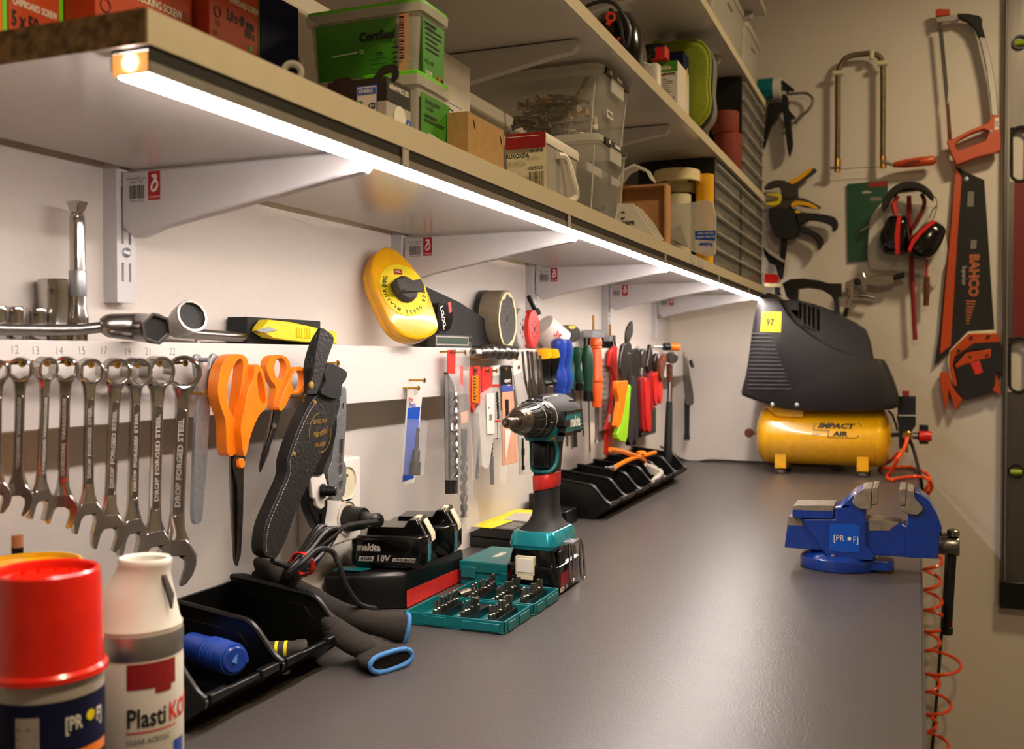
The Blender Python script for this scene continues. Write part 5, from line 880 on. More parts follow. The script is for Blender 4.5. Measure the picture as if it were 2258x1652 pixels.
driver('fat dark green screwdriver with black collar', (1295, 762), (1301, 1000), [(0, 5), (.05, 9), (.2, 13), (.5, 13), (.75, 10), (1, 9)], 'dgreen', 2, .074, hl=.50, neck=(.78, 9, 12, 'black'))
b = B(); plate(b, e6([(678, 470), (740, 470), (700, 630), (690, 750), (660, 700)]), 'dgreen', X=.060, th=.004); plate(b, e6([(700, 500), (735, 480), (712, 600), (700, 590)]), 'green', X=.0612, th=.001); one('green_tag', b, 'small bright green tag between the two green screwdrivers', 'tag')
driver('orange handled chisel with ringed grip', (1314, 746), (1317, 975), [(0, 11), (.02, 13), (.10, 13.5), (.115, 12), (.135, 13.5), (.155, 12), (.175, 13.5), (.55, 12), (.58, 14.5), (.62, 14.5), (.64, 12), (.66, 13), (1, 10.5)], 'ochi', 5.5, .080, nm='chisel', hl=.66, flat=1)
def flatt(nm, lab, cat, pcs, X=.07, grp=None):
    t = E(nm, lab, cat, p(*pcs[0][1][0], X=X), grp)
    for pn_, pts, m, th, dx, s in pcs: b = B(); plate(b, pts, m, X=X+dx, th=th, s=s); part(pn_, b, t, .0015 if th > .004 else 0)
    return t
t = flatt('tool_bag', 'white printed sheet and grey pouch right of the orange chisel', 'pouch', [('sheet', e6([(900, 470), (978, 470), (975, 705), (905, 710)]), 'paper', .001, -.008, 0), ('pouch', e6([(882, 725), (1008, 710), (1000, 1250), (880, 1260)]), 'frost', .004, -.004, 0), ('tail', e6([(780, 1170), (990, 1260), (980, 1330), (790, 1390)]), 'paper', .001, -.012, 0)])
b = B(); b.lines(p(*e6([(900, 1230)])[0], X=.0672), Y_*.045, Z_*.15, 'grey', 12, th=.4); part('small_print', b, t)
flatt('red_saw', 'long red handled blade with perforated end standing into the far rack', 'saw', [('upper', e6([(1030, 450), (1055, 455), (1048, 560), (1050, 760), (1028, 780), (1000, 660), (975, 640), (985, 500)]), 'red', .008, .006, 0), ('blade', e6([(1008, 640), (1046, 700), (1050, 800), (1000, 1400), (975, 1495), (940, 1490), (945, 1300), (1000, 900)]), 'red', .006, .004, 0), ('guard', e6([(1000, 980), (1022, 985), (1000, 1245), (932, 1250), (948, 1180)]), 'redt', .003, .010, 0), ('label', e6([(968, 1105), (990, 1100), (985, 1180), (964, 1185)]), 'white', .0005, .0106, 0)])
flatt('cutters', 'cutters with orange handles and black inner grips', 'cutters', [('jaw', e8([(360, 400), (410, 470), (420, 640), (400, 770), (370, 780), (330, 640)]), 'dsteel', .006, 0, 2), ('handle', e8([(300, 780), (360, 785), (412, 775), (405, 900), (340, 1240), (285, 1258), (320, 1000), (300, 900)]), 'orange', .010, .004, 2), ('inner_grip', e8([(296, 900), (322, 940), (318, 1200), (290, 1210)]), 'black', .008, -.002, 0)], X=.104)
flatt('cutters', 'cutters with lime green handles and black edge', 'cutters', [('jaw', e8([(415, 470), (450, 480), (455, 780), (420, 820)]), 'dsteel', .006, -.01, 0), ('handle', e8([(418, 820), (445, 840), (440, 920), (405, 1390), (370, 1425), (320, 1415), (300, 1350), (340, 1230), (400, 930)]), 'lgreen', .012, .002, 2), ('inner_grip', e8([(440, 900), (452, 900), (425, 1370), (395, 1400)]), 'black', .010, -.006, 0)], X=.100)
flatt('tin_snips', 'tin snips with open pointed jaw above the rail and black handles', 'snips', [('jaw', e8([(460, 135), (470, 220), (462, 290), (430, 360), (425, 420), (395, 380), (398, 250), (425, 180)]), 'gunm', .005, 0, 2), ('jaw', e8([(360, 390), (440, 370), (455, 450), (420, 520), (430, 640), (370, 640), (345, 520)]), 'dsteel', .007, .004, 2), ('pivot', e8([(430, 520), (500, 430), (540, 470), (530, 700), (500, 780), (440, 760)]), 'gunm', .008, .0, 2), ('handle', e8([(440, 760), (500, 740), (500, 900), (470, 1440), (425, 1430), (420, 1350), (440, 1000)]), 'blackm', .012, .004, 2), ('handle', e8([(500, 760), (545, 820), (540, 1100), (520, 1425), (485, 1410), (490, 1000)]), 'blackm', .012, -.004, 2)], X=.078)
flatt('pliers', 'red handled pliers with jaws up, left of the second red pair', 'pliers', [('jaw', e8([(590, 430), (620, 480), (630, 600), (640, 740), (560, 750), (570, 640), (560, 480)]), 'steel', .008, 0, 2), ('handle', e8([(550, 760), (600, 740), (615, 900), (610, 1290), (572, 1290), (560, 1000)]), 'redd', .010, .002, 2), ('handle', e8([(600, 745), (660, 800), (655, 1000), (665, 1290), (620, 1300), (600, 1000)]), 'red', .010, .006, 2)], X=.08, grp='red handled pliers')
flatt('pliers', 'red handled needle nose pliers with pointed brown jaws', 'pliers', [('jaw', e8([(655, 385), (672, 440), (690, 560), (700, 700), (650, 700), (620, 620), (640, 500)]), 'dsteel', .008, 0, 2), ('handle', e8([(645, 700), (700, 690), (690, 900), (700, 1060), (668, 1080), (655, 900)]), 'redd', .010, .002, 2), ('handle', e8([(690, 695), (725, 740), (742, 900), (725, 1045), (700, 1000), (690, 850)]), 'red', .010, .006, 2)], X=.085, grp='red handled pliers')
flatt('pliers', 'rightmost red handled pliers beside the black hammer', 'pliers', [('jaw', e8([(725, 480), (740, 560), (745, 700), (715, 690), (700, 560)]), 'dsteel', .008, 0, 2), ('handle', e8([(715, 690), (755, 690), (785, 850), (780, 1000), (755, 1010), (735, 850)]), 'redt', .010, .002, 2)], X=.09, grp='red handled pliers')
flatt('wire_stripper', 'grey topped tool with bright ferrule between the pliers and snips', 'tool', [('head', e8([(520, 410), (545, 420), (560, 560), (545, 740), (520, 700), (500, 560)]), 'lgrey', .006, 0, 2), ('ferrule', e8([(565, 640), (632, 640), (630, 735), (575, 740)]), 'chrome', .01, .002, 0)], X=.07)
t = flatt('hammer', 'hammer with brown head and long black rubber handle', 'hammer', [('claw', e8([(760, 640), (770, 560), (810, 490), (850, 500), (830, 560), (800, 700), (790, 780), (770, 760)]), 'rust', .010, .0, 2)], X=.10, grp='hammers')
q = p(*e8([(850, 530)])[0], X=.10); b = B(); b.lathe(q-V((.0, -.012, 0)), (.45, -1, 0), [(-.03, .012), (0, .014), (.03, .0145), (.032, .012)], 'dsteel', 24); b.tube(tr(e8([(845, 600), (850, 700), (855, 780)]), X=.10), .006, 'rust', 8); part('head', b, t)
b = B(); vl(b, e8([(868, 600)])[0], e8([(855, 1010)])[0], [(0, 5), (1, 5.5)], 'steel', X=.10, n=14); part('shaft', b, t); b = B(); vl(b, e8([(855, 1000)])[0], e8([(835, 1660)])[0], [(0, 6.5), (.05, 7), (.7, 9), (.98, 9.5), (1, 8)], 'blackm', X=.10, n=16); part('grip', b, t)
t = E('hammer', 'grey steel hammer hanging at the corner of the walls', 'hammer', p(1515, 800, Y=2.93), 'hammers')
b = B(); A = lambda pts, m, Y=2.925, th=.010, s=0: plate(b, e8(pts), m, Y=Y, th=th, s=s)
A([(965, 490), (1010, 470), (1040, 520), (1065, 680), (1100, 850), (1110, 1020), (1040, 1035), (1020, 960), (1000, 760), (990, 640)], 'steel', s=2); part('shaft', b, t, .002); b = B(); A([(950, 480), (1000, 480), (1010, 540), (960, 550)], 'lgrey', 2.92, .02); A([(930, 560), (950, 540), (985, 600), (960, 600)], 'gunm', 2.92, .02); A([(1060, 570), (1085, 550), (1110, 635), (1090, 640)], 'gunm', 2.92, .02); part('head', b, t, .001)
b = B(); vl(b, e8([(1045, 960)])[0], e8([(1042, 1412)])[0], [(0, 5.5), (.1, 6), (.8, 5.5), (.97, 7), (1, 7)], 'blackm', Y=2.94, n=14); part('grip', b, t)
b = B(); q = p(1462, 765, X=.055); b.lathe(q, (.75, .66, 0), [(0, .007), (.002, .010), (.020, .010)], 'black', 18).lathe(q, (.75, .66, 0), [(.020, .0105), (.046, .0105), (.048, .009)], 'orange', 18); b.lathe(q, (-.75, -.66, 0), [(0, .003), (.03, .003)], 'steel', 10); one('screwdriver_lying', b, 'short orange and black screwdriver lying on the rail end', 'screwdriver')
t = E('wall_socket', 'white wall socket half hidden behind the black hammer handle', 'socket', (0, 2.62, 1.08)); part('housing', B().box(.001, .030, 2.60, 2.70, 1.08, 1.14, 'white'), t, .002)
# things standing on the far part of the rail
t = E('hole_saw', 'white hole saw with red writing and black teeth on the rail', 'hole saw', p(1212, 740, X=.03)); q = p(1196, 716, X=.030); r_ = pr(q, 34); q.z = ZR+r_+.016; b = B(); a_ = V((.42, .62, -.62)).normalized()
b.lathe(q, a_, [(0, r_*.8), (.001, r_*.86), (.012, r_*.9), (.050, r_*.98)], 'can', 40); n_ = V((.62, -.78, 0)); n_ = (n_-a_*n_.dot(a_)).normalized(); b.text('35', q+a_*.024+n_*r_*.99, a_, a_.cross(n_)*-1, .016, 'redt'); part('cup', b, t)
b = B()
for k in range(28): a = 2*pi*k/28; u1 = a_.orthogonal().normalized(); u2 = a_.cross(u1); c0 = q+a_*.050+(u1*cos(a)+u2*sin(a))*r_*.95; b.add([c0+(u1*-sin(a)+u2*cos(a))*.003, c0-(u1*-sin(a)+u2*cos(a))*.003, c0+a_*.007, c0+(u1*cos(a)+u2*sin(a))*.002], [(0, 1, 2), (0, 2, 3), (1, 3, 2), (0, 3, 1)], 'gunm')
part('teeth', b, t, kind=None)
b = B(); b.tube(tr([(1166, 655), (1172, 668), (1180, 685)], X=.03), .0042, 'blackm', 10); b.lathe(p(1178, 682, X=.03), (.3, .1, -1), [(0, .008), (.006, .010), (.012, .010)], 'blackm', 16); b.tube(tr([(1180, 688), (1182, 700)], X=.03), .0035, 'steel', 8); b.tube([p(1182, 700, X=.03), p(1184, 706, X=.028)], .003, 'gunm'); one('arbor', b, 'black crank arbor sticking up behind the red disc', 'arbor')
def vcyl(nm, lab, cat, u, vt, vb, rpx, m, X=.025, grp=None):
    a = p(u, vt, X=X); r_ = pr(a, rpx); z0 = max(ZR, p(u, vb, X=X).z); b = B(); b.lathe((a.x, a.y, z0), Z_, [(0, r_), (a.z-z0, r_)], m, 24); return one(nm, b, lab, cat, grp)
t = E('sander_head', 'rounded black plastic tool with a yellow dot above the blue screwdrivers', 'tool', p(1255, 745, X=.03)); b = B(); plate(b, e6([(490, 285), (560, 255), (630, 248), (680, 280), (695, 330), (680, 390), (600, 420), (540, 400), (500, 350)]), 'black', X=.045, th=.030, s=3); part('body', b, t, .006); b = B(); plate(b, e6([(585, 255), (640, 255), (650, 270), (620, 285), (588, 275)]), 'yel2', X=.0465, th=.001, s=2); part('dot', b, t)
def brush(nm_l, u, vt, vb, r, X=.030):
    q = p(u, vb, X=X); q.z = ZR; r_ = pr(q, r); H = p(u, vt, X=X).z-ZR; t = E('cup_brush', nm_l, 'brush', q, 'wire cup brushes on the rail'); b = B()
    b.lathe((q.x, q.y, ZR+H*.62), Z_, [(0, r_), (H*.34, r_*1.02), (H*.38, r_*.9), (H*.39, .004)], 'zinc', 28); part('cup', b, t); b = B(); R = random.Random(1)
    for k in range(70): a = R.random()*6.28; rr3 = r_*sqrt(R.random())*.98; b.cyl((q.x+cos(a)*rr3, q.y+sin(a)*rr3, ZR+H*.64), (q.x+cos(a)*rr3*1.08, q.y+sin(a)*rr3*1.08, ZR+.0005), .0008, 'gunm', n=4)
    part('bristles', b, t, kind='stuff'); b = B(); b.cyl((q.x, q.y, ZR+H), (q.x, q.y, ZR+H*1.75), .0026, 'brass', n=10); part('spindle', b, t); return t
brush('larger wire cup brush behind the orange chisel', 1308, 728, 763, 25); brush('smaller wire cup brush right of the larger brush', 1345, 740, 764, 13)
# ================================================================ things on the shelves
ZS = {0: 1.4004, 1: 1.6454, 2: 1.9024}
def fb(uc, ur, ul, X, lv, v=None, top=None):     # real box from its front corner column
    y0 = p(uc, 400, X=X).y; y1 = p(ur, 400, X=X).y; x0 = p(ul, 400, Y=y0).x; return x0, X, y0, y1, ZS[lv], (p(uc, v, X=X).z if v is not None else top)
TX = lambda b, s, x, y, z, sz, m='ink', **k: b.text(s, (x, y, z), X_, Z_, sz, m, **k)       # lettering on a face towards -Y
TY = lambda b, s, x, y, z, sz, m='ink', **k: b.text(s, (x, y, z), Y_, Z_, sz, m, **k)       # lettering on a face towards +X
def sbox(lab, u0, u1, X, hgt, m='orangep', grp='orange screw boxes', dx=.09, gap=0):
    y0 = p(u0, 400, X=X).y; y1 = p(u1, 400, X=X).y-gap; t = E('screw_box' if m == 'orangep' else 'carton', lab, 'box', (X-dx/2, (y0+y1)/2, ZS[0]), grp); part('carton', B().box(X-dx, X, y0, y1, ZS[0], ZS[0]+hgt, m), t, .0008); return t, X+.0004, y0, y1
PX = lambda u, v, X: p(u, v, X=X)
t, x, y0, y1 = sbox('orange carton reading 5 x 50, left of the other orange boxes', 22, 141, .10, .115)
b = B(); b.text('CHIPBOARD SCREW', PX(78, 20, x), Y_, Z_, .0068, 'white', sx=.62, bold=.03); b.text('5 x 50', PX(56, 50, x), Y_, Z_, .0145, 'ink', sx=.62, bold=.04); b.quad((x, y1-.0035, ZS[0]), Y_*.0035, Z_*.115, 'bgreen'); part('print', b, t, label='white and black print with green edge')
b = B(); b.box(.02, .099, .438, y0-.0045, ZS[0], ZS[0]+.11, 'orange').box(.02, .0995, y0-.0045, y0-.0008, ZS[0], ZS[0]+.11, 'bgreen'); one('screw_box', b, 'bright orange and green carton at the far left picture edge', 'box', 'orange screw boxes')
t, x, y0, y1 = sbox('wide orange carton reading DECKING SCREW in the middle', 213, 426, .13, .125)
b = B(); b.text('DECKING SCREW', PX(352, 14, x), Y_, Z_, .0085, 'white', sx=.75, bold=.03); b.ring(PX(233, 12, x), X_, .0048, .0004, 'ink', 16, 4); b.lines(PX(402, 46, x), Y_*.010, Z_*.008, 'ink', 3); b.quad(PX(300, 40, x), Y_*.012, Z_*.009, 'redd'); part('print', b, t)
t, x, y0, y1 = sbox('orange carton reading 5,0 x 40 mm 200 x', 463, 573, .14, .13)
b = B(); b.text('CHIPBOARD SCREW', PX(538, 14, x), Y_, Z_, .0072, 'white', sx=.62, bold=.03); b.text('5,0 x 40 mm', PX(531, 47, x), Y_, Z_, .0118, 'ink', sx=.62, bold=.04); b.text('200 x', PX(551, 78, x), Y_, Z_, .0095, 'ink', sx=.65, bold=.04); b.ring(PX(480, 26, x), X_, .0042, .0004, 'ink', 16, 4); b.text('T25', PX(480, 51, x), Y_, Z_, .0058, 'ink', sx=.7); b.text('CE', PX(475, 72, x), Y_, Z_, .005, 'ink', sx=.9); b.quad((x, y1-.0018, ZS[0]), Y_*.0018, Z_*.13, 'green'); b.quad(PX(548, 112, x), Y_*.006, Z_*.005, 'green'); part('print', b, t)
t, x, y0, y1 = sbox('dark navy carton right of the orange boxes', 575, 660, .141, .14, 'navy', 'cartons', .07)
one('torn_strip', B().prism([(.120, y1+.004, ZS[0]), (.141, y1+.004, ZS[0]), (.139, y1+.004, ZS[0]+.04), (.143, y1+.004, ZS[0]+.065), (.140, y1+.004, ZS[0]+.095), (.120, y1+.004, ZS[0]+.10)], (0, .006, 0), 'paper'), 'torn white cardboard strip between navy carton and green tub', 'cardboard')
q = p(645, 143, X=.285); t = E('eye_bolt', 'zinc eye bolt lying on the shelf edge in front of the navy carton', 'eye bolt', q); q.z = ZS[0]+.0075; part('eye', B().ring(q, V((.5, -.8, 0)), .0058, .0022, 'lgrey', 20, 8), t); part('shank', B().tube([q+V((-.004, .006, -.002)), q+V((-.03, .018, -.004))], .003, 'blue', 8), t)
def tub(lab, uc, ur, ul, X, vt, z0=None, txt1=None, small=False):
    x0, x1, y0, y1, zb, zt = fb(uc, ur, ul, X, 0, v=vt); z0 = z0 or zb; t = E('screw_tub', lab, 'tub', ((x0+x1)/2, (y0+y1)/2, z0), 'clear tubs with green lids'); h = zt-z0
    part('tub_body', B().loft([rr((x0+x1)/2, (y0+y1)/2, (x1-x0)/2*k, (y1-y0)/2*k, z, .14, 2) for z, k in ((z0, .86), (z0+.002, .88), (zt-h*.17, .97))], 'frost'), t)
    part('rim', B().loft([rr((x0+x1)/2, (y0+y1)/2, (x1-x0)/2*k, (y1-y0)/2*k, z, .14, 2) for z, k in ((zt-h*.17, .97), (zt-h*.165, 1.04), (zt-h*.05, 1.05))], 'clear2'), t)
    part('lid', B().loft([rr((x0+x1)/2, (y0+y1)/2, (x1-x0)/2*k, (y1-y0)/2*k, z, .14, 2) for z, k in ((zt-h*.05, 1.03), (zt-.001, 1.03), (zt, 1.0))], 'bgreen'), t, label='bright green lid')
    return t, x0, x1, y0, y1, z0, zt
t, x0, x1, y0, y1, z0, zt = tub('small tub under the large one, with a green label', 921, 990, 800, .250, 153)
yc = lambda k: y0+(y1-y0)*k
b = B(); xx = x1-.0005; b.prism([(xx+.0002, yc(.10), z0+.004), (xx+.0002, yc(.92), z0+.004), (xx+.002, yc(.96), zt-.020), (xx+.002, yc(.06), zt-.020)], (.0006, 0, 0), 'green'); xl = xx+.003
TY(b, 'Decking screw', xl, yc(.40), zt-.026, .0062, sx=.8); TY(b, 'CorrSeal', xl, yc(.30), zt-.032, .005, sx=.9); b.lines((xl, yc(.15), zt-.046), Y_*.045, Z_*.009, 'ink', 2); b.quad((xl, yc(.2), z0+.004), Y_*.040, Z_*.014, 'orange'); b.tube([(xl+.0003, yc(.25), z0+.0235), (xl+.0003, yc(.7), z0+.0215)], .0007, 'white', 4); part('label', b, t, label='green paper label')
Zt = zt+.0005
t, x0, x1, y0, y1, z0, zt = tub('large tub lettered CorrSeal on top of the small tub', 927, 985, 680, .240, -6, Zt)
b = B(); y = y0-.001; h = zt-z0
b.prism([(x0+.012, y+.003, z0+.006), (x0+.098, y+.003, z0+.006), (x0+.100, y, zt-h*.2), (x0+.010, y, zt-h*.2)], (0, -.0004, 0), 'green'); yl = y-.0008
b.text('CorrSeal', (x0+.080, yl, zt-h*.42), X_, Z_, .0120, 'ink', bold=.045, sx=.92); b.tube([(x0+.030, yl, zt-h*.62), (x0+.058, yl, zt-h*.60)], .0007, 'white', 4); b.ring((x0+.063, yl, zt-h*.60), Y_, .0018, .0005, 'white', 12, 4); TX(b, 'CE', x0+.083, yl, zt-h*.66, .005, sx=1.2); b.lines((x0+.072, yl, z0+.010), X_*.022, Z_*.020, 'ink', 4, th=.12); b.lines((x0+.098, yl, z0+.014), X_*.006, Z_*.024, 'ink', 5)
b.prism([(x0+.104, yl+.001, z0+.003), (x0+.114, yl+.001, z0+.003), (x0+.115, yl-.0005, zt-h*.19), (x0+.105, yl-.0005, zt-h*.19)], (0, -.0003, 0), 'skin'); 
for k in range(16): b.quad((x0+.1052, yl-.0012, zt-h*.24-k*.0026), X_*.0055, Z_*(.0008 if k % 3 else .0015), 'ink')
part('label', b, t, label='dark green label lettered CorrSeal')
b = B(); xx = x1-.001; b.prism([(xx-.001, yc2, zz2) for yc2, zz2 in ((y0+.008, z0+.004), (y1-.006, z0+.004), (y1-.004, zt-h*.22), (y0+.006, zt-h*.22))], (.0016, 0, 0), 'green'); xl = xx+.0012
TY(b, 'Wood screw', xl, (y0+y1)/2-.008, zt-h*.27, .0062, sx=.8); TY(b, 'CorrSeal', xl, (y0+y1)/2-.012, zt-h*.33, .005); b.lines((xl, y0+.012, zt-h*.62), Y_*.038, Z_*.030, 'ink', 6, th=.3); TY(b, '4.5 x 90', xl, y0+.020, z0+h*.25, .0058); TY(b, 'ESSVE', xl, y0+.018, z0+h*.10, .006, 'white'); b.lathe((xl, y1-.018, z0+h*.10), X_, [(0, .003), (.0002, .003)], 'redt', 12).ring((xl+.0002, y1-.011, z0+h*.08), X_, .0022, .0006, 'ink', 12, 4); part('end_label', b, t, label='bright green end label')
# LED bulb pack
x0, x1, y0, y1, z0, zt = fb(853, 906, 722, .275, 0, v=168); t = E('bulb_pack', 'black and silver light bulb pack with a looped carrying handle', 'box', ((x0+x1)/2, y0, z0))
b = B(); zm = z0+(zt-z0)*.55; b.box(x0, x1, y0, y1, z0, zm, 'lgrey').box(x0, x1, y0, y1, zm, zt, 'black'); part('carton', b, t, .0005)
b = B(); b.prism(sm([(x0-.004, y0+.012, zt-.012), (x0-.002, y0+.012, zt+.004), (x0+.012, y0+.012, zt+.007), (x0+.022, y0+.012, zt+.001), (x0+.034, y0+.012, zt+.001), (x0+.046, y0+.012, zt+.012), (x0+.060, y0+.012, zt+.012), (x1+.004, y0+.012, zt+.002), (x1-.002, y0+.012, zt-.002), (x0+.055, y0+.012, zt+.006), (x0+.045, y0+.012, zt+.004), (x0+.036, y0+.012, zt-.003)], 4), (0, .0015, 0), 'black'); part('handle', b, t)
b = B(); y = y0-.0003; xa = x1-.0285; b.quad((xa, y, z0), X_*.020, Z_*(zt-z0-.006), 'badge'); b.quad((xa+.001, y-.0002, z0), X_*.018, Z_*(zt-z0-.007), 'paper'); b.quad((xa+.0015, y-.0004, zt-.0135), X_*.017, Z_*.0055, 'badge'); TX(b, 'ENERG', xa+.0095, y-.0006, zt-.0108, .0042, 'white', bold=.03)
b.prism([(xa+.0015, y-.0004, zt-.022), (xa+.005, y-.0004, zt-.022), (xa+.0065, y-.0004, zt-.0202), (xa+.005, y-.0004, zt-.0185), (xa+.0015, y-.0004, zt-.0185)], (0, -.0002, 0), 'green'); TX(b, 'A', xa+.0032, y-.0008, zt-.0202, .003, 'white'); b.prism([(xa+.018, y-.0004, zt-.026), (xa+.013, y-.0004, zt-.026), (xa+.011, y-.0004, zt-.0235), (xa+.013, y-.0004, zt-.021), (xa+.018, y-.0004, zt-.021)], (0, -.0002, 0), 'ink'); TX(b, 'A+', xa+.0150, y-.0008, zt-.0235, .004, 'white'); part('energy_label', b, t, label='blue and white energy label')
b = B(); xl = x1+.0004; ym = (y0+y1)/2; b.text('AIRAM PRO LED', (xl, ym, zt-.007), Y_, Z_, .0062, 'white', sx=.78, bold=.03); b.lathe((xl, ym+.001, z0+.014), X_, [(0, .0105), (.0003, .0105)], 'white', 24); b.quad((xl, ym-.008, z0), Y_*.017, Z_*.012, 'white'); b.lathe((xl+.0004, y1-.006, z0+.011), X_, [(0, .0050), (.0003, .0050)], 'badge', 20); b.text('2', (xl+.0009, y1-.006, z0+.011), Y_, Z_, .006, 'white'); part('end_print', b, t, label='silver end printed with a bulb')
# white box, cardboard box
x0, x1, y0, y1, z0, zt = fb(978, 1037, 930, .19, 0, v=112); t = E('white_carton', 'white carton with a blue framed label behind the tubs', 'box', (x0, y0, z0)); part('carton', B().box(x0, x1, y0, y1, z0, zt, 'paper'), t, .001)
b = B(); xl = x1+.0003; b.quad((xl, y0+.002, z0+.01), Y_*.046, Z_*.09, 'badge'); b.quad((xl+.0002, y0+.003, z0+.011), Y_*.044, Z_*.088, 'paper'); b.lines((xl+.0004, y0+.006, z0+.085), Y_*.030, Z_*.010, 'ink', 2); b.text('X TEI41 T25', (xl+.0004, y0+.026, z0+.076), Y_, Z_, .0075, 'ink', sx=.8); b.text('200 kpl', (xl+.0004, y0+.028, z0+.062), Y_, Z_, .0065, 'grey'); b.text('TX 40 T25', (xl+.0004, y0+.026, z0+.048), Y_, Z_, .0065, 'ink', sx=.8); part('label', b, t, label='white label with a blue frame')
x0, x1, y0, y1, z0, zt = fb(1032, 1110, 986, .275, 0, v=245); t = E('cardboard_box', 'small brown cardboard box with open top and staples', 'box', (x0, y0, z0)); b = B(); h = .0012
b.box(x0, x1, y0, y0+h, z0, zt, 'card').box(x0, x1, y1-h, y1, z0, zt, 'card').box(x1-h, x1, y0+h, y1-h, z0, zt, 'card').box(x0, x0+h, y0+h, y1-h, z0, zt, 'card').box(x0, x1, y0, y1, z0, z0+h, 'card'); part('carton', b, t)
b = B()
for yy2, zz3 in ((y0+.012, zt-.010), (y1-.010, zt-.012)): b.cyl((x1+.0004, yy2, zz3+.004), (x1+.0004, yy2+.004, zz3-.004), .0005, 'dsteel', n=5)
part('staple', b, t)
# clear boxes with screws
def clearbox(lab, uc, ur, X, x0, vt, z0, zlid=None):
    y0 = p(uc, 400, X=X).y; y1 = p(ur, 400, X=X).y; zt = p(uc, vt, X=X).z if zlid is None else zlid; x1 = X; t = E('clear_box', lab, 'storage box', ((x0+x1)/2, (y0+y1)/2, z0), 'clear storage boxes with black clips'); cx_, cy_, hx_, hy_ = (x0+x1)/2, (y0+y1)/2, (x1-x0)/2, (y1-y0)/2
    b = B(); k = [rr(cx_, cy_, hx_*a, hy_*a, z, .16, 3) for z, a in ((z0, .90), (z0+.003, .93), (zt-.016, .975), (zt-.014, 1.0), (zt-.010, 1.0))]; b.loft(k, 'clear', cap=False); b.prism(k[0], (0, 0, .001), 'clear')
    for q_ in (0, 4, 8, 12): b.tube([k[0][q_+1], k[2][q_+1]], .0012, 'clear2', 5)
    part('box_body', b, t)
    b = B(); b.loft([rr(cx_, cy_, hx_*a, hy_*a, z, .16, 3) for z, a in ((zt-.010, 1.01), (zt-.002, 1.01), (zt, .985))], 'clear2'); part('lid', b, t, label='slightly milky lid')
    part('clip', B().box(x1-.002, x1+.004, y0+.018, y1-.022, zt-.012, zt-.003, 'black').box(x1+.001, x1+.0035, y0+.045, y1-.050, zt-.032, zt-.012, 'clear2').box(x1+.004, x1+.005, y0+.030, y0+.040, zt-.010, zt-.005, 'white').box(x1+.004, x1+.005, (y0+y1)/2-.012, (y0+y1)/2+.016, zt-.010, zt-.005, 'white'), t, .001, label='long black snap clip with pale pins')
    return t, x0, x1, y0, y1, z0, zt
tb, bx0, bx1, by0, by1, bz0, bzt = clearbox('lower clear box of the stack, with dark bits inside', 1322, 1385, .272, .06, 291, ZS[0])
tu, cx0, cx1, cy0, cy1, cz0, czt = clearbox('upper clear box of the stack, heaped with screws', 1324, 1390, .275, .06, 130, bzt+.0006, 1.621)
b = B(); xl = cx1-.0005; b.quad((xl+.001, cy0+.030, cz0+.026), Y_*.030, Z_*.011, 'paper'); b.text('PIKARUU', (xl+.0013, cy0+.045, cz0+.0315), Y_, Z_, .007, 'ink', sx=.8); part('label', b, tu, label='small white label on the box end')
def wscrew(L, r, m):
    b = B(); pf = [(0, r*2), (.0008, r*2), (.0035, r*.95), (L*.4, r*.9)]; k = 0
    while L*.4+k*.0022 < L-.004: pf += [(L*.4+k*.0022, r*1.15), (L*.4+k*.0022+.0011, r*.75)]; k += 1
    return b.lathe((0, 0, 0), X_, pf+[(L, .0002)], m, 8)
ws = [wscrew(L, r, m).mesh('wood_screw') for L, r, m in ((.040, .0029, 'scr'), (.046, .0034, 'scr'), (.034, .0028, 'zinc'), (.028, .0028, 'brass'))]
R = random.Random(11)
for k in range(78):
    x = R.uniform(cx0+.085, cx1-.045); hmax = .050*(1-abs((x-(cx0+.135))/.10)**2)+.006; o = bpy.data.objects.new('wood_screw', ws[R.choice((0, 0, 1, 1, 2, 3))]); C.objects.link(o)
    o.location = (x, R.uniform(cy0+.022, cy0+.085), cz0+.006+R.random()**.7*max(.004, hmax)); fl_ = R.choice((0, pi)); o.rotation_euler = (R.random()*6, R.uniform(-.35, .35), fl_+R.uniform(-.6, .6)); o.location.x += .02 if fl_ else -.02; props(o, 'metal wood screw in the heap inside the upper clear box', 'wood screw', 'screws heaped in the upper clear box', None)
o = bpy.data.objects.new('wood_screw', ws[1]); C.objects.link(o); o.location = (cx1-.048, cy0+.035, cz0+.055); o.rotation_euler = (0, -1.05, .1); props(o, 'long screw sticking up out of the heap in the upper clear box', 'wood screw', None, None)
b = B()
for k in range(26):
    a = V((R.uniform(bx0+.07, bx1-.03), R.uniform(by0+.02, by1-.02), bz0+R.uniform(.006, .035))); b.tube([a, a+V((R.uniform(-.02, .02), R.uniform(-.02, .02), R.uniform(-.012, .018)))], R.uniform(.002, .005), R.choice(('gunm', 'dgrey', 'blue', 'dsteel', 'redt')), 6)
one('mixed_bits', b, 'dark jumble of small hardware inside the lower clear box', 'hardware', kind='stuff')
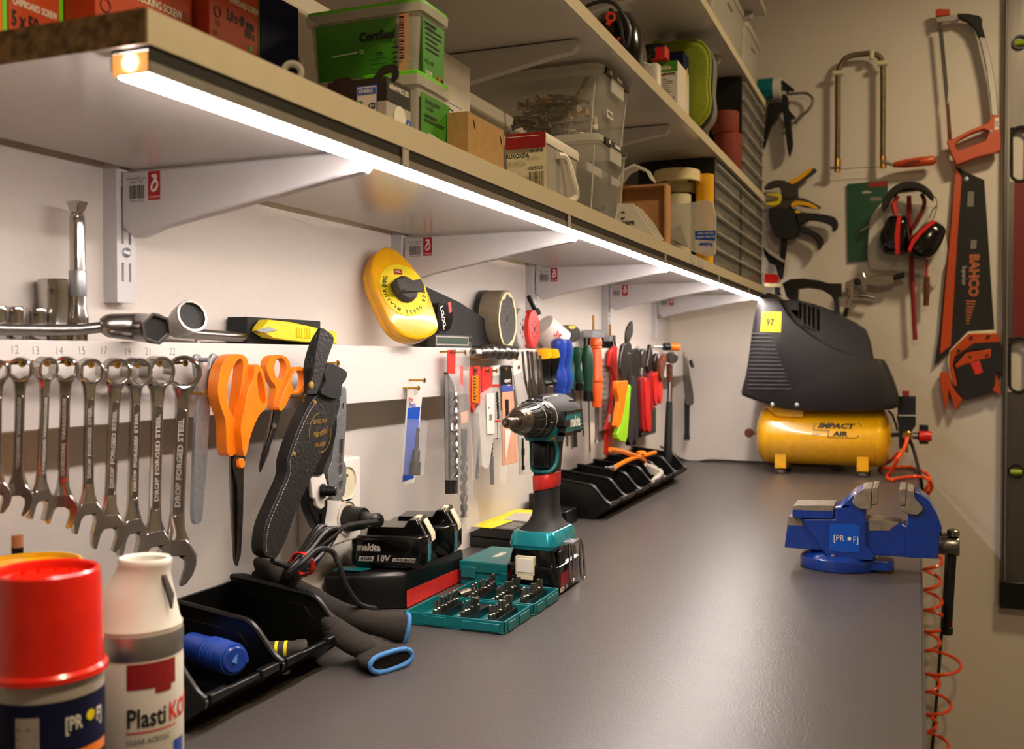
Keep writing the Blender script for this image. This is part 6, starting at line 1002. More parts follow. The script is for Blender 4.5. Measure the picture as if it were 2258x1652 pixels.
# bucket
x0, x1, y0, y1, z0, zt = fb(1201, 1279, 1105, .280, 0, v=289); t = E('plastic_bucket', 'square translucent white bucket with handle and red topped label', 'bucket', ((x0+x1)/2, (y0+y1)/2, z0)); cx_, cy_, hx_, hy_ = (x0+x1)/2, (y0+y1)/2, (x1-x0)/2, (y1-y0)/2
part('pail', B().loft([rr(cx_, cy_, hx_*a, hy_*a, z, .25, 4) for z, a in ((z0, .84), (z0+.003, .88), (zt-.012, .95))], 'frost'), t); part('lid', B().loft([rr(cx_, cy_, hx_*a, hy_*a, z, .25, 4) for z, a in ((zt-.012, 1), (zt-.004, 1.02), (zt-.003, 1.0), (zt, .97))], 'white'), t)
part('handle', B().tube(smo([(x1, y0+.045, zt-.020), (x1+.006, y0+.060, zt-.022), (x1+.012, y0+.072, zt-.050), (x1+.012, y0+.080, z0+.012), (x1+.008, y0+.075, z0+.004), (x1-.002, y0+.060, z0+.002)], 5), .0042, 'white', 8), t)
b = B(); y = y0-.0006; b.quad((x0+.006, y+.006, z0+.004), X_*.050, V((0, -.004, .070)), 'cream'); yl = y-.002; b.quad((x0+.006, yl+.002, z0+.056), X_*.050, V((0, -.0008, .018)), 'redd'); TX(b, 'RUKOKDA', x0+.022, yl, z0+.047, .0075, sx=.8, bold=.03); TX(b, '45-67-4', x0+.045, yl, z0+.052, .005); TX(b, '6805520', x0+.044, yl, z0+.032, .0055); b.bars((x0+.035, yl, z0+.010), X_*.020, Z_*.018, n=14); part('label', b, t, label='cream label with a red band')
b = B(); b.prism([(x0-.002, yl-.001, z0+.020), (x0+.020, yl-.001, z0+.030), (x0+.024, yl-.001, z0+.022), (x0+.018, yl-.001, z0+.005), (x0-.002, yl-.001, z0+.003)], (0, -.0003, 0), 'paper'); b.lines((x0, yl-.0015, z0+.012), X_*.018, Z_*.010, 'redt', 2, th=.6); part('torn_label', b, t)
# wooden box, papers, tapes, bag
X = .268; y0, y1 = p(1469, 400, X=X).y, p(1469, 400, X=X).y+.035; x0 = p(1360, 400, Y=y0).x; zt = p(1469, 404, X=X).z; z0 = ZS[0]; t = E('wooden_box', 'open fronted plywood box between clear boxes and tape rolls', 'box', ((x0+X)/2, y0, z0)); b = B()
b.box(x0, X, y0, y1, zt-.004, zt, 'wood').box(X-.004, X, y0, y1, z0, zt-.004, 'wood').box(x0, x0+.004, y0, y1, z0, zt-.004, 'wood').box(x0+.004, X-.004, y1-.004, y1, z0, zt-.004, 'wood').box(x0, X, y0, y1, z0, z0+.005, 'wood'); part('carcass', b, t, .0005)
b = B(); q = [p(1366, 392, X=.22), p(1380, 372, X=.235), p(1400, 362, X=.25), p(1425, 372, X=.26), p(1436, 392, X=.265)]; b.loft([[v_+V((0, d, 0)) for v_ in q]+[v_+V((0, d, -.004)) for v_ in reversed(q)] for d in (-.005, .012, .030)], 'clear2'); one('plastic_bag', b, 'crumpled clear bag lying on top of the wooden box', 'bag')
for k in range(3):
    q = [(1352+k*8, 505), (1362+k*8, 449), (1397+k*9, 449+k*6), (1415+k*12, 480+k*5), (1452+k*6, 530)]; b = B(); b.prism([v_ for v_ in tr(q, Y=1.62+k*.03)], (0, .004, 0), 'paper')
    if k == 0: b.text('C', p(1370, 476, Y=1.618), X_, Z_, .018, 'ink'); TX(b, 'KEEPR', p(1385, 492, Y=1.618).x, 1.618, p(1385, 492, Y=1.618).z, .008, bold=.04)
    one('paper_sachet', b, ['front', 'middle', 'rear'][k]+' white paper sachet leaning against the wooden box', 'sachet', 'white paper sachets')
def roll(u0, u1, v0, v1, X, lab, m='tape', core=.45):
    a = p((u0+u1)/2, v1, X=X); r_ = pr(a, (u1-u0)/2); z1 = a.z; z2 = p((u0+u1)/2, v0, X=X).z; b = B(); b.lathe((a.x, a.y, z1), Z_, [(0, r_*.96), (.002, r_), (z2-z1-.002, r_), (z2-z1, r_*.96), (z2-z1, r_*core), (0, r_*core)], m, 40, False); return one('tape_roll', b, lab, 'tape roll', 'tape rolls in a stack')
a_ = p(1494, 470, X=.225); r3 = pr(a_, 30); z9 = p(1494, 430, X=.225).z
b = B(); b.lathe((.225, a_.y, ZS[0]), Z_, [(0, r3), (z9-ZS[0]-.001, r3)], 'cream', 32); one('tape_roll', b, 'pale lowest roll under the two cream tape rolls', 'tape roll', 'tape rolls in a stack')
roll(1470, 1534, 406, 428, .225, 'smaller cream tape roll, second from top of the stack'); roll(1442, 1543, 378, 404, .225, 'widest cream tape roll, topmost of the stack')
q = V((.277, 2.062, 1.5)); r_ = .0185; b = B(); b.lathe((q.x, q.y, ZS[0]), Z_, [(0, r_), (p(1551, 383, Y=2.045).z-ZS[0], r_)], 'yellow', 32); one('yellow_tin', b, 'plain orange yellow tin behind the tape rolls', 'tin')
t = E('tape_in_bag', 'tape in a clear bag with an upside down Folsen label at the shelf edge', 'bag', p(1550, 560, X=.29)); b = B(); Yb = 1.982
b.prism(tr([(1469, 455), (1520, 447), (1560, 441), (1572, 446), (1578, 480), (1577, 560), (1560, 566), (1530, 556), (1470, 520)], Y=Yb), (0, .010, 0), 'clear2'); part('bag', b, t, .001)
b = B(); b.prism(tr([(1531, 512), (1577, 510), (1576, 562), (1533, 556)], Y=Yb-.001), (0, .001, 0), 'paper'); b.prism(tr([(1532, 510), (1578, 508), (1577, 531), (1533, 528)], Y=Yb-.0016), (0, .001, 0), 'badge'); q = p(1556, 539, Y=Yb-.002); b.text('Folsen', q, -X_, -Z_, .0105, 'badge', bold=.04); q = p(1556, 522, Y=Yb-.002); b.text('DOUBLE SIDED', q, -X_, -Z_, .0052, 'white', bold=.03); q = p(1556, 514, Y=Yb-.002); b.text('CLOTH TAPE', q, -X_, -Z_, .0052, 'white', bold=.03); part('label', b, t, label='blue and white upside down label')
part('dark_bits', B().prism(tr([(1468, 505), (1500, 497), (1517, 545), (1490, 538)], Y=Yb+.002), (0, .006, 0), 'grey'), t)
for u in (1530, 1548): b = B(); b.box(.3003, .3010, p(u-8, 500, X=.3).y, p(u+3, 500, X=.3).y, 1.384, 1.399, 'clear2'); one('tape_patch', b, ('left' if u < 1540 else 'right')+' patch of clear tape stuck on the shelf edge', 'tape')
# small-parts drawer cabinets
def cabinet(lab, y0, y1, x1, lv, h, rows=(5, 5, 4, 4, 3, 3), x0=.13):
    z0 = ZS[lv]; t = E('drawer_cabinet', lab, 'cabinet', ((x0+x1)/2, (y0+y1)/2, z0), 'small parts drawer cabinets'); b = B(); w_ = .004
    b.box(x0, x1, y0, y0+w_, z0, z0+h, 'black').box(x0, x1, y1-w_, y1, z0, z0+h, 'black').box(x0, x1, y0+w_, y1-w_, z0, z0+.005, 'black').box(x0, x1, y0+w_, y1-w_, z0+h-.007, z0+h, 'black').box(x0, x0+.003, y0+w_, y1-w_, z0+.005, z0+h-.007, 'black'); n = len(rows); rh = (h-.012)/n
    for k in range(1, n): b.box(x0+.003, x1-.004, y0+w_, y1-w_, z0+.005+k*rh-.001, z0+.005+k*rh, 'black')
    part('cabinet_body', b, t)
    R = random.Random(int(y0*100))
    for k, c_ in enumerate(rows):
        dw = (y1-y0-2*w_)/c_
        for j in range(c_):
            a = y0+w_+j*dw+.0012; e = a+dw-.0024; za = z0+.0055+k*rh; b = B(); zt_ = za+rh-.003; b.box(x1-.003, x1-.001, a, e, za, zt_, 'drw').box(x1-.001, x1+.007, a+.001, e-.001, zt_-.004, zt_-.001, 'frost'); b.box(x1-.05, x1-.012, a+.003, e-.003, za+.001, za+rh*R.uniform(.2, .7), R.choice(('dgrey', 'lgrey', 'gunm', 'badge', 'lgrey', 'brass')))
            part('drawer', b, t)
    return t
cabinet('nearer drawer cabinet on the lowest shelf, behind the tape rolls', 2.090, 2.425, .292, 0, .222); cabinet('farther drawer cabinet on the lowest shelf, against the shelf end', 2.432, 2.770, .292, 0, .222)
cabinet('drawer cabinet on the middle shelf beside the red brown rolls', 2.432, 2.770, .292, 1, .232)
# middle shelf
t = E('cable_bag', 'black bag with looped black cable and red eyelets on the middle shelf', 'bag', (.24, 1.50, ZS[1])); b = B(); Yb = 1.47
P2 = lambda u, v, Y=Yb: p(u, v, Y=Y)
b.loft([rr(.245, 1.52, .045*k, .05*k, z, .8) for z, k in ((ZS[1], .9), (ZS[1]+.03, 1), (ZS[1]+.07, .9), (ZS[1]+.095, .6), (ZS[1]+.10, .3))], 'blackg'); part('body', b, t, ang=60)
b = B()
for d in (0, .012): b.tube(smo([P2(1292, 14, Yb-d), P2(1320, 4, Yb-d), P2(1350, 6, Yb-d), P2(1372, 28, Yb-d), P2(1388, 62, Yb-d), P2(1384, 100, Yb-d), P2(1375, 96, Yb-d), P2(1366, 50, Yb-d), P2(1345, 20, Yb-d)], 5), .0030, 'cable', 8)
part('cable_loop', b, t); b = B(); b.ring(P2(1347, 38, 1.452), V((.4, -.9, 0)), .006, .0022, 'redt', 20, 6); b.tube([P2(1338, 50, 1.452), P2(1346, 54, 1.452)], .003, 'redt'); b.tube([P2(1362, 88, 1.46), P2(1368, 92, 1.46)], .006, 'redd'); part('eyelet', b, t, label='shiny red eyelet')
q = p(1400, 115, X=.27); b = B(); b.lathe((.268, q.y, ZS[1]), Z_, [(0, .014), (.002, .016), (.018, .026), (.020, .028), (.022, .028), (.020, .026), (.004, .015)], 'clear2', 32, False); one('plastic_cup', b, 'shallow clear plastic cup at the middle shelf edge', 'cup')
X = .255; y0 = 1.885; a = p(1471, 115, Y=y0); c_ = p(1400, 115, Y=y0); zt, zb = p(1450, 97, Y=y0).z, p(1450, 131, Y=y0).z
t = E('tape_measure', 'black and red round tape measure resting on the white box', 'tape measure', ((a.x+c_.x)/2, y0, zb)); cxx = (a.x+c_.x)/2; rx = (a.x-c_.x)/2
b = B(); b.loft([[V((cxx+cos(2*pi*i/24)*rx*k, y0+.02+sin(2*pi*i/24)*.028*k, z)) for i in range(24)] for z, k in ((zb, .95), (zb+.002, 1), (zt-.003, 1), (zt, .95))], 'blackg'); part('case', b, t); b = B(); b.loft([rr(a.x-.016, y0+.008, .016, .014, z, .3) for z in (zb-.0005, zt-.008)], 'red'); part('red_corner', b, t, .001)
zstack = zb-.001
x0, x1 = p(1444, 180, Y=1.90).x, p(1494, 180, Y=1.90).x; t = E('paper_box', 'white box with green band reading white on the middle shelf', 'box', ((x0+x1)/2, 1.9, ZS[1])); zt = min(zstack, p(1490, 133, Y=1.90).z); b = B(); b.box(x0-.03, x1, 1.90, 1.98, ZS[1], zt, 'paper'); part('carton', b, t, .0006)
b = B(); y = 1.8996; b.quad((x0-.03, y, zt-.020), X_*(x1-x0+.03), Z_*.020, 'green'); TX(b, 'st white', x0+.016, y-.0003, zt-.012, .012, 'cream', sx=.8, bold=.04); b.tube([(x0+.002, y-.001, zt-.024), (x0+.020, y-.001, zt-.026)], .0022, 'redt', 5, flat=.3); TX(b, 'viimeistely', x0+.028, y-.0003, zt-.024, .008, sx=.7, bold=.03); b.lines((x0+.002, y-.0003, zt-.060), X_*.036, Z_*.028, 'grey', 7, th=.3); TX(b, '1', x1-.008, y-.0003, zt-.072, .012); part('print', b, t, label='green band with lettering')
b = B(); q = p(1436, 160, Y=1.84); b.loft([rr(q.x, 1.86, .014*k, .012*k, z, .8) for z, k in ((ZS[1], 1), (ZS[1]+.03, 1), (p(1436, 140, Y=1.84).z, .9), (p(1436, 134, Y=1.84).z, .5))], 'white'); one('white_bottle', b, 'white rounded plastic bottle in front of the white box', 'bottle', ang=60)
x0, x1 = p(1471, 180, Y=1.99).x, p(1507, 180, Y=1.99).x; zt = p(1500, 112, Y=1.99).z; t = E('blue_box', 'dark blue carton with a yellow curved stripe on its end', 'box', (x1, 2.0, ZS[1])); b = B(); b.box(x1-.09, x1, 1.99, 2.04, ZS[1], zt, 'navy'); part('carton', b, t, .0006)
b = B(); b.prism(sm([(x1+.0004, 2.000, ZS[1]+.004), (x1+.0004, 2.012, zt-.05), (x1+.0004, 2.030, zt-.03), (x1+.0004, 2.036, ZS[1]+.05), (x1+.0004, 2.028, ZS[1]+.004)], 3), (.0003, 0, 0), 'yellow'); b.prism(sm([(x1+.0008, 2.018, ZS[1]+.004), (x1+.0008, 2.020, zt-.06), (x1+.0008, 2.034, zt-.04), (x1+.0008, 2.037, ZS[1]+.05), (x1+.0008, 2.032, ZS[1]+.004)], 3), (.0003, 0, 0), 'white'); part('stripe', b, t)
t = E('lime_case', 'lime green soft case with black zip standing on the middle shelf', 'case', (.22, 2.1, ZS[1])); Yl = 2.06; lc = crop(1250, 0, 4.13)
OL = [(760, 420), (880, 385), (1000, 362), (1120, 352), (1230, 375), (1300, 470), (1310, 600), (1300, 800), (1312, 930), (1300, 1030), (1250, 1110), (1180, 1160), (900, 1150), (760, 1100)]
f0 = tr(sm(lc(OL), 4), Y=Yl); f0 = [V((q.x, q.y, max(q.z, ZS[1]+.004))) for q in f0]; cen = sum(f0, V((0, 0, 0)))/len(f0)
sc_ = lambda k, dy: [cen+(q-cen)*k+Y_*dy for q in f0]
part('front', B().loft([sc_(.80, -.006), sc_(.9, -.004), sc_(.955, .002), sc_(.965, .006)], 'lime'), t, ang=60); b = B(); b.tube(sc_(.955, .001), .0035, 'lime', 8, True); part('piping', b, t)
part('zip_band', B().loft([sc_(.965, .006), sc_(1.0, .008), sc_(1.0, .030), sc_(.98, .032)], 'blackm'), t, ang=60, label='black zip band'); part('back', B().loft([sc_(.99, .032), sc_(1.02, .040), sc_(1.0, .070), sc_(.9, .078)], 'grey'), t, ang=60, label='grey back half'); b = B(); b.tube([p(1560, 290, Y=Yl+.01), p(1561, 318, Y=Yl+.005)], .0022, 'cable', 6); part('zip_pull', b, t)
q = V((.266, 2.394, 1.7)); r_ = .0315
for k, (z0_, z1_) in enumerate(((ZS[1], p(1611, 290, Y=2.36).z), (p(1611, 289, Y=2.36).z+.0005, p(1611, 240, Y=2.36).z))): b = B(); b.lathe((.266-(.006 if k else 0), q.y, z0_), Z_, [(0, r_*.97), (.002, r_), (z1_-z0_-.002, r_), (z1_-z0_, r_*.96)], 'redbrown', 32); one('sandpaper_roll', b, ('upper' if k else 'lower')+' red brown sandpaper roll beside the middle shelf cabinet', 'roll', 'stacked sandpaper rolls')
# top shelf: clear boxes
for k, (u0, u1, X) in enumerate(((1575, 1640, .285), (1645, 1688, .285))):
    y0 = p(u0, 60, X=X).y; y1 = min(2.77, p(u1, 60, X=X).y); t = E('clear_box', ('nearer' if k == 0 else 'farther')+' large milky storage box under the highest shelf', 'storage box', (.2, y0, ZS[2]), 'milky boxes on the upper shelf'); cx_, cy_ = .20, (y0+y1)/2; hy_ = (y1-y0)/2-.004
    part('box_body', B().loft([rr(cx_, cy_, .085*a, hy_*a, z, .2, 3) for z, a in ((ZS[2], .88), (ZS[2]+.004, .92), (ZS[2]+.13, 1.0))], 'frost'), t); part('rim', B().loft([rr(cx_, cy_, .088*a, hy_*a, z, .2, 3) for z, a in ((ZS[2]+.130, 1), (ZS[2]+.142, 1.02), (ZS[2]+.143, .98))], 'clear2'), t)
    part('handle', B().box(.285, .289, cy_-.03, cy_+.03, ZS[2]+.10, ZS[2]+.104, 'frost'), t)
# ================================================================ things hanging on the end wall
r1 = crop(1640, 0, 3.591); r2 = crop(1640, 340, 3.591); YW = 2.9895
def W(nm, lab, cat, pcs, grp=None):
    t = E(nm, lab, cat, p(*pcs[0][1][0], Y=2.97), grp)
    for pc in pcs:
        pn_, pts, m, Y, th, s = pc[:6]; b = B(); plate(b, pts, m, Y=Y, th=th, s=s, holes=pc[6] if len(pc) > 6 and pc[6] else ()); part(pn_, b, t, .0015 if th > .004 else 0, label=pc[7] if len(pc) > 7 else None)
    return t
def wt(b, pts, r_px, m, Y=2.975, k=5, n=10): P_ = smo(tr(pts, Y=Y), k) if len(pts) > 2 else tr(pts, Y=Y); return b.tube(P_, pr(P_[0], r_px), m, n)
# caulking gun
t = W('caulking_gun', 'black caulking gun with a blue cartridge hanging at the shelf ends', 'caulking gun', [('body', crop(1660, 140, 6.355)([(220, 560), (400, 540), (405, 440), (470, 440), (500, 520), (500, 640), (590, 740), (590, 765), (530, 790), (560, 1120), (520, 1275), (500, 1280), (470, 1100), (420, 700), (380, 690), (290, 820), (240, 900), (150, 1190), (140, 1100), (170, 900), (200, 700)]), 'black', 2.945, .022, 2), ('rear_plate', crop(1660, 140, 6.355)([(370, 240), (420, 235), (580, 360), (575, 385), (500, 380), (490, 430), (470, 430), (470, 380), (405, 370), (410, 290), (370, 265)]), 'black', 2.95, .014, 0)])
b = B(); a = p(1672, 197, Y=2.953); c_ = p(1706, 197, Y=2.953); b.lathe(a, X_, [(0, pr(a, 22)), ((c_-a).length, pr(a, 22))], 'tealm', 24); part('cartridge', b, t, label='blue cartridge'); b = B(); e_ = p(1722, 198, Y=2.953); b.lathe(c_, X_, [(0, pr(a, 23)), ((e_-c_).length, pr(a, 24))], 'white', 24); part('end_cap', b, t)
b = B(); wt(b, crop(1660, 140, 6.355)([(500, 435), (640, 420), (750, 420), (830, 480), (835, 560), (770, 660), (700, 720), (590, 850)]), 3, 'steel', 2.958); part('pull_rod', b, t, label='bent steel pull rod')
# fret saw
t = E('coping_saw', 'deep brass coloured fret saw frame with orange handle', 'saw', p(1900, 250, Y=2.96)); b = B()
wt(b, r1([(742, 1330), (745, 1000), (745, 640), (752, 560), (790, 480), (850, 442), (930, 430), (1010, 424), (1060, 440), (1095, 490), (1102, 600), (1102, 900), (1100, 1280)]), 6.0, 'frame', 2.955, 6, 12); part('frame', b, t)
for a_, c_ in (((705, 582), (795, 575)), ((1015, 402), (1012, 470)), ((1058, 505), (1140, 497))): b = B(); wt(b, r1([a_, c_]), 6, 'cream', 2.950); part('clip', b, t, label='cream plastic clip')
b = B(); wt(b, r1([(765, 1340), (900, 1330), (1090, 1322)]), .8, 'steel', 2.957); part('blade', b, t)
b = B(); wt(b, r1([(745, 1260), (742, 1360)]), 7, 'brass', 2.953); wt(b, r1([(685, 1332), (770, 1328)]), 3, 'steel', 2.945); part('blade_clamp', b, t); b = B(); wt(b, r1([(1100, 1240), (1105, 1330)]), 7, 'brass', 2.953); wt(b, r1([(1090, 1275), (1180, 1306)]), 3.5, 'steel', 2.945); part('blade_clamp', b, t)
b = B(); a = p(*r1([(1180, 1306)])[0], Y=2.95); c_ = p(*r1([(1522, 1268)])[0], Y=2.95); L = (c_-a).length; b.lathe(a, c_-a, [(0, pr(a, 4)), (.004, pr(a, 6)), (L*.25, pr(a, 9)), (L*.6, pr(a, 10.5)), (L*.92, pr(a, 10.5)), (L, pr(a, 6))], 'orangehs', 24); q = p(*r1([(1330, 1285)])[0], Y=2.935); b.text('SANDVIKEN', q, X_+Z_*.11, Z_, .010, 'ink', bold=.03, sx=.8); part('handle', b, t, label='orange wooden handle')
# hacksaw
T_ = 'hacksaw'
t = W(T_, 'hacksaw with orange handle and steel bow hanging above the handsaw', 'saw', [('bow', r1([(1862, 285), (1915, 296), (1960, 480), (1985, 600), (2005, 760), (2016, 915), (1966, 916), (1955, 780), (1925, 560), (1895, 420)]), 'alu', 2.945, .018, 0), ('front_grip', r1([(1692, 106), (1780, 108), (1866, 125), (1890, 150), (1886, 195), (1915, 296), (1862, 288), (1830, 215), (1775, 165), (1705, 138)]), 'blackm', 2.942, .024, 0), ('front_arm', r1([(1522, 138), (1688, 112), (1704, 158), (1600, 168), (1530, 178)]), 'lgrey', 2.945, .018, 0), ('tension_knob', r1([(1520, 75), (1555, 68), (1632, 72), (1636, 118), (1522, 126)]), 'orangehs', 2.944, .020, 0),
  ('blade', r1([(1540, 215), (1574, 215), (1620, 700), (1612, 860), (1600, 860)]), 'dsteel', 2.952, .001, 0), ('blade_end', r1([(1602, 860), (1625, 800), (1650, 1108), (1616, 1110)]), 'rust', 2.951, .002, 0),
  ('handle', r1([(1608, 1112), (1662, 1098), (1780, 1035), (1935, 972), (1968, 918), (2025, 908), (2037, 1190), (2000, 1205), (1860, 1240), (1700, 1300), (1680, 1298), (1640, 1210)]), 'orangehs', 2.938, .030, 0, [r1([(1672, 1150), (1705, 1105), (1800, 1055), (1900, 1020), (1948, 1038), (1920, 1112), (1810, 1150), (1715, 1192), (1685, 1190)])]), ('maker_label', r1([(1988, 935), (2020, 932), (2020, 1025), (1986, 1028)]), 'white', 2.9372, .0006, 0)])
b = B(); q = p(*r1([(2003, 980)])[0], Y=2.9368); b.text('317', q, Z_*-1, X_, .010, 'ink'); part('label_print', b, t); b = B(); q = p(*r1([(1694, 152)])[0], Y=2.944); b.lathe(q, -Y_, [(0, .004), (.003, .003)], 'steel', 12); q = p(*r1([(1958, 1040)])[0], Y=2.937); b.lathe(q, -Y_, [(0, .004), (.003, .003)], 'steel', 12); q = p(*r1([(1551, 190)])[0], Y=2.95); b.lathe(q, -Y_, [(0, .0045), (.005, .0045)], 'rust', 12); part('pin', b, t)
# clamps
t = W('spring_clamp', 'black and yellow spring clamp on the end wall', 'clamp', [('lower_arm', r2([(300, 260), (420, 270), (430, 340), (480, 350), (604, 412), (600, 425), (560, 430), (390, 400), (370, 430), (280, 440), (300, 360)]), 'dgrey', 2.945, .02, 2), ('upper_arm', r2([(160, 275), (190, 230), (250, 205), (330, 210), (360, 225), (470, 150), (540, 110), (572, 118), (565, 140), (470, 210), (430, 255), (420, 330), (330, 350), (300, 300), (270, 255), (210, 270)]), 'dgrey', 2.94, .02, 2), ('upper_grip', r2([(352, 215), (430, 175), (510, 112), (545, 112), (520, 145), (440, 210), (380, 240)]), 'yellow', 2.936, .012, 2), ('lower_grip', r2([(372, 400), (400, 372), (450, 372), (520, 385), (590, 425), (560, 432), (480, 405), (410, 408), (385, 420)]), 'yellow', 2.938, .012, 2), ('jaw_pad', r2([(175, 320), (200, 312), (290, 315), (300, 340), (285, 390), (240, 408), (190, 400), (165, 385), (260, 370), (270, 340)]), 'yel2', 2.938, .012, 2)])
t = W('bar_clamp', 'black quick grip bar clamp hanging below the spring clamp', 'clamp', [('bar', r2([(300, 500), (355, 500), (345, 700), (310, 985), (285, 1000), (262, 985), (290, 760)]), 'gunm', 2.955, .008, 0), ('body', r2([(200, 430), (330, 420), (420, 440), (440, 500), (430, 640), (340, 670), (250, 650), (210, 560)]), 'blackm', 2.945, .025, 2), ('grip', r2([(420, 470), (520, 465), (650, 480), (720, 500), (745, 545), (735, 590), (700, 612), (695, 570), (620, 535), (500, 520), (440, 560)]), 'blackm', 2.94, .022, 2), ('trigger', r2([(440, 580), (480, 575), (560, 610), (620, 655), (628, 700), (598, 755), (585, 745), (575, 690), (520, 640), (450, 620)]), 'blackm', 2.942, .018, 2), ('yellow_lever', r2([(400, 448), (440, 448), (450, 465), (410, 470)]), 'yel2', 2.942, .01, 0)])
# jaw of another clamp near the shelf end
W('clamp_jaw', 'black clamp jaw with pale bar beside the shelf end', 'clamp', [('jaw', r2([(150, 735), (190, 760), (270, 830), (300, 900), (285, 960), (265, 940), (250, 880), (200, 860), (165, 800)]), 'black', 2.93, .02, 0), ('pale_bar', r2([(160, 745), (200, 755), (335, 850), (325, 868), (200, 790)]), 'lgrey', 2.925, .006, 0)])
# green pouch
t = W('blade_pouch', 'dark green glossy blade pouch with red corner on the end wall', 'pouch', [('pouch', r2([(818, 236), (1142, 210), (1140, 330), (1060, 420), (995, 520), (985, 845), (828, 852)]), 'bosch', 2.982, .002, 0), ('red_corner', r2([(990, 225), (1138, 212), (1136, 250), (990, 265)]), 'redd', 2.9812, .0005, 0), ('hang_hole', r2([(935, 300), (965, 290), (1012, 296), (1010, 308), (940, 312)]), 'lgrey', 2.9812, .0005, 0), ('print', r2([(1000, 342), (1090, 338), (1090, 368), (1000, 370)]), 'grey', 2.9812, .0004, 0)])
b = B(); b.tube(tr(r2([(925, 610), (1000, 565)]), Y=2.98), .0016, 'white', 6); one('cotton_stick', b, 'small white stick stuck on the green pouch', 'stick'); 
# ear defenders
ed = crop(1840, 380, 6.354); t = E('ear_defenders', 'black ear defenders with red stripes hanging on the end wall', 'ear defenders', p(2010, 480, Y=2.95))
b = B(); plate(b, ed([(668, 500), (660, 440), (720, 320), (800, 220), (920, 150), (1060, 125), (1200, 150), (1310, 220), (1380, 300), (1390, 380), (1340, 350), (1270, 280), (1200, 240), (1060, 220), (930, 250), (840, 310), (770, 400), (700, 520)]), 'blackm', Y=2.90, th=.045, s=2); part('headband', b, t, .003)
b = B(); wt(b, ed([(870, 285), (1060, 262), (1260, 240)]), 3, 'steel', 2.93); wt(b, ed([(1385, 330), (1430, 380), (1435, 480), (1400, 620), (1380, 660)]), 1.2, 'chrome', 2.93); wt(b, ed([(1430, 470), (1370, 540), (1330, 650)]), 1.6, 'chrome', 2.925); wt(b, ed([(830, 340), (780, 440), (780, 590)]), 1.4, 'chrome', 2.93); part('wire_yoke', b, t)
b = B(); wt(b, ed([(890, 330), (840, 420), (835, 480), (860, 590)]), 5, 'redt', 2.935); part('strap', b, t, label='red inner strap'); b = B(); wt(b, ed([(1220, 300), (1260, 400), (1240, 520), (1160, 680), (1090, 800)]), 4.5, 'darkred', 2.935); part('strap', b, t, label='red inner strap')
def cup(pts, stripe, Y, lab):
    f = tr(sm(ed(pts), 4), Y=Y); c0 = sum(f, V((0, 0, 0)))/len(f); k = lambda s_, d: [c0+(q-c0)*s_+Y_*d for q in f]
    part('ear_cup', B().loft([k(.55, -.022), k(.8, -.016), k(.95, -.006), k(1, .004), k(1, .030), k(.9, .034)], 'blackg'), t, ang=60); b = B(); b.loft([[q+Y_*d for q in tr(ed(stripe), Y=Y-.0235)] for d in (0, .02)], 'red'); part('stripe', b, t, .001, label='red stripe across the cup')
cup([(760, 620), (900, 600), (1030, 620), (1040, 800), (1040, 1000), (1000, 1130), (850, 1150), (700, 1130), (630, 1040), (625, 880), (680, 760)], [(880, 605), (938, 605), (920, 760), (915, 900), (912, 1145), (850, 1145), (840, 900), (858, 760)], 2.915, 'l')
cup([(1300, 700), (1440, 690), (1555, 790), (1540, 900), (1450, 1090), (1350, 1190), (1220, 1220), (1100, 1180), (1020, 1080), (1060, 940), (1180, 800)], [(1370, 660), (1440, 690), (1320, 780), (1210, 880), (1120, 1000), (1060, 1130), (1025, 1080), (1080, 940), (1200, 800)], 2.905, 'r')
# clear bag, red strips
W('clear_bag', 'crumpled clear plastic bag hanging behind the ear defenders', 'bag', [('bag', r2([(1010, 500), (1080, 420), (1200, 400), (1500, 420), (1600, 640), (1600, 860), (1500, 1060), (1430, 960), (1180, 920), (1000, 900), (985, 700)]), 'clear2', 2.965, .003, 2)])
b = B(); wt(b, r2([(1308, 330), (1318, 600), (1330, 900), (1345, 1250), (1358, 1470)]), 5, 'redd', 2.955, 6, 8); b.v; one('red_strip', b, 'long thin dark red strip hanging down between the ear cups', 'strip')
b = B(); wt(b, r2([(1450, 820), (1450, 970)]), 2.5, 'redt', 2.958); wt(b, r2([(1450, 970), (1448, 1080), (1444, 1200)]), 6, 'rust', 2.955); one('red_handle_tool', b, 'small tool with a dark red brown handle in the clear bag', 'tool')
# silver clamp
cl = crop(1820, 560, 8.262); t = E('locking_clamp', 'shiny steel locking clamp hanging above the compressor handle', 'clamp', p(1900, 640, Y=2.95)); b = B()
plate(b, cl([(360, 520), (540, 440), (640, 330), (700, 330), (730, 420), (1050, 380), (1250, 380), (1250, 540), (980, 600), (760, 560), (740, 680), (660, 700), (640, 560), (560, 560), (480, 640), (350, 660)]), 'chrome', Y=2.945, th=.02); part('jaw_body', b, t, .003); b = B(); wt(b, cl([(470, 640), (460, 760), (400, 920), (350, 1100)]), 5, 'chrome', 2.94); part('screw_rod', b, t); b = B(); wt(b, cl([(400, 980), (360, 1150)]), 4.5, 'black', 2.935); part('rod_tip', b, t); b = B(); wt(b, cl([(520, 760), (700, 760), (900, 800)]), 4, 'steel', 2.95); wt(b, cl([(1240, 440), (1440, 380)]), 6, 'gunm', 2.95); part('lever', b, t)
b = B(); q = cl([(580, 510)])[0]; q = p(*q, Y=2.944); b.lathe(q, -Y_, [(0, .010), (.004, .009)], 'gunm', 16); part('rivet', b, t)
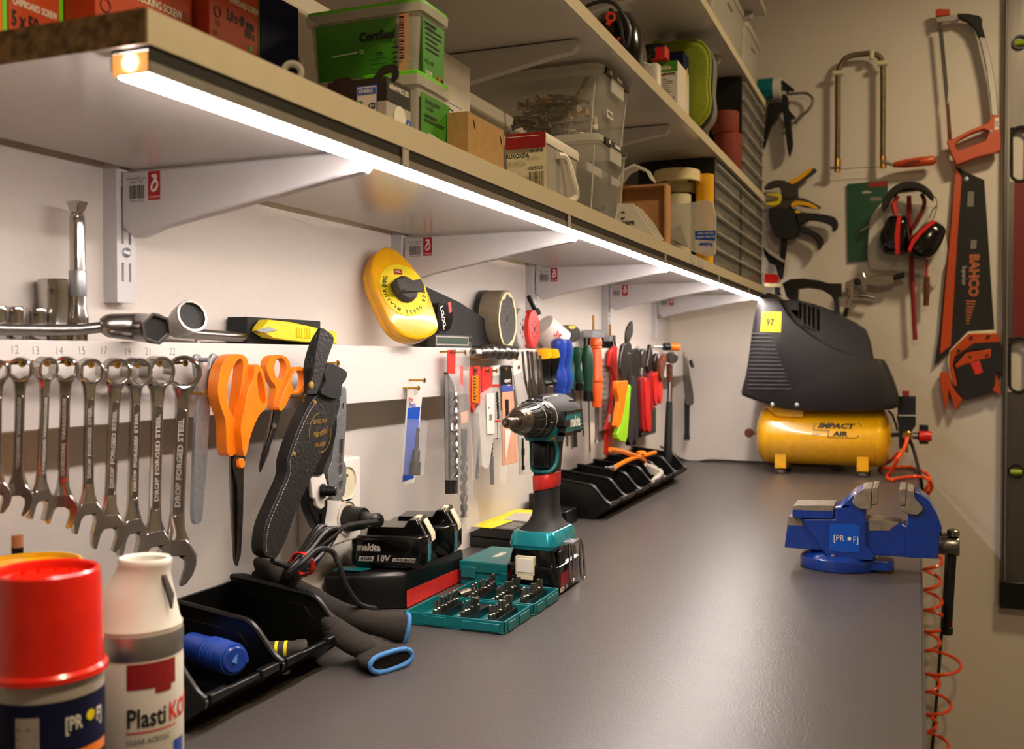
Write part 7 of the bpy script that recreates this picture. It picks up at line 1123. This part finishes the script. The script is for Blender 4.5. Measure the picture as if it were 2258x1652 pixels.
# handsaw
hs = crop(2020, 680, 6.353)
t = W('handsaw', 'large handsaw with black blade, orange edge guard and the word BAHCO', 'saw', [('blade', r2([(1680, 95), (1735, 130), (1905, 205), (1985, 1400), (1760, 1420), (1630, 1560), (1525, 1660), (1510, 1670), (1550, 1400)]), 'blackm', 2.974, .003, 0), ('edge_guard', r2([(1676, 92), (1727, 185), (1690, 700), (1640, 1520), (1552, 1588), (1590, 1100), (1640, 560)]), 'orangehs', 2.971, .010, 0, None, 'orange plastic edge guard'),
  ('handle_rim', hs([(470, 590), (730, 325), (1110, 300), (1130, 345), (1050, 400), (760, 420), (520, 640), (500, 820), (570, 1060), (545, 1105), (470, 960), (440, 740)]), 'cream', 2.962, .022, 0), ('handle', hs([(480, 600), (735, 355), (1130, 345), (1175, 470), (820, 490), (540, 680), (515, 800), (570, 1000), (580, 1080), (548, 1100), (480, 900), (468, 740)]), 'orangehs', 2.958, .028, 0),
  ('handle_back', hs([(820, 495), (1180, 470), (1215, 620), (1220, 880), (1190, 925), (1130, 890), (1100, 1080), (1050, 1180), (900, 1230), (700, 1290), (620, 1220), (540, 1150), (590, 1060), (545, 840), (640, 800), (760, 760), (900, 720), (1060, 700), (1060, 570), (820, 580), (700, 610), (600, 700), (540, 780), (530, 720), (640, 600)]), 'blackm', 2.955, .032, 0), ('grip_inlay', hs([(540, 800), (700, 620), (1055, 570), (1050, 690), (900, 720), (740, 770), (560, 840)]), 'orangehs', 2.9545, .02, 0), ('red_band', hs([(760, 770), (890, 735), (940, 900), (830, 940)]), 'redt', 2.953, .01, 0),
  ('hook', hs([(330, 910), (400, 880), (470, 920), (500, 1080), (650, 1280), (600, 1350), (570, 1420), (540, 1420), (460, 1150), (430, 1420), (400, 1380), (345, 1080)]), 'orangehs', 2.957, .024, 0), ('spur', hs([(1120, 890), (1190, 1200), (1160, 1200), (1060, 1140)]), 'orangehs', 2.957, .024, 0)])
b = B()
for u, v in ((772, 412), (1010, 395), (595, 592), (757, 682), (992, 660)): q = p(*hs([(u, v)])[0], Y=2.954); b.lathe(q+Y_*.004, -Y_, [(0, .0042), (.0045, .0042)], 'ink', 12)
part('rivet', b, t); b = B(); q = p(*r2([(1820, 960)])[0], Y=2.9735); xd = V((-.02, 0, -1)); b.text('BAHCO', q, xd, X_, .032, 'bahco', bold=.06, sx=1.02); q = p(*r2([(1745, 960)])[0], Y=2.9735); b.text('Superior', q, xd, X_, .015, 'lgrey', bold=.02)
for k in range(9): a_, c_ = r2([(1760, 1155+k*22)])[0], r2([(1840-k*7, 1160+k*22)])[0]; A_, C2 = p(*a_, Y=2.9735), p(*c_, Y=2.9735); b.add([A_, C2, C2-Z_*.004, A_-Z_*.004], [(0, 1, 2, 3)], 'bahco')
for u0, v0, u1, v1 in ((1775, 295, 1825, 415), (1800, 680, 1845, 750)): b.add(tr(r2([(u0, v0), (u1, v0), (u1-5, v1), (u0-5, v1)]), Y=2.9735), [(0, 1, 2, 3)], 'grey')
part('print', b, t, label='copper coloured lettering BAHCO'); q = p(*r2([(1762, 198)])[0], Y=2.974); b = B(); b.lathe(q+Y_*.002, -Y_, [(0, .0058), (.003, .0058), (.004, .002)], 'zinc', 14); one('screw', b, 'zinc screw holding up the handsaw blade', 'screw')
# spirit level
xl0 = p(2213, 600, Y=2.965).x; zb_ = p(2210, 1340, Y=2.965).z; t = E('spirit_level', 'tall aluminium spirit level with red insert at the right picture edge', 'spirit level', (xl0+.04, 2.97, zb_))
b = B(); q3 = lambda v: p(2240, v, Y=2.963).z; xw = .075
holes = []; b.box(xl0, xl0+.012, 2.958, 2.9885, zb_+.07, 2.25, 'levl').box(xl0+xw-.012, xl0+xw, 2.958, 2.9885, zb_+.07, 2.25, 'levl'); segs = [(zb_+.07, q3(865)), (q3(745), q3(400)), (q3(280), 2.25)]
for a_, c_ in segs: b.box(xl0+.012, xl0+xw-.012, 2.968, 2.982, a_, c_, 'levl')
b.box(xl0+.003, xl0+.0045, 2.9575, 2.958, zb_+.07, 2.25, 'gunm').box(xl0+.0085, xl0+.0095, 2.9575, 2.958, zb_+.07, 2.25, 'lgrey'); part('profile', b, t, .0005)
part('end_cap', B().box(xl0-.003, xl0+xw+.003, 2.955, 2.9893, zb_, zb_+.072, 'black'), t, .002, label='black end cap'); part('red_insert', B().box(xl0+.024, xl0+.052, 2.9655, 2.968, q3(745), q3(400), 'darkred'), t, label='dark red insert strip')
for v0, v1 in ((745, 865), (280, 400)):
    a_, c_ = q3(v1), q3(v0); hx_ = .022; xm = xl0+.038; b = B(); b.tube([V((xm+cos(a)*hx_, 2.966, (c_-hx_ if sin(a) >= 0 else a_+hx_)+sin(a)*hx_)) for a in [pi*2*i/20 for i in range(20)]], .0042, 'blackm', 8, True); part('hand_hole', b, t, label='black rimmed hand hole')
for v in (93, 1040): q = p(2246, v, Y=2.962); b = B(); b.washer((xl0+.034, 2.967, q.z), -Y_, .019, .0145, .008, 'black').cyl((xl0+.020, 2.964, q.z-.002), (xl0+.048, 2.964, q.z-.002), .008, 'vial', n=16); part('vial', b, t, label='yellow green bubble vial')
